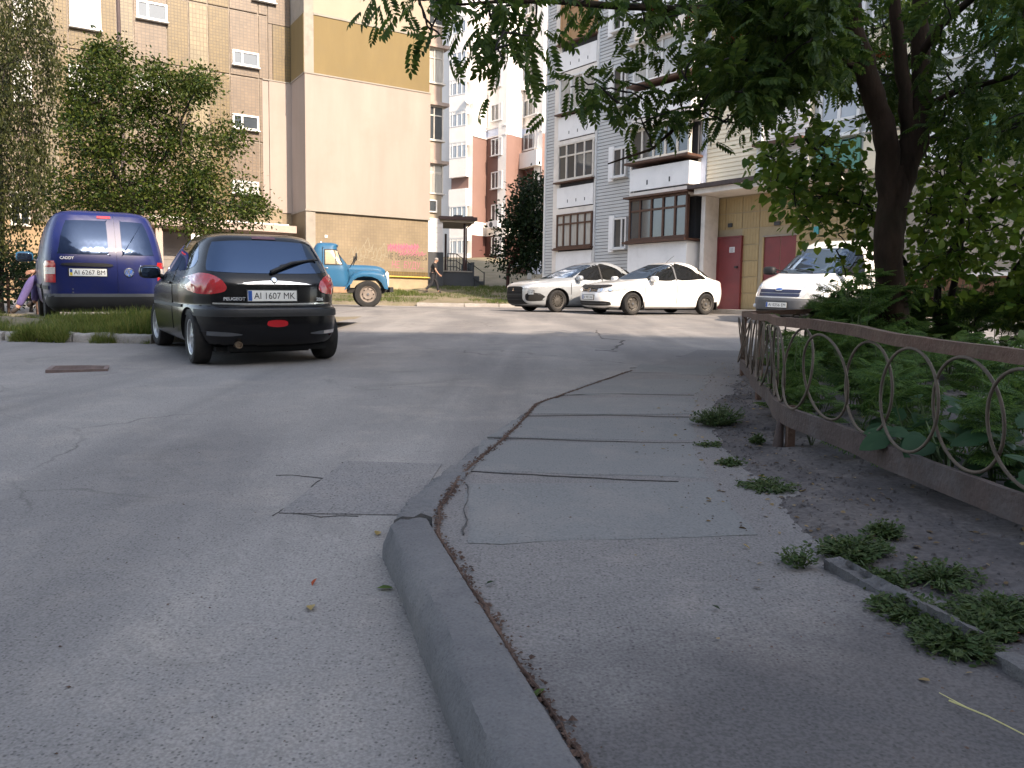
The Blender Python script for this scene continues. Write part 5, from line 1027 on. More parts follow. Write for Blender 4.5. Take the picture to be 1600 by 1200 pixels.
decal('grille', bv, 'front', [(.37, .605), (-.37, .605), (-.38, .69), (.38, .69)], M_PLAST, WS, .008, .03, .05); line(bv, 'front', [(.36, .645), (-.36, .645)], .012, M_CHROME, WS, 'grille_bar', .012)
decal('bonnet_guard', bv, 'front', spl([(.62, .735), (.40, .70), (0, .695), (-.40, .70), (-.62, .735), (-.60, .775), (-.3, .765), (.3, .765), (.60, .775)], 4), M_PLAST, WS, .035, .03, .05)
decal('lower_grille', bv, 'front', spl([(.66, .30), (.60, .25), (.2, .235), (-.2, .235), (-.60, .25), (-.66, .30), (-.62, .355), (-.3, .36), (.3, .36), (.62, .355)], 4), M_PLAST, WS, .006, .03, .06); line(bv, 'front', [(.6, .30), (-.6, .30)], .012, M_GREYPL, WS, 'grille_bar', .012)
vw_badge(bv, 'front', 0, .655, .065, WS, False); plate(bv, 'front', 0, .46, 'AI 9815 AA', WS)
p, n = cast(bv, 'top', -.45, 0); mb = MB(); mb.tube([p, p+Vector((-.28, 0, .20))], [.008, .004], 6); mb.build('aerial', M_PLAST, WS)

# ---- silver saloon
hs = math.radians(-150.5); fs_ = Vector((math.cos(hs), math.sin(hs), 0)); ls = Vector((-fs_.y, fs_.x, 0)); sw = P(869, 489, 22.8); cs = sw-fs_*1.317-ls*.75
ctrl = [(.16, -2.0, 2.10, .72), (.21, -2.14, 2.22, .81), (.32, -2.20, 2.27, .85), (.45, -2.24, 2.285, .868), (.58, -2.25, 2.29, .878), (.70, -2.24, 2.27, .878), (.78, -2.23, 2.20, .872), (.86, -2.20, 1.92, .86), (.92, -2.16, 1.48, .848), (.97, -2.05, 1.16, .82), (1.02, -1.88, 1.0, .795), (1.1, -1.68, .82, .755), (1.22, -1.45, .52, .70), (1.35, -1.15, .14, .63), (1.43, -.88, -.16, .56), (1.475, -.70, -.42, .44), (1.49, -.6, -.52, .25)]
SS = place('silver_saloon', 'silver saloon car with big dark open grille and spoked wheels, parked behind the white saloon', 'car', (cs.x, cs.y), hs)
bv = saloon(SS, M_SILVER, None, 2.635, '15', M_STEELR, .315)
hl = spl([(.84, .70), (.62, .655), (.46, .66), (.44, .69), (.60, .735), (.78, .79), (.87, .775)], 5)
for q in (hl, mir(hl)): decal('headlight', bv, 'front', q, M_LAMPW, SS, .008, .03, .045)
decal('grille', bv, 'front', spl([(.50, .22), (.44, .27), (.42, .45), (.43, .60), (.36, .70), (-.36, .70), (-.43, .60), (-.42, .45), (-.44, .27), (-.50, .22)], 4), M_GAP, SS, .006, .03, .06)
for z in (.26, .34, .42, .50, .58): line(bv, 'front', [(.40, z), (-.40, z)], .014, M_PLAST, SS, 'grille_bar', .012)
line(bv, 'front', [(.43, .475), (-.43, .475)], .05, M_PLAST, SS, 'grille_crossbar', .016)
for s in (1, -1):
    q = [(.78, .33), (.56, .31), (.52, .42), (.56, .51), (.76, .52)]; decal('fog_vent', bv, 'front', spl(q if s > 0 else mir(q), 4), M_GAP, SS, .006)
Mb = badge_frame(bv, 'front', 0, .61, .02); mb = MB()
for a in (90, 210, 330):
    m_ = Mb @ Matrix.Rotation(math.radians(a), 4, 'Z'); mb.add([m_ @ Vector(p) for p in ((0, 0, .004), (.03, .018, .004), (.062, 0, .004), (.03, -.018, .004))], [(0, 1, 2, 3)])
mb.build('emblem', M_CHROME, SS); plate(bv, 'front', .62, .545, 'AI 5355 HP', SS); line(bv, 'front', [(.86, .2), (.4, .18), (-.4, .18), (-.86, .2)], .05, M_GREYPL, SS, 'bumper_lip', .01)

# ---- white panel van
hw = math.radians(-141); fw_ = Vector((math.cos(hw), math.sin(hw), 0)); fc = P(1214, 470, 18.0); cw = fc-fw_*2.13
WV = place('white_van', 'white panel van with grey bumper and blue reflections in its windscreen behind the rusty fence', 'van', (cw.x, cw.y), hw, -.02)
ctrl = [(.22, -1.95, 1.95, .76), (.30, -2.1, 2.10, .86), (.42, -2.13, 2.15, .895), (.56, -2.14, 2.16, .90), (.64, -2.14, 2.13, .90), (.80, -2.14, 2.06, .90), (.94, -2.13, 1.95, .893), (1.04, -2.12, 1.72, .882), (1.12, -2.11, 1.42, .87), (1.18, -2.10, 1.26, .858), (1.4, -2.06, .90, .82), (1.6, -2.02, .60, .785), (1.78, -1.97, .32, .75), (1.9, -1.92, .05, .70), (1.955, -1.85, -.12, .62), (1.98, -1.6, -.3, .45)]
o, bv = slices('body', ctrl, [M_WHITEV, M_GAP, M_GREYPL], 4.2, 6, wells=(-1.33, 1.33), wr=.36, tw=.77, ww=.22, flat=.32, mfun=lambda c: 2 if c.z < .62 and c.x > 1.62 else (2 if c.z < .3 else 0)); o.parent = WV
decal('windscreen', bv, 'front', spl([(.78, 1.19), (.77, 1.23), (.70, 1.5), (.64, 1.72), (.55, 1.77), (-.55, 1.77), (-.64, 1.72), (-.70, 1.5), (-.77, 1.23), (-.78, 1.19), (-.3, 1.165), (.3, 1.165)], 4), M_AUTOGL2, WV, .005, .02, .06)
hl = spl([(.84, .66), (.55, .65), (.50, .70), (.53, .88), (.60, .96), (.80, 1.0), (.86, .93)], 5)
for q in (hl, mir(hl)): decal('headlight', bv, 'front', q, M_LAMPW, WV, .008, .03, .05)
for z0, z1 in ((.655, .72), (.735, .81)): decal('grille_bar', bv, 'front', [(.49, z0), (-.49, z0), (-.50, z1), (.50, z1)], mat('blue_black_grille', (.02, .025, .06), .4, .1), WV, .012, .03, .06)
Mb = badge_frame(bv, 'front', 0, .80, .025); sellip(.10, .04, .012, 2, 20, 8, Mb).build('badge', M_CHROME, WV, 60); sellip(.085, .03, .012, 2, 20, 8, Mb @ Matrix.Translation((0, 0, .003))).build('badge_centre', M_PBLUE, WV, 60)
plate(bv, 'front', .0, .47, 'AI 0256 EM', WV); decal('lower_grille', bv, 'front', [(.6, .27), (-.6, .27), (-.58, .36), (.58, .36)], M_GAP, WV, .006)
for s, sd in ((1, 'left'), (-1, 'right')):
    d = decal('door', bv, sd, [(-.05, .36), (.86, .36), (.94, .6), (.94, 1.12), (-.05, 1.16)], M_WHITEV, WV, .006, .02, .1); decal('side_window', bv, sd, spl([(0, 1.2), (1.0, 1.17), (.72, 1.45), (.45, 1.7), (.02, 1.74)], 4), M_AUTOGL, d, .006); handle(bv, d, .1, 1.02, sd, M_PLAST)
    line(bv, sd, [(-.06, .36), (-.06, 1.75)], .012, M_GAP, WV); line(bv, sd, [(-1.9, .60), (1.0, .60)], .1, M_GREYPL, WV, 'rub_strip', .014); mirror(WV, .95, s*.88, 1.24, s, M_PLAST, 1.35)
    for k, x in enumerate((-1.33, 1.33)): wheel(WV, x, s*.78, .32, .2, 'steel', s, M_STEELR)
    fgl = cast(bv, 'front', s*.66, .43); sellip(.03, .06, .05, 2.2, 14, 8, Matrix.Translation(fgl[0])).build('fog_lamp', M_LAMPW, WV, 60)
for z in (.0,): 
    p, n = cast(bv, 'front', .3, 1.19); mb = MB(); mb.tube([p+n*.02, p+n*.02+Vector((-.12, -.5, .08))], .012, 6); p2, n2 = cast(bv, 'front', -.35, 1.19); mb.tube([p2+n2*.02, p2+n2*.02+Vector((-.1, -.38, .06))], .012, 6); mb.build('wiper', M_PLAST, WV)
mb = MB(); mb.box(-1.9, 1.9, -.62, .62, .16, .22); mb.build('underbody', M_GAP, WV)

# ---- blue lorry: only its cab shows behind the hatchback
ht = math.radians(13); ft = Vector((math.cos(ht), math.sin(ht), 0)); rt = Vector((ft.y, -ft.x, 0)); wt = P(575, 480.5, 27.6); ct = wt-rt*.85
TR = place('blue_lorry', 'old blue bonneted lorry with white grille, its rear hidden behind the black hatchback', 'lorry', (ct.x, ct.y), ht)
TR.location.z = wt.z
# cab: x measured from the front axle
ctrl = [(.62, -1.86, -.62, .86), (.70, -1.88, -.58, .92), (1.0, -1.90, -.60, .95), (1.25, -1.90, -.62, .95), (1.42, -1.89, -.66, .93), (1.55, -1.88, -.74, .91), (1.75, -1.85, -.90, .87), (1.95, -1.82, -1.02, .82), (2.05, -1.78, -1.02, .78), (2.12, -1.74, -.98, .74), (2.17, -1.70, -1.05, .66), (2.20, -1.6, -1.2, .48)]
o, bv = slices('cab', ctrl, [M_BLUET, M_GAP], 5, 5, N=72, nz=40); o.parent = TR
d = decal('door', bv, 'right', spl([(-1.50, .72), (-.84, .72), (-.70, .9), (-.72, 1.40), (-.76, 1.5), (-.86, 1.74), (-1.0, 1.98), (-1.46, 2.0), (-1.50, 1.95)], 3), M_BLUET, TR, .015, .03, .08)
decal('door_window', bv, 'right', [(-1.42, 1.46), (-.90, 1.46), (-1.05, 1.92), (-1.42, 1.92)], mat('see_through_glass', (.36, .31, .21), .08, .3, 3, spec=.9), d, .024, .02, .06); line(bv, 'right', [(-1.06, 1.46), (-1.12, 1.92)], .03, M_PLAST, d, 'quarter_bar', .03)
line(bv, 'right', [(-1.44, 1.44), (-.87, 1.44), (-1.03, 1.94), (-1.44, 1.94), (-1.44, 1.44)], .035, M_PLAST, d, 'window_seal', .027); sellip(.06, .015, .02, 2.5, 12, 8, Matrix.Translation((-1.38, -.985, 1.32))).build('door_handle', M_CHROME, d, 60)
line(bv, 'right', [(-1.51, .72), (-1.51, 2.0)], .018, M_GAP, TR, 'panel_gap', .018); decal('rear_quarter_window', bv, 'rear', [(.5, 1.5), (.5, 1.9), (-.5, 1.9), (-.5, 1.5)], M_AUTOGL, TR, .006); decal('windscreen', bv, 'front', [(.7, 1.5), (-.7, 1.5), (-.68, 1.92), (.68, 1.92)], M_AUTOGL, TR, .006)
hx = [(.95, -.85, .62, .40), (1.15, -.85, .66, .42), (1.30, -.85, .64, .42), (1.40, -.85, .52, .38), (1.46, -.85, .3, .30), (1.48, -.82, .0, .18)]
o, hb_ = slices('bonnet', hx, [M_BLUET, M_GAP], 4.5, 8, N=64, nz=24); o.parent = TR
# wings arching over the wheels
for s in (1, -1):
    mb = MB(); n = 22; V = []; prof = []
    out = [(-.78, .74), (-.66, .90), (-.60, 1.06), (-.45, 1.22), (-.2, 1.29), (.15, 1.30), (.45, 1.26), (.60, 1.16), (.66, 1.0), (.68, .80)]; inn = [(-.70, .74), (-.56, .80), (-.50, .92), (-.36, 1.02), (-.15, 1.07), (.12, 1.06), (.34, .98), (.46, .86), (.52, .74), (.56, .66)]
    ys_ = [.34, .55, .80, .92, .965, .98]; dz_ = [.0, .0, -.01, -.05, -.10, -.16]
    for y, dzz in zip(ys_, dz_): V += [(x, s*y, z+dzz) for x, z in out]
    nn = len(out)
    F = [(i*nn+j, i*nn+j+1, (i+1)*nn+j+1, (i+1)*nn+j) for i in range(len(ys_)-1) for j in range(nn-1)]
    k0 = (len(ys_)-1)*nn; V += [(x, s*.965, z) for x, z in inn]; b0 = len(ys_)*nn; F += [(k0+j, k0+j+1, b0+j+1, b0+j) for j in range(nn-1)]; V += [(x, s*.34, z) for x, z in inn]; F += [(b0+j, b0+j+1, b0+nn+j+1, b0+nn+j) for j in range(nn-1)]
    mb.add(V, F); wg = mb.build('wing', M_BLUET, TR, 50)
    sellip(.03, .05, .035, 2.2, 14, 8, Matrix.Translation((.52, s*.94, 1.10))).build('side_light', M_LAMPC, wg, 60)
    mb = MB(); sellip_m = sellip(.05, .11, .11, 2.2, 16, 10, Matrix.Translation((.69, s*.62, 1.0))); sellip_m.build('headlight', M_LAMPW, TR, 60)
    wheel(TR, 0, s*.85, .465, .24, 'steel', s, M_DUSTR, 0, .27); 
    mb = MB(); mb.box(-1.6, -.7, s*.72, s*.98, .50, .54) if s > 0 else mb.box(-1.6, -.7, -.98, -.72, .50, .54); mb.box(-1.62, -.72, -.955 if s < 0 else .93, -.93 if s < 0 else .955, .54, .70); mb.build('running_board', mat('rusty_tan_board', (.30, .19, .11), .8, .3, 4, bump=.3), TR)
gp = MB(); gp.box(.60, .72, -.80, .80, .72, 1.26); bmx = gp.mesh('grille', M_WHITEP); bm = bmesh.new(); bm.from_mesh(bmx); bmesh.ops.bevel(bm, geom=bm.edges[:], offset=.045, segments=3, affect='EDGES'); bm.to_mesh(bmx); bm.free(); inst(bmx, 'grille', TR)
sl = MB(); sl.box(.715, .735, -.48, .48, -.03, .03); sl = sl.mesh('grille_slot', M_PLAST)
for k in range(5): inst(sl, 'grille_slot', TR, Matrix.Translation((0, 0, .82+k*.08)))
mb = MB(); mb.box(.74, .86, -.95, .95, .55, .72); mb.box(.60, .75, -.45, -.35, .55, .68); mb.box(.60, .75, .35, .45, .55, .68); mb.build('bumper', M_PLAST, TR)
mb = MB(); mb.box(-4.6, .6, -.42, .42, .50, .68); mb.build('chassis', M_PLAST, TR)
for s in (1, -1):
    mb = MB(); mb.tube([(-.62, s*.95, 1.35), (-.45, s*1.05, 1.62), (-.40, s*1.08, 1.78)], .014, 6); mb.tube([(-.5, s*.95, 1.42), (-.36, s*1.06, 1.72)], .01, 6); m_ = mb.build('mirror_arm', M_PLAST, TR); sellip(.03, .07, .13, 3.5, 14, 8, Matrix.Translation((-.40, s*1.10, 1.72))).build('mirror', M_PLAST, m_, 60)
    for x in (-3.6,): wheel(TR, x, s*.82, .465, .42, 'steel', s, M_DUSTR, 0, .27)
mb = MB(); mb.box(-5.0, -2.1, -1.12, 1.12, .95, 1.05); mb.build('flatbed', M_BLUET, TR)
for s in (1, -1): mb = MB(); mb.box(-5.0, -2.1, min(s*1.08, s*1.12), max(s*1.08, s*1.12), 1.052, 1.5); mb.build('side_board', M_BLUET, TR)
# ================================================================== VEGETATION
def rotmats(dirs, roll=None, up=(0, 0, 1), jitter=.6):
    """frames whose y axis is the leaf direction and z axis its upper face"""
    d = np.asarray(dirs, float); d /= np.linalg.norm(d, axis=1, keepdims=True)+1e-9; u = np.tile(np.array(up, float), (len(d), 1))+rng.normal(0, jitter, d.shape)
    x = np.cross(d, u); x /= np.linalg.norm(x, axis=1, keepdims=True)+1e-9; z = np.cross(x, d); return np.stack([x, d, z], axis=2)
def scatter(tv, tf, O, R, S):
    tv = np.asarray(tv, float); tf = np.asarray(tf, int); n = len(O)
    V = np.einsum('nij,kj->nki', R, tv)*np.asarray(S)[:, None, None]+np.asarray(O)[:, None, :]
    return V.reshape(-1, 3), (tf[None]+np.arange(n)[:, None, None]*len(tv)).reshape(-1, tf.shape[1])
T_LEAF = ([(0, 0, 0), (.24, .25, .04), (.26, .6, .03), (0, 1, -.10), (-.26, .6, .03), (-.24, .25, .04)], [(0, 1, 2, 3), (0, 3, 4, 5)])
T_HEART = ([(0, 0, 0), (.33, -.08, .05), (.5, .22, .03), (.34, .62, .0), (0, 1, -.16), (-.34, .62, .0), (-.5, .22, .03), (-.33, -.08, .05), (0, .35, -.05)], [(0, 1, 2, 8), (8, 2, 3, 4), (0, 8, 6, 7), (8, 4, 5, 6)])
T_BLADE = ([(-.028, 0, 0), (.028, 0, 0), (.020, .55, .05), (-.020, .55, .05), (.002, 1, .22), (-.002, 1, .22)], [(0, 1, 2, 3), (3, 2, 4, 5)])
def frond_t(n=6, lw=.075, ll=.30, droop=.28, spread=1.05):
    V = []; F = []
    def leaf(p, d, L_, w_, sag):
        o = len(V); d = np.array(d)/np.linalg.norm(d); s = np.cross(d, [0, 0, 1]); s /= np.linalg.norm(s)+1e-9
        for t, k in ((0, 0), (.38, 1), (.72, .8), (1, 0), (.72, -.8), (.38, -1)): q = np.array(p)+d*L_*t+s*k*w_+np.array([0, 0, -sag*t*t*L_+(.012 if k else 0)]); V.append(tuple(q))
        F.extend([(o, o+1, o+2, o+3), (o, o+3, o+4, o+5)])
    sp = lambda t: (0, t, -droop*t*t)
    for i in range(n):
        t = .16+.78*i/(n-1)*.95; k = .8+.35*math.sin(PI*t)
        for s in (1, -1): leaf(sp(t), (s*math.sin(spread), math.cos(spread), -.1), ll*k, lw*k, .45)
    leaf(sp(.97), (0, 1, -.3), ll*.9, lw, .4)
    for i in range(4):
        a, b = sp(i/4), sp((i+1)/4); o = len(V); V.extend([(a[0]-.006, a[1], a[2]), (a[0]+.006, a[1], a[2]), (b[0]+.005, b[1], b[2]), (b[0]-.005, b[1], b[2])]); F.append((o, o+1, o+2, o+3))
    return V, F
T_FROND = frond_t(); T_FERN = frond_t(6, .035, .36, .2, .8)
def fern2():
    V = []; F = []; bv, bf = frond_t(4, .05, .34, .15, .75)
    for i in range(6):
        t = .1+.14*i
        for s in (1, -1):
            a = s*(.95-.05*i); sc = .52*(1-.55*t)+.08; c, q = math.cos(a), math.sin(a); o = len(V); V += [(x*c*sc+y*q*sc, t+(-x*q+y*c)*sc, z*sc-.2*t*t) for x, y, z in bv]; F += [tuple(k+o for k in f) for f in bf]
    o = len(V); V += [(x*.3, .85+y*.3, z*.3-.16) for x, y, z in bv]; F += [tuple(k+o for k in f) for f in bf]; return V, F
T_RAG = fern2()
LM_ROWAN = leafmat('rowan_leaves', (.018, .045, .008), (.065, .105, .018), .4); LM_SHRUB = leafmat('shrub_leaves', (.036, .085, .012), (.115, .175, .026), .48); LM_TREE = leafmat('elm_leaves', (.012, .032, .007), (.075, .095, .016), .3); LM_BIRCH = leafmat('birch_leaves', (.018, .026, .008), (.06, .064, .018), .28)
LM_DARK = leafmat('dark_leaves', (.01, .022, .01), (.022, .042, .014), .2); LM_RAG = leafmat('ragweed_leaves', (.026, .066, .018), (.085, .15, .032), .35); LM_VINE = leafmat('vine_leaves', (.045, .10, .025), (.11, .16, .04), .45); LM_BIG = leafmat('burdock_leaves', (.016, .048, .024), (.035, .075, .03), .3)
LM_GRASS = leafmat('grass_blades', (.055, .105, .018), (.20, .20, .055), .3); LM_GRASSF = leafmat('far_grass', (.05, .09, .018), (.12, .13, .038), .3); LM_WEED = leafmat('weed_leaves', (.026, .055, .016), (.065, .09, .03), .3); LM_DRY = leafmat('dry_leaves', (.20, .14, .05), (.34, .27, .10), .2); LM_BERRY = leafmat('berries', (.25, .035, .012), (.30, .07, .02), .05)
M_BARK = mat('rowan_bark', (.034, .022, .015), .95, .6, 7, bump=1., bscale=30, spec=.15, stretch=(1, 1, .3), dirt=(.02, .026, .014), dirt_amt=.45, dirt_scale=3); M_BARK2 = mat('twig_bark', (.016, .012, .010), .9, .3, 12)
def in_poly(x, y, poly):
    c = False; n = len(poly)
    for i in range(n):
        x1, y1 = poly[i]; x2, y2 = poly[i-1]
        if (y1 > y) != (y2 > y) and x < (x2-x1)*(y-y1)/(y2-y1)+x1: c = not c
    return c
def sample_poly(poly, n, Y0, Y1):
    xs = [p[0] for p in poly]; ys_ = [p[1] for p in poly]; out = []
    while len(out) < n:
        u, v = random.uniform(min(xs), max(xs)), random.uniform(min(ys_), max(ys_))
        if in_poly(u, v, poly): out.append(P(u, v, random.uniform(Y0, Y1)))
    return out
def grow(nodes, targets, r_tip=.006, r_max=.05, wig=.12, seg=5):
    """join every cluster to the nearest limb with a curved twig; returns list of (path, radii)"""
    out = []; pool = [Vector(p) for p in nodes]
    order = sorted(targets, key=lambda t: min((t-p).length for p in pool))
    for t in order:
        arr = np.array([tuple(p) for p in pool]); d = np.linalg.norm(arr-np.array(t), axis=1)+np.maximum(arr[:, 2]-t.z, 0)*.6; b = pool[int(d.argmin())]; L_ = (t-b).length; path = []
        for i in range(seg+1):
            k = i/seg; p = b.lerp(t, k)+Vector((random.gauss(0, wig), random.gauss(0, wig), random.gauss(0, wig)+.18*math.sin(PI*k)))*(L_*.35*math.sin(PI*k)); path.append(p)
        r0 = min(r_max, r_tip+L_*.011); out.append((path, [r0+(r_tip-r0)*i/seg for i in range(seg+1)])); pool += path[1:]
    return out
def tree(name, label, cat, trunk, clusters, tmpl, per, size, spread, lm, bark, limbs=(), dirbias=(0, 0, .1), group=None, jit=.7, tubes=7, twig=.006, rmax=.05, grow_to=None, extra=None, hang=0., wts=None):
    base = Vector(trunk[0][0]); t = thing(name, label, cat, base, 0, group); inv = Matrix.Translation(-base)
    def prt(nm, mb, m, sm=50): o = mb.build(nm, m, t, sm); o.matrix_parent_inverse = inv; return o
    mb = MB(); pts = [Vector(p) for p, r in trunk]; rs = [r for p, r in trunk]; P2 = []; R2 = []
    for i in range(len(pts)-1):
        for k in range(5): f = k/5; P2.append(pts[i].lerp(pts[i+1], f)+Vector((random.gauss(0, .025), random.gauss(0, .025), 0))*rs[i]); R2.append((rs[i]+(rs[i+1]-rs[i])*f)*random.uniform(.985, 1.015))
    P2.append(pts[-1]); R2.append(rs[-1]); R2[0] *= 1.25; mb.tube(P2, R2, 26); mb.v = [tuple(Vector(q)*(1)+Vector((fbm(q[0]*9, q[2]*2.2, 2.3, 3), fbm(q[1]*9, q[2]*2.2+4, 2.3, 3), 0))*.012) for q in mb.v] if rs[0] > .13 else mb.v; prt('trunk', mb, bark)
    nodes = P2[len(P2)//2:]
    for lp_ in limbs:
        mb = MB(); pp = [Vector(p) for p, r in lp_]; rr_ = [r for p, r in lp_]; Q = []; QR = []
        for i in range(len(pp)-1):
            for k in range(4): f = k/4; Q.append(pp[i].lerp(pp[i+1], f)+Vector((random.gauss(0, 1), random.gauss(0, 1), random.gauss(0, 1)))*rr_[i]*.08); QR.append((rr_[i]+(rr_[i+1]-rr_[i])*f)*random.uniform(.96, 1.05))
        Q.append(pp[-1]); QR.append(rr_[-1]); mb.tube(Q, QR, 10); prt('limb', mb, bark); nodes += Q
    tw = grow(nodes, clusters if grow_to is None else grow_to, twig, rmax)
    mb = MB()
    for path, rad in tw: mb.tube(path, rad, 5, cap=False)
    if tw: stuff(prt('branches', mb, M_BARK2))
    O = []; D = []; S = []
    for ci, c in enumerate(clusters):
        n = max(1, int(rng.normal(per, per*.25)*(wts[ci] if wts else 1)))
        off = rng.normal(0, spread, (n, 3)); off[:, 2] *= .75
        if hang: off[:, 2] = -rng.uniform(0, hang, n); off[:, :2] *= (.4+.6*(1+off[:, 2:3]/hang))*.8
        O.append(np.array(c)+off); d = off/(np.linalg.norm(off, axis=1, keepdims=True)+1e-6)+rng.normal(0, .6, (n, 3))+np.array(dirbias); D.append(d); S.append(size*rng.uniform(.65, 1.2, n))
    O = np.concatenate(O); D = np.concatenate(D); S = np.concatenate(S); V, F = scatter(*tmpl, O, rotmats(D, jitter=jit), S); o = np_mesh('crown', V, F, lm, t); o.matrix_parent_inverse = inv
    if extra: extra(t, inv)
    return t
# --- rowan at the right
tb = lambda u, v, r, Y=8.3: (P(u, v, Y), r)
trunk = [(Vector((P(1398, 575, 8.3).x, 8.3, soil_z(P(1398, 575, 8.3).x, 8.3)-.05)), .165), tb(1394, 500, .15), tb(1389, 400, .142), tb(1392, 330, .14), tb(1401, 285, .13), tb(1405, 262, .10)]
limbs = [[tb(1391, 350, .10), tb(1393, 285, .125), tb(1378, 190, .115), tb(1353, 110, .11), tb(1335, 50, .105, 8.2), tb(1322, -60, .09, 8.1), tb(1290, -180, .06, 7.9)], [tb(1396, 340, .06), tb(1410, 262, .085), tb(1420, 215, .075), tb(1411, 120, .066), tb(1402, 50, .06), tb(1390, -60, .05)], [tb(1394, 350, .09), tb(1413, 275, .115), tb(1436, 205, .1), tb(1441, 120, .088), tb(1437, 40, .083), tb(1439, -80, .07)],
         [tb(1325, -50, .05, 8.1), tb(1200, 14, .035, 7.4), tb(1050, 14, .03, 6.6), tb(950, 9, .024, 6.1), tb(860, 2, .018, 5.7), tb(780, 2, .012, 5.5), tb(690, 10, .007, 5.4)],
         [tb(1350, 110, .04, 8.3), tb(1240, 60, .03, 7.8), tb(1150, 100, .022, 7.2), tb(1085, 175, .016, 6.8), tb(1020, 232, .011, 6.5), tb(950, 256, .006, 6.4)],
         [tb(1435, 90, .045, 8.3), tb(1470, 40, .04, 8.0), tb(1540, -20, .03, 7.6)], [tb(1440, 170, .04, 8.3), tb(1500, 140, .03, 7.9), tb(1580, 120, .02, 7.4)]]
dense = [(1110, -60), (1345, -60), (1350, 130), (1300, 140), (1215, 152), (1170, 162), (1125, 135), (1100, 95), (1112, 50)]
cl = sample_poly(dense, 205, 6.2, 9.2)+sample_poly([(1440, -60), (1680, -60), (1680, 190), (1560, 210), (1450, 230)], 95, 6.6, 9.6)+sample_poly([(1340, -60), (1450, -60), (1450, 200), (1345, 160)], 44, 8.6, 10)
cl += sample_poly([(870, -60), (1090, -60), (1080, 30), (960, 20), (880, 0)], 9, 5.6, 7)
n_full = len(cl)
for u, v in ((892, 172), (908, 160), (925, 178), (948, 180), (965, 196), (985, 205), (1002, 222), (1022, 228), (1040, 214), (1058, 225), (1062, 190), (1015, 190), (1040, 175), (1075, 165), (1090, 212), (1180, 232), (1130, 226), (1150, 214), (945, 30), (960, 48), (985, 60), (1010, 85), (1030, 110), (1050, 120), (1060, 60), (1040, 40), (1000, 35), (905, 178), (1200, 205), (1080, 130), (980, 180), (1005, 170), (960, 165), (1030, 195), (1010, 205), (930, 165)): cl.append(P(u, v-36, random.uniform(6.2, 7.)))
hangl = [P(u, v-14, random.uniform(5.1, 5.9)) for u, v in ((575, -5), (590, 0), (612, 5), (628, 12), (640, 8), (655, 18), (662, 40), (672, 60), (690, 72), (698, 28), (684, 10), (720, 8), (742, 18), (758, 8), (766, 40), (775, 66), (788, 62), (802, 70), (795, 84), (786, 108), (774, 92), (814, 50), (826, 70), (838, 55), (838, 20), (820, 22), (800, 30), (780, 24), (850, -4), (770, 8), (790, 44), (720, -8), (650, -10), (610, -14), (680, -14))]
def berries(t, inv):
    V = []; F = []
    for u, v, Y in ((1280, 40, 8), (1380, 87, 8.2), (1470, 160, 8.3), (1530, 142, 8.4), (1250, 55, 7.8), (1205, 25, 7.2), (1150, 62, 7), (1015, 10, 6.4), (1240, 75, 7.4), (1080, 20, 6.6)):
        c = P(u, v, Y)
        for k in range(26):
            p = c+Vector((random.gauss(0, .035), random.gauss(0, .035), random.gauss(0, .02))); o = len(V); r = .007
            V += [tuple(p+Vector(q)*r) for q in ((1, 0, 0), (0, 1, 0), (-1, 0, 0), (0, -1, 0), (0, 0, 1), (0, 0, -1))]; F += [(o, o+1, o+4), (o+1, o+2, o+4), (o+2, o+3, o+4), (o+3, o, o+4), (o+1, o, o+5), (o+2, o+1, o+5), (o+3, o+2, o+5), (o, o+3, o+5)]
    o = stuff(np_mesh('berries', V, F, LM_BERRY, t)); o.matrix_parent_inverse = inv
def pix(p):
    q = CAMROT.transposed() @ (Vector(p)-Vector((0, 0, EYE))); return 800-FPX*q.x/q.z, 600+FPX*q.y/q.z
wt_ = [1. if i < n_full else .42 for i in range(len(cl))]; keep = [i for i, c in enumerate(cl) if not (1305 < pix(c)[0] < 1458 and c.y < 8.75)]; cl = [cl[i] for i in keep]; wt_ = [wt_[i] for i in keep]+[.36]*len(hangl)
rowan = tree('rowan_tree', 'big rowan tree with three stems and dark feathery leaves behind the rusty fence', 'tree', trunk, cl+hangl, T_FROND, 11, .185, .115, LM_ROWAN, M_BARK, limbs, (0, 0, -.35), jit=.5, extra=berries, wts=wt_)
# --- broad leaved shrub behind the trunk
gs = lambda x, y: soil_z(x, y)
b0 = P(1465, 520, 9.6); base = Vector((b0.x, 9.6, gs(b0.x, 9.6)-.05))
limbs = [[(base, .05), tb(1465, 440, .04, 9.5), tb(1490, 385, .034, 9.3), tb(1560, 300, .024, 9), tb(1650, 250, .012, 8.6)], [(base, .045), tb(1500, 400, .036, 9.4), tb(1502, 330, .03, 9.3), tb(1532, 250, .022, 9.2), tb(1522, 120, .01, 9.1)], [(base, .03), tb(1420, 420, .03, 9.6), tb(1362, 330, .026, 9.4), tb(1320, 275, .02, 9.2), tb(1262, 222, .011, 9)], [tb(1362, 330, .018, 9.4), tb(1290, 305, .011, 9.1), tb(1215, 290, .006, 8.9)], [(base, .03), tb(1545, 480, .028, 9.4), tb(1600, 400, .02, 9.1), tb(1660, 380, .01, 8.8)]]
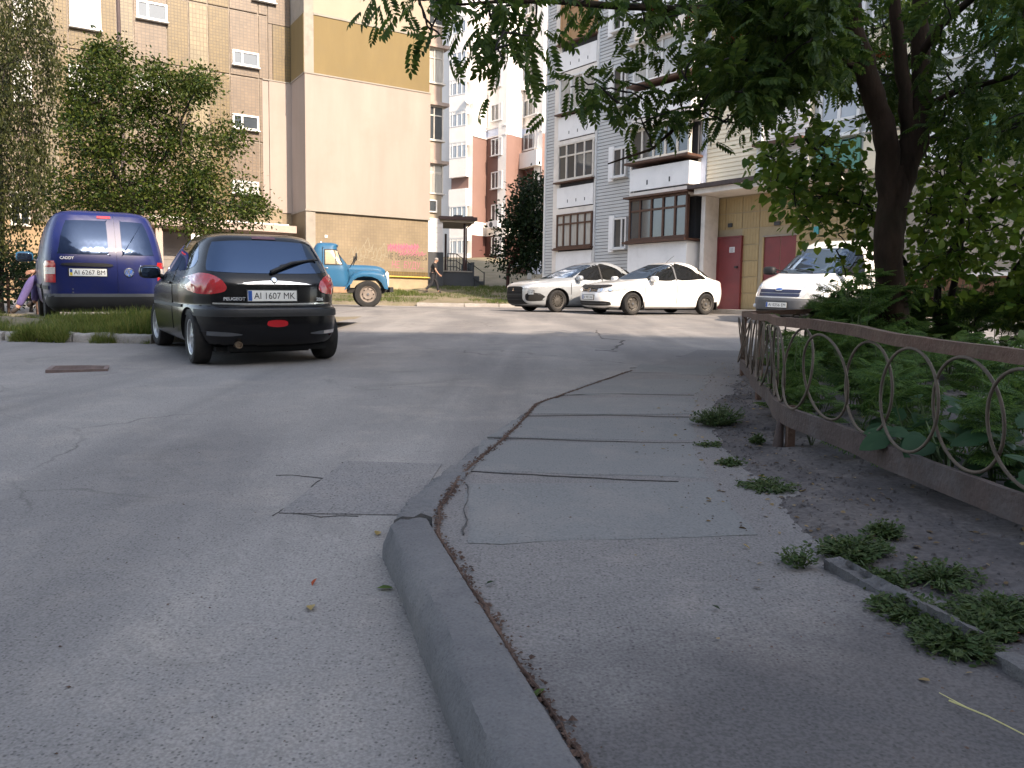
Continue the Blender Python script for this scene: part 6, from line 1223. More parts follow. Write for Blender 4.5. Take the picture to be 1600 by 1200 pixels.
cl = sample_poly([(1200, 205), (1290, 195), (1350, 215), (1360, 300), (1365, 345), (1300, 335), (1250, 300), (1200, 300), (1185, 265)], 52, 8.6, 9.6)+sample_poly([(1225, 290), (1365, 300), (1370, 385), (1310, 370), (1255, 345), (1235, 320)], 26, 8.6, 9.8)+sample_poly([(1430, 215), (1680, 190), (1680, 500), (1580, 470), (1575, 410), (1500, 400), (1470, 440), (1430, 430)], 200, 8.3, 10.2)+sample_poly([(1430, 400), (1680, 380), (1680, 500), (1430, 495)], 45, 8.6, 10.4)+sample_poly([(1300, 370), (1375, 385), (1370, 430), (1320, 440)], 8, 9, 10)
tree('broadleaf_shrub', 'tall multi-stemmed shrub with broad bright green leaves behind the rowan trunk', 'shrub', [(base, .06), (base+Vector((0, 0, .25)), .055)], cl, T_HEART, 17, .095, .14, LM_SHRUB, M_BARK2, limbs, (0, -.1, -.35), jit=.5)
# --- left tree and birch
poly = [(100, 230), (108, 112), (132, 100), (150, 72), (176, 68), (196, 92), (228, 122), (238, 102), (252, 112), (280, 118), (332, 116), (330, 142), (288, 190), (312, 180), (366, 192), (374, 232), (350, 250), (392, 300), (415, 325), (380, 346), (300, 358), (240, 342), (150, 335), (105, 330), (60, 320), (62, 260)]
cl = sample_poly(poly, 270, 18.4, 21.8)+[P(u, v, 19.5) for u, v in ((150, 75), (165, 80), (180, 75), (120, 112), (112, 120), (135, 105), (322, 122), (330, 128), (245, 108), (365, 200), (372, 215), (408, 328), (400, 320), (390, 345), (370, 350), (350, 352), (320, 355), (118, 150), (115, 180), (200, 100), (300, 130))]
bx = P(215, 470, 20); bz = G(20)+.0
tree('leafy_tree', 'small leafy tree with uneven dark green crown behind the blue van', 'tree', [(Vector((bx.x, 20, bz)), .11), (P(213, 400, 20), .1), (P(206, 330, 20), .085), (P(205, 280, 20), .07)], cl, T_LEAF, 125, .092, .19, LM_TREE, M_BARK2, [[(P(206, 330, 20), .06), (P(170, 250, 19.8), .045), (P(152, 140, 19.6), .02)], [(P(206, 320, 20), .055), (P(260, 240, 20), .04), (P(300, 150, 20), .02)], [(P(206, 335, 20), .05), (P(290, 300, 19.8), .035), (P(380, 330, 19.6), .015)]], (0, 0, .0), rmax=.03, twig=.008)
cl = sample_poly([(-90, -60), (66, -60), (84, 60), (82, 130), (62, 240), (70, 300), (20, 330), (-90, 330)], 235, 14.4, 16.9)+[P(u, v, 15.5) for u, v in ((70, 10), (78, 40), (82, 60), (80, 90), (76, 110), (72, 150), (60, 200), (50, 230), (84, 52))]
bx = P(-4, 470, 17.2); tree('birch_tree', 'drooping birch at the left edge with hanging olive green strands', 'tree', [(Vector((bx.x, 17.2, G(17.2))), .10), (P(0, 330, 17.2), .09), (P(-6, 150, 17.2), .08), (P(-15, -20, 17.2), .07), (P(-20, -160, 17.2), .05)], cl, T_LEAF, 125, .062, .17, LM_BIRCH, M_BARK2, [], (0, 0, -1.2), twig=.005, hang=1.05, rmax=.03)
# shrubs under the birch
for k, (u0, u1, v0, v1, Y, lb) in enumerate(((-60, 40, 372, 465, 17.5, 'dark shrub at the left edge under the birch'), (20, 76, 400, 462, 18.5, 'low dark shrub just left of the blue van mirror'))):
    c = P((u0+u1)/2, v1, Y); cl = sample_poly([(u0, v1), (u0, v0+20), ((u0+u1)/2, v0), (u1, v0+15), (u1, v1)], 34, Y-.8, Y+.8)
    tree('dark_shrub', lb, 'shrub', [(Vector((c.x, Y, G(Y)-.02)), .04), (Vector((c.x, Y, G(Y)+.5)), .03)], cl, T_LEAF, 40, .10, .2, LM_DARK, M_BARK2, [], (0, 0, .2), twig=.004, rmax=.02)
# dark tree in the gap
cl = sample_poly([(786, 398), (792, 372), (800, 340), (812, 306), (828, 282), (846, 276), (853, 285), (856, 340), (852, 412), (836, 420), (800, 416)], 130, 38.5, 41)+[P(u, v, 39.5) for u, v in ((792, 350), (790, 372), (786, 395), (812, 300), (848, 280), (783, 405), (798, 420), (840, 290), (852, 300))]
bx = P(793, 458, 39.5); tree('dark_tree', 'dense dark tree standing in the gap before the brown tower', 'tree', [(Vector((bx.x, 39.5, P(793, 460, 39.5).z)), .09), (P(794, 420, 39.5), .085), (P(812, 385, 39.5), .08), (P(826, 330, 39.5), .05)], cl, T_LEAF, 60, .19, .33, LM_DARK, mat('red_brown_bark', (.06, .025, .02), .9), [], (0, 0, .1), twig=.01, rmax=.04)
# --- feathery weeds behind the fence
def ragweed(name, label, loc, h, n, lm, tmpl, size, group, cat='plant', lean=.25, pod=None):
    t = thing(name, label, cat, loc, random.uniform(0, 6), group); mb = MB(); O = []; D = []; S = []
    for s in range(random.randint(2, 4)):
        a = random.uniform(0, 6.3); tip = Vector((math.cos(a)*lean*h, math.sin(a)*lean*h, h*random.uniform(.75, 1.0))); path = [Vector((0, 0, -.03)), tip*.35+Vector((random.gauss(0, .02), random.gauss(0, .02), 0)), tip*.7+Vector((random.gauss(0, .03), random.gauss(0, .03), .02)), tip]
        mb.tube(path, [.007, .006, .0045, .003], 5)
        for k in range(n): f = random.uniform(.12, 1)**.8; i = min(int(f*3), 2); p = path[i].lerp(path[i+1], f*3-i); b = random.uniform(0, 6.3); O.append(tuple(p)); D.append((math.cos(b), math.sin(b), random.uniform(.0, .8))); S.append(size*random.uniform(.6, 1.15)*(1.15-.5*f))
    mb.build('stems', mat('green_stem', (.06, .09, .03), .8, .2, 6), t, 60); V, F = scatter(*tmpl, np.array(O), rotmats(np.array(D), jitter=.35), S); np_mesh('foliage', V, F, lm, t); return t
FENCE = [(2.02, 1.2), (1.69, 2.63), (1.55, 3.6), (1.47, 4.15), (1.67, 5.2), (2.32, 8.1)]
fx = lambda y: float(np.interp(y, [p[1] for p in FENCE], [p[0] for p in FENCE]))
protos = []; rpos = []
for y in np.arange(4.0, 7.7, .42):
    for d in (.22, .6): rpos.append((fx(y)+d+(.15 if y > 6 else 0)+random.gauss(0, .05), y+random.gauss(0, .08), random.uniform(.42, .66)*(1.0 if y > 4.8 else .85)))
for i, (x, y, h_) in enumerate(rpos):
    lb = 'feathery green weed growing close behind the rusty fence'
    if i < 5: t = ragweed('feathery_weed', lb, (x, y, gs(x, y)), .8, 11, LM_RAG, T_RAG, .25, 'feathery weeds behind the fence'); protos.append(t)
    else: t = copy_tree(protos[i % 5]); t.location = (x, y, gs(x, y)); t.rotation_euler = (0, 0, random.uniform(0, 6))
    t.scale = (h_/.8,)*3
for i, (x, y, h_) in enumerate([(fx(y)+d, y, .5) for y in (2.4, 3.1, 3.6) for d in (.3, .7)]):
    t = copy_tree(protos[i % 5]); t.location = (x, y, gs(x, y)); t.rotation_euler = (0, 0, i*1.3); t.scale = (.6,)*3
for i, (d, y) in enumerate([(d, y) for y in np.arange(2.8, 7.6, .55) for d in (1.0, 1.6)]):
    t = copy_tree(protos[i % 5]); x = fx(y)+d+random.gauss(0, .12); t.location = (x, y, gs(x, y)); t.rotation_euler = (0, 0, i*1.1); t['label'] = 'feathery green weed set back under the rowan, a step behind the fence'; t['group'] = 'feathery weeds under the rowan'; t.scale = (random.uniform(.55, .8),)*3
for i in range(16):
    u = random.uniform(1395, 1680); Y = random.uniform(8.6, 10.6); p = P(u, 500, Y); t = copy_tree(protos[i % 5]); t.location = (p.x, Y, gs(p.x, Y)); t.rotation_euler = (0, 0, i*.7); t['label'] = 'tall feathery weed at the back of the soil bed before the brown wall'; t['group'] = 'tall feathery weeds at the back of the bed'; t.scale = (random.uniform(.9, 1.25),)*3
# taller bushy weeds in front of the trunk and white van
for i in range(13):
    u = random.uniform(1285, 1400); Y = random.uniform(7.6, 9.0); p = P(u, 500, Y); t = copy_tree(protos[i % 5]); t.location = (p.x, Y, gs(p.x, Y)); t.rotation_euler = (0, 0, i*.9); t['label'] = 'bushy feathery weed around the rowan trunk foot before the white van'; t['group'] = 'bushy weeds around the rowan trunk'; t.scale = (.95+.35*min(max((u-1290)/70, 0), 1),)*3
# --- big leaved plants: every large leaf is its own object
def leaf_mesh(name, lm, sc):
    V = []; F = []; n = 7; tv = [(0, 0, 0)]; out = [(.30, -.10), (.46, .02), (.52, .22), (.46, .45), (.32, .70), (.14, .90), (0, 1.02)]; out = out+[(-x, y) for x, y in reversed(out[:-1])]
    mid = [(0, .0, 0)]+[(x*.5, .25+(y-.25)*.5, .03) for x, y in out]; V = [(0, .22, -.015)]+[(x*.5, .22+(y-.22)*.5, .035 if abs(x) > .1 else -.0) for x, y in out]+[(x, y, .02-.10*(x*x+max(y-.3, 0)**2)+random.uniform(-.025, .025)) for x, y in out]; k = len(out)
    F = [(0, 1+i, 1+(i+1) % k) for i in range(k)]+[(1+i, 1+k+i, 1+k+(i+1) % k) for i in range(k)]+[(1+i, 1+k+(i+1) % k, 1+(i+1) % k) for i in range(k)]
    mb = MB(); mb.add([(x*sc, y*sc, z*sc) for x, y, z in V], F); return mb.mesh(name, lm, 80)
def bigplant(label, loc, lmesh, n, h, rad, group, smax=1.):
    t = thing('large_leaf_plant', label, 'plant', loc, 0, group); mb = MB()
    for k in range(n):
        a = k*2.4+random.gauss(0, .3); r = rad*math.sqrt((k+.5)/n); p = Vector((math.cos(a)*r, math.sin(a)*r, h*random.uniform(.35, 1)*(1-.35*r/rad))); mb.tube([(0, 0, -.02), p*.5+Vector((0, 0, .08*h)), p], [.006, .005, .0035], 5)
        d = Vector((math.cos(a), math.sin(a), -.35+random.gauss(0, .2))).normalized(); z = Vector((random.gauss(0, .3), random.gauss(0, .3)-.35, 1)); x = d.cross(z).normalized(); z = x.cross(d); M = Matrix((x, d, z)).transposed().to_4x4()*1.0; s = random.uniform(.6, 1.1)*smax; M = M @ Matrix.Diagonal((s, s, s, 1)); M.translation = p; inst(lmesh, 'leaf', t, M)
    mb.build('stems', MATS['green_stem'], t, 60); return t
LV = leaf_mesh('vine_leaf', LM_VINE, .15); LB_ = leaf_mesh('burdock_leaf', LM_BIG, .125)
for i, (u, Y, h_, n) in enumerate(((1488, 7.6, .58, 16), (1530, 7.3, .60, 18), (1560, 7.8, .62, 16), (1500, 6.9, .42, 14), (1590, 7.2, .5, 14))):
    p = P(u, 500, Y); bigplant(('pale green large-leaved plant nearest the rowan trunk', 'pale green large-leaved plant, middle one behind the top rail', 'pale green large-leaved plant standing tallest behind the rail', 'pale green large-leaved plant low behind the rail', 'pale green large-leaved plant at the right edge')[i], (p.x, Y, gs(p.x, Y)), LV, n, h_, .34, 'pale large-leaved plants')
for i, (x, y, h_, n) in enumerate(((fx(3.3)+.25, 3.3, .42, 12), (fx(2.9)+.4, 2.95, .45, 12), (fx(2.6)+.25, 2.5, .4, 10), (fx(3.7)+.5, 3.8, .40, 10), (fx(3.2)+.8, 3.4, .42, 12))):
    bigplant(('dark broad-leaved plant low behind the middle rings of the fence', 'dark broad-leaved plant second from the right behind the fence rings', 'dark broad-leaved plant behind the nearest fence ring at the right edge', 'dark broad-leaved plant below the rowan trunk behind the fence', 'dark broad-leaved plant set back from the fence among dry leaves')[i], (x, y, gs(x, y)), LB_, n+8, h_, .28, 'dark broad-leaved plants by the fence')
# --- weeds on the bare soil
def weed(label, u, v, rad, h, n, off=.1, size=.0175, lm=None, group=None, dens=1.):
    p = hit(u, v, off); z = soil_z(p.x, p.y) if p.x > 1 else WZ(p.y); t = thing('low_weed', label, 'weed', (p.x, p.y, z), 0, group); O = []; D = []; S = []; mb = MB()
    for k in range(int(n*1.5)):
        a = random.uniform(0, 6.3); r = rad*math.sqrt(random.random()); tip = Vector((math.cos(a)*r, math.sin(a)*r, h*random.uniform(.4, 1)*(1-.5*r/rad))); tip.z += (soil_z(p.x+tip.x, p.y+tip.y)-z) if p.x > 1 else 0; b = tip*.35; b.z *= .3; mb.tube([b, b.lerp(tip, .5)+Vector((0, 0, .01)), tip], [.0022, .0018, .0012], 4)
        for q in range(9): f = random.uniform(.15, 1); O.append(tuple(b.lerp(tip, f)+Vector((random.gauss(0, .006),)*3))); e = random.uniform(0, 6.3); D.append((math.cos(e), math.sin(e), random.uniform(.1, .9))); S.append(size*random.uniform(.6, 1.3))
    mb.build('stems', MATS['green_stem'], t); V, F = scatter(*T_LEAF, np.array(O), rotmats(np.array(D), jitter=.4), S); np_mesh('foliage', V, F, lm or LM_WEED, t); return t
for a in (('bushy green weed clump beside the pavement slabs', 1122, 655, .19, .17, 120), ('small flat weed in front of the bushy clump', 1106, 688, .09, .04, 30), ('tiny weed tuft close under the fence', 1184, 695, .05, .06, 26), ('thin trailing weed between the two soil weeds', 1142, 722, .09, .05, 30), ('trailing weed with dry leaves on the bare soil', 1200, 765, .15, .05, 60), ('leafy weed patch above the end of the border kerb', 1330, 885, .13, .07, 100), ('weed patch on the soil behind the border kerb', 1382, 858, .07, .06, 45), ('single trailing sprig on the pavement edge', 1248, 896, .07, .09, 14), ('long weed mat lying over the border kerb', 1420, 975, .12, .06, 90), ('weed mat in front of the border kerb', 1490, 1025, .12, .07, 120), ('weed patch behind the border kerb at the right edge', 1560, 985, .14, .06, 110), ('sparse weed stems on the soil near the right edge', 1470, 930, .12, .04, 50), ('weeds creeping along the foot of the border kerb', 1375, 925, .08, .045, 60), ('weed tuft hiding the gap in the border kerb', 1528, 1003, .09, .06, 80)): weed(*a)
# --- grass
def grass(name, n, fn, hfn, lm, parent=None, wide=1.):
    O = []; D = []; S = []
    while len(O) < n:
        q = fn()
        if q is None: continue
        x, y, z = q; O.append((x, y, z-.01)); D.append((random.gauss(0, .38), random.gauss(0, .38), 1)); S.append(hfn(x, y)*random.uniform(.45, 1.15))
    tv = [(a*wide, b, c) for a, b, c in T_BLADE[0]]; R = rotmats(np.array(D), jitter=0, up=(.01, .01, .01)); d = np.array(D); d /= np.linalg.norm(d, axis=1, keepdims=True); a = rng.uniform(0, 6.28, len(O)); h_ = np.stack([np.cos(a), np.sin(a), 0*a], 1); x = np.cross(d, h_); x /= np.linalg.norm(x, axis=1, keepdims=True); R = np.stack([x, d, np.cross(x, d)], 2)
    V, F = scatter(tv, T_BLADE[1], np.array(O), R, S); return stuff(np_mesh(name, V, F, lm, parent))
def fl_():
    x = random.uniform(-13, -3.25); y0 = float(np.interp(x, [p[0] for p in left_front], [p[1] for p in left_front])); y = y0+.08+abs(random.gauss(0, 1))*.75
    if y > y0+1.6 and random.random() < .6: return None
    if fbm(x, y, 1.7) < -.75: return None
    if x > -5.0 and y < 11.6: return None
    return x, y, lawnL(x, y)
tag(grass('lawn_grass', 30000, fl_, lambda x, y: .17+.07*fbm(x, y, 1.1), LM_GRASS), 'unmown grass strip with seed heads before the blue van', 'grass')
def fk_():
    x = random.uniform(-6.9, -4.95); p = random.random(); y = 11.02-.12*p*(1.2+fbm(x, 1, 2)); z = G(y)+.10*(1-p)
    return None if fbm(x, 0, 2.6) < -.35 else (x, y, z)
tag(grass('kerb_grass', 4200, fk_, lambda x, y: .11+.05*fbm(x, 3, 2), LM_GRASS), 'grass hanging over the pale left kerb', 'grass')
def ff_():
    x = random.uniform(-8, 7); y0 = float(np.interp(x, [p[0] for p in fl], [p[1] for p in fl])); y = y0+.2+random.uniform(0, 7.5); d = y-y0
    if abs(d-2.2-.25*fbm(x, 0, .5)) < .28 or (fbm(x*.7, y*.7, 1.0) < -.5): return None
    if d < 1.2 and abs(x+2.0) < .9 and random.random() < .9: return None
    if x > -1 and abs(d-3.6) < .6 and random.random() < .8: return None
    return x, y, lawnF(x, y)
tag(grass('far_lawn_grass', 26000, ff_, lambda x, y: .13+.03*fbm(x, y, .8), LM_GRASSF, None, 2.2), 'short sunlit grass below the graffiti wall', 'grass')
# --- rusty ring fence
M_RUSTF = mat('rusty_brown_paint', (.085, .045, .03), .8, .35, 7, bump=.6, bscale=60, dirt=(.11, .075, .05), dirt_amt=.8, dirt_scale=9); M_RUSTB = mat('dusty_rust', (.06, .042, .037), .85, .3, 6, bump=.7, bscale=50, dirt=(.085, .078, .078), dirt_amt=.75, dirt_scale=4); M_RING = mat('ring_steel', (.085, .064, .046), .75, .3, 8, bump=.3)
F3 = [(2.02, 1.2), (1.69, 2.63), (1.55, 3.6), (1.47, 4.15), (1.67, 5.2), (2.32, 8.1)]
fyz = pchip([1.2, 2.63, 3.6, 4.15, 5.2, 8.1], [.87, .914, .966, .997, 1.006, 1.035])
fpx = pchip([p[1] for p in F3], [p[0] for p in F3])
FN = thing('ring_fence', 'low rusty metal fence of interlocking rings with flat top rail along the soil bed', 'fence', (2.32, 8.1, G(8.1))); finv = Matrix.Translation(-FN.location)
def fb_(nm, mb, m, sm=40): o = mb.build(nm, m, FN, sm); o.matrix_parent_inverse = finv; return o
def rail(nm, ys_, z0, z1, th, m, lip=0.):
    mb = MB(); V = []
    for y in ys_:
        x = fpx(y); e = (fpx(y+.02)-fpx(y-.02))/.04; n = Vector((1, -e, 0)).normalized(); zt_ = fyz(y)+.007*fbm(y, 2, 3); x += .006*fbm(y, z0*9, 2.6)
        for o_, z in ((-th, z1), (th+lip, z1), (th+lip, z1-.006 if lip else z0), (th, z0), (-th, z0)): V.append((x+n.x*o_, y+n.y*o_, zt_+z))
    k = 5; F = [(i*k+j, i*k+(j+1) % k, (i+1)*k+(j+1) % k, (i+1)*k+j) for i in range(len(ys_)-1) for j in range(k)]; mb.add(V, F+[tuple(range(k)), tuple(reversed(range((len(ys_)-1)*k, len(ys_)*k)))]); return fb_(nm, mb, m, 30)
yA, yB, yC = list(np.linspace(1.2, 5.2, 50)), list(np.linspace(5.2, 8.1, 30)), None
rail('top_rail', yA, -.05, .0, .006, M_RUSTF, .03); rail('top_rail', [y for y in yB], -.048, -.001, .006, M_RUSTF, .03)
rail('bottom_rail', yA, -.575, -.475, .005, M_RUSTB, .02); rail('bottom_rail', yB, -.572, -.476, .005, M_RUSTB, .02)
y = 1.35; k = 0; s_ = 0; rmesh = None
while y < 8.0:
    e = (fpx(y+.02)-fpx(y-.02))/.04; x = fpx(y); d = Vector((e, 1, (fyz(y+.05)-fyz(y-.05))/.1)).normalized(); zc_ = fyz(y)-.262; rz_ = .208*random.uniform(.96, 1.02); rx_ = .185*random.uniform(.95, 1.05)
    mb = MB(); lean = random.gauss(0, .022); mb.tube([Vector((x+lean*math.sin(a), y, zc_))+d*(rx_*math.cos(a))+Vector((0, 0, rz_*math.sin(a)))+Vector((.009 if k % 2 else -.009, 0, 0)) for a in [2*PI*j/36 for j in range(36)]], .0065, 7, closed=True); fb_('ring', mb, M_RING, 60); k += 1
    y += (.315 if y < 5 else .30)/math.sqrt(1+e*e)
for (py, hh) in ((8.08, 0), (4.33, 0), (1.9, 0), (6.3, 0)):
    x = fpx(py)+.02; z = fyz(py); mb = MB(); g_ = soil_z(x, py) if py < 8 else WZ(py); x += .03 if 2 < py < 8 else 0; mb.box(x-.02, x+.02, py-.02, py+.02, g_-.05, z-(.48 if py == 4.33 else .01)); fb_('post', mb, M_RUSTF)
mb = MB(); x = fpx(4.36)-.01; g_ = soil_z(x, 4.36); mb.tube([(x, 4.36, g_-.03), (x+.01, 4.37, g_+.1), (x+.02, 4.38, fyz(4.36)-.56)], [.032, .022, .018], 9); fb_('post_foot', mb, M_RUSTB)
# return run of the fence towards the white van
q0, q1 = Vector((2.33, 8.12, 1.035)), Vector((4.3, 9.4, 1.12)); mb = MB(); n = Vector((q1.y-q0.y, -(q1.x-q0.x), 0)).normalized()*.015
mb.add([q0+n, q1+n, q1-n, q0-n, q0+n-Vector((0, 0, .05)), q1+n-Vector((0, 0, .05)), q1-n-Vector((0, 0, .05)), q0-n-Vector((0, 0, .05))], [(0, 1, 2, 3), (4, 7, 6, 5), (0, 4, 5, 1), (1, 5, 6, 2), (2, 6, 7, 3), (3, 7, 4, 0)]); fb_('top_rail', mb, M_RUSTF)
mb = MB(); dn = Vector((0, 0, -.5)); mb.add([q0+n+dn, q1+n+dn, q1-n+dn, q0-n+dn, q0+n+dn*1.15, q1+n+dn*1.15, q1-n+dn*1.15, q0-n+dn*1.15], [(0, 1, 2, 3), (4, 7, 6, 5), (0, 4, 5, 1), (1, 5, 6, 2), (2, 6, 7, 3), (3, 7, 4, 0)]); fb_('bottom_rail', mb, M_RUSTB)
for k in range(7):
    c = q0.lerp(q1, (k+.5)/7)-Vector((0, 0, .262)); d = (q1-q0).normalized(); mb = MB(); mb.tube([c+d*(.18*math.cos(a))+Vector((0, 0, .208*math.sin(a))) for a in [2*PI*j/30 for j in range(30)]], .0075, 6, closed=True); fb_('ring', mb, M_RING, 60)
# ---- low bar fence at the left edge
LF = thing('low_bar_fence', 'low dark bar fence at the left edge under the birch', 'fence', P(20, 462, 16.6)); linv = Matrix.Translation(-LF.location)
a, b = P(-120, 436, 16.6), P(60, 436, 17.6)
for dz_ in (0, -.22):
    mb = MB(); mb.tube([a+Vector((0, 0, dz_)), b+Vector((0, 0, dz_))], .022, 6); o = mb.build('rail', M_RUSTF, LF, 50); o.matrix_parent_inverse = linv
for f in (.15, .45, .72, .98): p = a.lerp(b, f); mb = MB(); mb.tube([p+Vector((0, 0, .05)), Vector((p.x, p.y, G(p.y)-.1))], .03, 6); o = mb.build('post', M_RUSTF, LF, 50); o.matrix_parent_inverse = linv
# ---- lamp post by the left tree
lpx = P(187, 60, 25); LPt = thing('lamp_post', 'thin dark lamp post rising above the small leafy tree', 'lamp post', (lpx.x, 25, G(25)))
mb = MB(); mb.tube([(0, 0, -.1), (0, 0, 5), (-.02, 0, 10.5)], [.075, .06, .05], 10); mb.build('pole', mat('dark_pole', (.07, .05, .05), .7, .15, 5), LPt, 50); mb = MB(); mb.tube([(-.02, 0, 10.4), (-.02, -.5, 10.9), (-.02, -1.2, 11.0)], .035, 8); mb.build('arm', MATS['dark_pole'], LPt, 50); sellip(.12, .32, .07, 2.6, 16, 8, Matrix.Translation((-.02, -1.4, 10.98))).build('lamp_head', M_AC, LPt, 60)
# ---- litter
def litter(label, u, v, size, lm, off=0., name='fallen_leaf', cat='fallen leaf', group='fallen leaves on the ground', rz=0.):
    p = hit(u, v, off); z = (WZ(p.y) if off else G(p.y))+.004; mb = MB(); mb.add([(x*size, y*size-.5*size, zz*size*1.5+.006) for x, y, zz in T_LEAF[0]], T_LEAF[1]); o = mb.build(name, lm); o.location = (p.x, p.y, z); o.rotation_euler = (random.gauss(0, .2), random.gauss(0, .2), rz); tag(o, label, cat, group)
for i, a in enumerate((('yellow leaf against the broken end of the near kerb', 590, 836, .05, LM_DRY, 0), ('pale green leaf on the asphalt beside the near kerb', 601, 923, .055, LM_VINE, 0), ('dry leaf on the asphalt left of the kerb', 486, 954, .05, LM_DRY, 0), ('green leaf in the seam behind the near kerb', 843, 1091, .035, LM_VINE, .12), ('dry yellow leaf on the soil by the trailing weed', 1190, 746, .05, LM_DRY, .1), ('dead brown leaf on the pavement', 766, 918, .03, LM_DARK, .12), ('small dark leaf scrap in mid pavement', 1118, 957, .028, LM_DARK, .12), ('pale leaf scrap on the soil below the fence', 1255, 772, .05, LM_DRY, .1), ('orange leaf among the weeds at the right edge', 1583, 1000, .035, LM_BERRY, .12), ('dark red scrap on the asphalt', 492, 914, .035, LM_BERRY, 0), ('dry scrap by the slab edge', 1165, 870, .03, LM_DRY, .1))): litter(*a, rz=i*1.7)
p0, p1 = hit(1482, 1106, .12), hit(1620, 1178, .12); mb = MB(); ST = tag(None or thing('dry_stalk', 'dry yellow grass stalk lying on the pavement at lower right', 'grass stalk', (p0.x, p0.y, WZ(p0.y)+.006)), 'dry yellow grass stalk lying on the pavement at lower right', 'grass stalk')
d = p1-p0; mb.tube([(0, 0, .004), (d.x*.5, d.y*.5+.01, .006), (d.x, d.y, .004)], [.002, .0018, .0012], 5); mb.tube([(d.x*.25, d.y*.25+.004, .005), (-.005, .03, .006)], [.0015, .0009], 5); mb.build('stalk', mat('straw', (.42, .38, .16), .7, .15, 9), ST)
V = []; F = []
for i in range(2600):
    y = random.uniform(1.2, 8.5); xl = float(np.interp(y, [p[1] for p in SL], [p[0] for p in SL])); x = xl+abs(random.gauss(0, .45))-.04; s = random.choice((.004, .006, .008, .013))*random.uniform(.6, 1.3); z = soil_z(x, y); o = len(V)
    q = [(random.uniform(.6, 1.2)*math.cos(k*1.26), random.uniform(.6, 1.2)*math.sin(k*1.26)) for k in range(5)]; V += [(x+a*s, y+b*s, z-.002) for a, b in q]+[(x+a*s*.55, y+b*s*.55, z+s*.6) for a, b in q]; F += [(o+k, o+(k+1) % 5, o+5+(k+1) % 5, o+5+k) for k in range(5)]+[(o+5, o+6, o+7, o+8), (o+5, o+8, o+9, o+9)][:1]
tag(stuff(np_mesh('soil_clods', V, F, M_SOIL)), 'dry clods and pebbles on the bare soil along the fence', 'clods')
O = []; D = []; S = []
for i in range(750):
    y = random.uniform(1.3, 9.5); xl = float(np.interp(y, [p[1] for p in SL], [p[0] for p in SL])); x = xl+abs(random.gauss(.1, .55)) if random.random() < .75 else xl-abs(random.gauss(0, .25)); O.append((x, y, max(soil_z(x, y), WZ(y))+.006)); a = random.random()*6.3; D.append((math.cos(a), math.sin(a), random.gauss(0, .15))); S.append(random.uniform(.008, .034))
V, F = scatter(*T_LEAF, np.array(O), rotmats(np.array(D), jitter=.25), S)
tag(stuff(np_mesh('dry_litter', V, F, leafmat('brown_litter', (.07, .045, .025), (.26, .19, .09), .1))), 'small dry leaves and straw littering the soil along the fence', 'litter')
V = []; F = []
for i in range(520):
    y = 1.3+6*random.random()**1.6; x = random.uniform(-2.5, 1.3) if random.random() < .5 else float(np.interp(y, [p[1] for p in SL], [p[0] for p in SL]))+random.gauss(-.12, .25)
    kx = float(np.interp(y, [p[1] for p in KL], [p[0] for p in KL])); 
    if kx-.25 < x < kx: continue
    z = G(y)+.003 if x < kx else max(WZ(y)+.006, soil_z(x, y)+.003 if x > 1 else 0); s = random.uniform(.0018, .0055); a = random.random()*6; o = len(V)
    for k in range(4): V.append((x+s*math.cos(a+k*1.57)*random.uniform(.4, 1.5), y+s*math.sin(a+k*1.57)*random.uniform(.4, 1.3), z))
    V.append((x, y, z+s*.7)); F += [(o, o+1, o+4), (o+1, o+2, o+4), (o+2, o+3, o+4), (o+3, o, o+4)]
tag(stuff(np_mesh('grit', V, F, M_RUST)), 'dark grit and crumbs scattered over asphalt and pavement', 'grit')
# ================================================================== PEOPLE
def skin_mesh(name, joints, edges, m, parent, sub=2):
    """one continuous surface grown along a skeleton: joints {name: (pos, radius)}; the first joint is the root"""
    ks = list(joints); me = bpy.data.meshes.new(name); me.from_pydata([joints[k][0] for k in ks], [(ks.index(a), ks.index(b)) for a, b in edges], []); o = bpy.data.objects.new(name, me); C.objects.link(o)
    md = o.modifiers.new('s', 'SKIN'); md.use_smooth_shade = True
    for i, k in enumerate(ks):
        r = joints[k][1]; sv = me.skin_vertices[0].data[i]; sv.radius = r if hasattr(r, '__len__') else (r, r); sv.use_root = i == 0
    sd = o.modifiers.new('u', 'SUBSURF'); sd.levels = sd.render_levels = sub
    dg = bpy.context.evaluated_depsgraph_get(); dg.update(); m2 = bpy.data.meshes.new_from_object(o.evaluated_get(dg)); o.modifiers.clear(); o.data = m2; m2.name = name; m2.materials.clear(); m2.materials.append(m); m2.polygons.foreach_set('use_smooth', [True]*len(m2.polygons)); o.parent = parent; return o
M_SKIN = mat('skin', (.42, .24, .17), .6, .06, 6); M_HAIRG = mat('grey_hair', (.28, .25, .23), .8, .2, 20); M_BLKCL = mat('black_cloth', (.018, .017, .018), .9, .15, 9); M_NAVY = mat('navy_trousers', (.018, .018, .022), .9, .15, 9); M_WHCL = mat('white_cloth', (.62, .60, .60), .9, .05, 9); M_GRYCL = mat('grey_cloth', (.20, .20, .19), .9, .1, 9); M_LILAC = mat('lilac_cloth', (.10, .08, .22), .85, .1, 9); M_SHOE = mat('dark_shoe', (.03, .024, .022), .6, .1); M_BLOND = mat('fair_hair', (.34, .22, .10), .7, .2, 20)
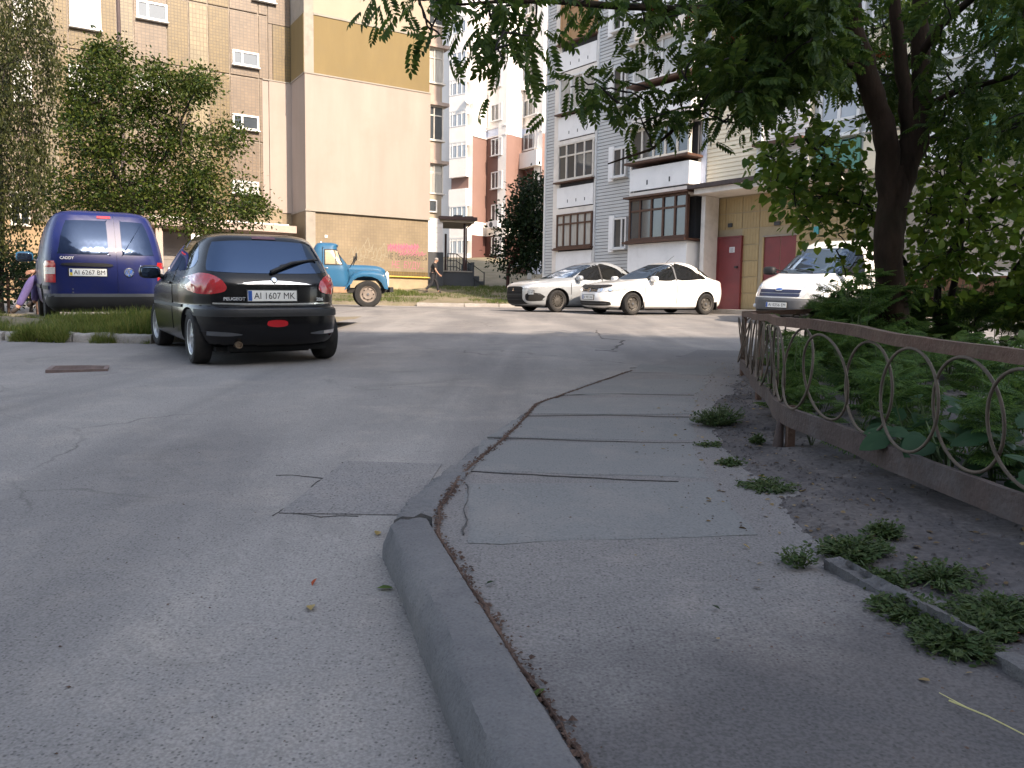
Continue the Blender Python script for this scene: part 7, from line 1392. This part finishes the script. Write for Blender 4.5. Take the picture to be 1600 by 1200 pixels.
def person(label, loc, rz, J, clothes, hairm, scale=1.):
    """J: joint positions in the person's own frame, x forwards, y left, z up"""
    t = thing('person', label, 'person', loc, rz); t.scale = (scale,)*3
    R = {'pelvis': (.125, .10), 'waist': (.12, .095), 'chest': (.145, .105), 'neck': .055, 'head': (.078, .095), 'crown': (.07, .08)}
    for s in 'lr': R.update({'hip'+s: .09, 'knee'+s: .062, 'ankle'+s: .042, 'toe'+s: .036, 'shoulder'+s: .058, 'elbow'+s: .043, 'wrist'+s: .03, 'palm'+s: (.036, .02)})
    E = [('pelvis', 'waist'), ('waist', 'chest'), ('chest', 'neck'), ('neck', 'head'), ('head', 'crown')]
    for s in 'lr': E += [('pelvis', 'hip'+s), ('hip'+s, 'knee'+s), ('knee'+s, 'ankle'+s), ('ankle'+s, 'toe'+s), ('chest', 'shoulder'+s), ('shoulder'+s, 'elbow'+s), ('elbow'+s, 'wrist'+s), ('wrist'+s, 'palm'+s)]
    jj = {k: (J[k], R[k]) for k in R if k in J}
    for s in 'lr':                                   # five short fingers grown out of each palm
        p = Vector(J['palm'+s]); w_ = Vector(J['wrist'+s]); d = (p-w_).normalized(); side = d.cross(Vector((0, 1, 0))).normalized()
        for k in range(5):
            ln = (.05, .07, .076, .07, .055)[k]; o = side*((k-2)*.017); b = p+d*.035+o if k else p+side*-.035+d*.0; tip = b+(d if k else (d+side*-.9).normalized())*ln+Vector((.012, 0, -.004)); jj['f%d%s' % (k, s)] = (tuple(b), .0085); jj['t%d%s' % (k, s)] = (tuple(tip), .0065); E += [('palm'+s, 'f%d%s' % (k, s)), ('f%d%s' % (k, s), 't%d%s' % (k, s))]
    skin_mesh('body', jj, E, M_SKIN, t)
    for nm, ks, grow_, m in clothes:
        ed = [e for e in E if e[0] in ks and e[1] in ks]; q = {k: (J[k] if not hasattr(ks, 'get') or ks[k] is None else tuple(Vector(J[ks[k][0]]).lerp(Vector(J[k]), ks[k][1])), tuple((r+grow_) for r in (R[k] if hasattr(R[k], '__len__') else (R[k], R[k])))) for k in ks}; skin_mesh(nm, q, ed, m, t)
    h_ = Vector(J['head']); c = Vector(J['crown']); u = (c-h_).normalized(); M = u.to_track_quat('Z', 'Y').to_matrix().to_4x4(); M.translation = h_+u*.075+Vector((-.012, 0, 0)); sellip(.096, .09, .075, 2.1, 18, 10, M).build('hair', hairm, t, 80)
    f = Vector((1, 0, 0)); f = (f-u*f.dot(u)).normalized(); lft = u.cross(f); mb = MB()
    fc_ = h_+f*.078+u*.015
    for a, b, r in ((.03, .03, .011), (-.03, .03, .011)): p = fc_+lft*a+u*b; mb.box(p.x-r*.5, p.x+r*.5, p.y-r, p.y+r, p.z-r*.5, p.z+r*.5)
    p = fc_+u*-.05; mb.box(p.x-.006, p.x+.006, p.y-.024, p.y+.024, p.z-.005, p.z+.005); mb.build('face_marks', M_BLKCL, t)
    mb = MB(); p = fc_+f*.012; mb.tube([p+u*.02, p+f*.012-u*.012], [.009, .014], 6)
    for s in (1, -1): q = h_+lft*(.083*s)+u*.01; mb.tube([q-u*.022, q+u*.022], .012, 6)
    mb.build('nose_and_ears', M_SKIN, t, 60); return t
# man in black walking past the porch
J = {'pelvis': (0, 0, .93), 'waist': (.02, 0, 1.06), 'chest': (.07, 0, 1.30), 'neck': (.13, 0, 1.50), 'head': (.18, 0, 1.58), 'crown': (.20, 0, 1.68), 'hipl': (0, .09, .90), 'hipr': (0, -.09, .90), 'kneel': (.22, .09, .50), 'kneer': (-.05, -.09, .48), 'anklel': (.30, .09, .09), 'ankler': (-.36, -.09, .14), 'toel': (.46, .09, .05), 'toer': (-.25, -.09, .04), 'shoulderl': (.07, .19, 1.40), 'shoulderr': (.07, -.19, 1.40), 'elbowl': (-.06, .25, 1.14), 'elbowr': (.10, -.25, 1.12), 'wristl': (.02, .24, .90), 'wristr': (.26, -.22, .93), 'palml': (.05, .24, .83), 'palmr': (.32, -.21, .88)}
leg = lambda s: {'hip'+s: None, 'knee'+s: None, 'ankle'+s: None}
clothes = [('trousers', {'pelvis': None, **leg('l'), **leg('r')}, .018, M_NAVY), ('shirt', {'pelvis': None, 'waist': None, 'chest': None, 'shoulderl': None, 'shoulderr': None, 'elbowl': ('shoulderl', .75), 'elbowr': ('shoulderr', .75)}, .034, M_BLKCL), ('shoe', {'anklel': None, 'toel': None}, .012, M_SHOE), ('shoe', {'ankler': None, 'toer': None}, .012, M_SHOE)]
pm = P(676, 453, 37.0); person('person in black t-shirt and dark trousers walking right past the graffiti wall', (pm.x, 37.0, lawnF(pm.x, 37.0)), .25, J, clothes, M_HAIRG, .93)
# woman bending over at the terrace railing
J2 = {'pelvis': (-.10, 0, .86), 'waist': (.0, 0, .97), 'chest': (.24, 0, 1.05), 'neck': (.42, 0, 1.02), 'head': (.50, 0, .98), 'crown': (.57, 0, .92), 'hipl': (-.08, .09, .83), 'hipr': (-.08, -.09, .83), 'kneel': (.02, .09, .46), 'kneer': (.10, -.09, .47), 'anklel': (-.04, .1, .08), 'ankler': (.12, -.1, .08), 'toel': (.12, .1, .03), 'toer': (.28, -.1, .03), 'shoulderl': (.30, .17, 1.02), 'shoulderr': (.30, -.17, 1.02), 'elbowl': (.42, .22, .78), 'elbowr': (.40, -.22, .78), 'wristl': (.50, .16, .58), 'wristr': (.48, -.16, .58), 'palml': (.52, .15, .51), 'palmr': (.50, -.15, .51)}
clothes2 = [('shorts', {'pelvis': None, 'hipl': None, 'hipr': None, 'kneel': ('hipl', .45), 'kneer': ('hipr', .45)}, .02, M_GRYCL), ('shirt', {'pelvis': None, 'waist': None, 'chest': None, 'shoulderl': None, 'shoulderr': None, 'elbowl': ('shoulderl', .6), 'elbowr': ('shoulderr', .6)}, .034, M_WHCL), ('shoe', {'anklel': None, 'toel': None}, .014, M_WHCL), ('shoe', {'ankler': None, 'toer': None}, .014, M_WHCL)]
pw_ = P(766, 449, 53.6); person('person in white top and grey shorts bending over behind the white terrace railing', (pw_.x, 53.6, P(766, 448, 53).z), .35, J2, clothes2, M_BLOND, 1.12)
# person sitting sideways in the driver's door of the blue van, one leg out
J3 = {'pelvis': (-.35, 0, .72), 'waist': (-.36, 0, .86), 'chest': (-.33, 0, 1.08), 'neck': (-.30, 0, 1.26), 'head': (-.27, 0, 1.33), 'crown': (-.25, 0, 1.43), 'hipl': (-.3, .09, .70), 'hipr': (-.3, -.09, .70), 'kneel': (.10, .10, .72), 'kneer': (.08, -.12, .74), 'anklel': (.34, .08, .22), 'ankler': (.12, -.14, .30), 'toel': (.46, .09, .10), 'toer': (.26, -.15, .24), 'shoulderl': (-.33, .18, 1.18), 'shoulderr': (-.33, -.18, 1.18), 'elbowl': (-.2, .22, .94), 'elbowr': (-.2, -.22, .94), 'wristl': (.02, .16, .86), 'wristr': (.02, -.16, .88), 'palml': (.09, .14, .84), 'palmr': (.09, -.14, .86)}
clothes3 = [('trousers', {'pelvis': None, **leg('l'), **leg('r')}, .022, M_LILAC), ('shirt', {'pelvis': None, 'waist': None, 'chest': None, 'shoulderl': None, 'shoulderr': None, 'elbowl': None, 'elbowr': None}, .034, M_LILAC), ('shoe', {'anklel': None, 'toel': None}, .012, M_SHOE), ('shoe', {'ankler': None, 'toer': None}, .012, M_SHOE)]
bpy.context.view_layer.update(); q = VN.matrix_world @ Vector((.55, .86, 0)); person('person in lilac trousers with one leg out beside the blue van front', (q.x, q.y, G(q.y)+.09), hv+PI/2-.2, J3, clothes3, M_BLOND)
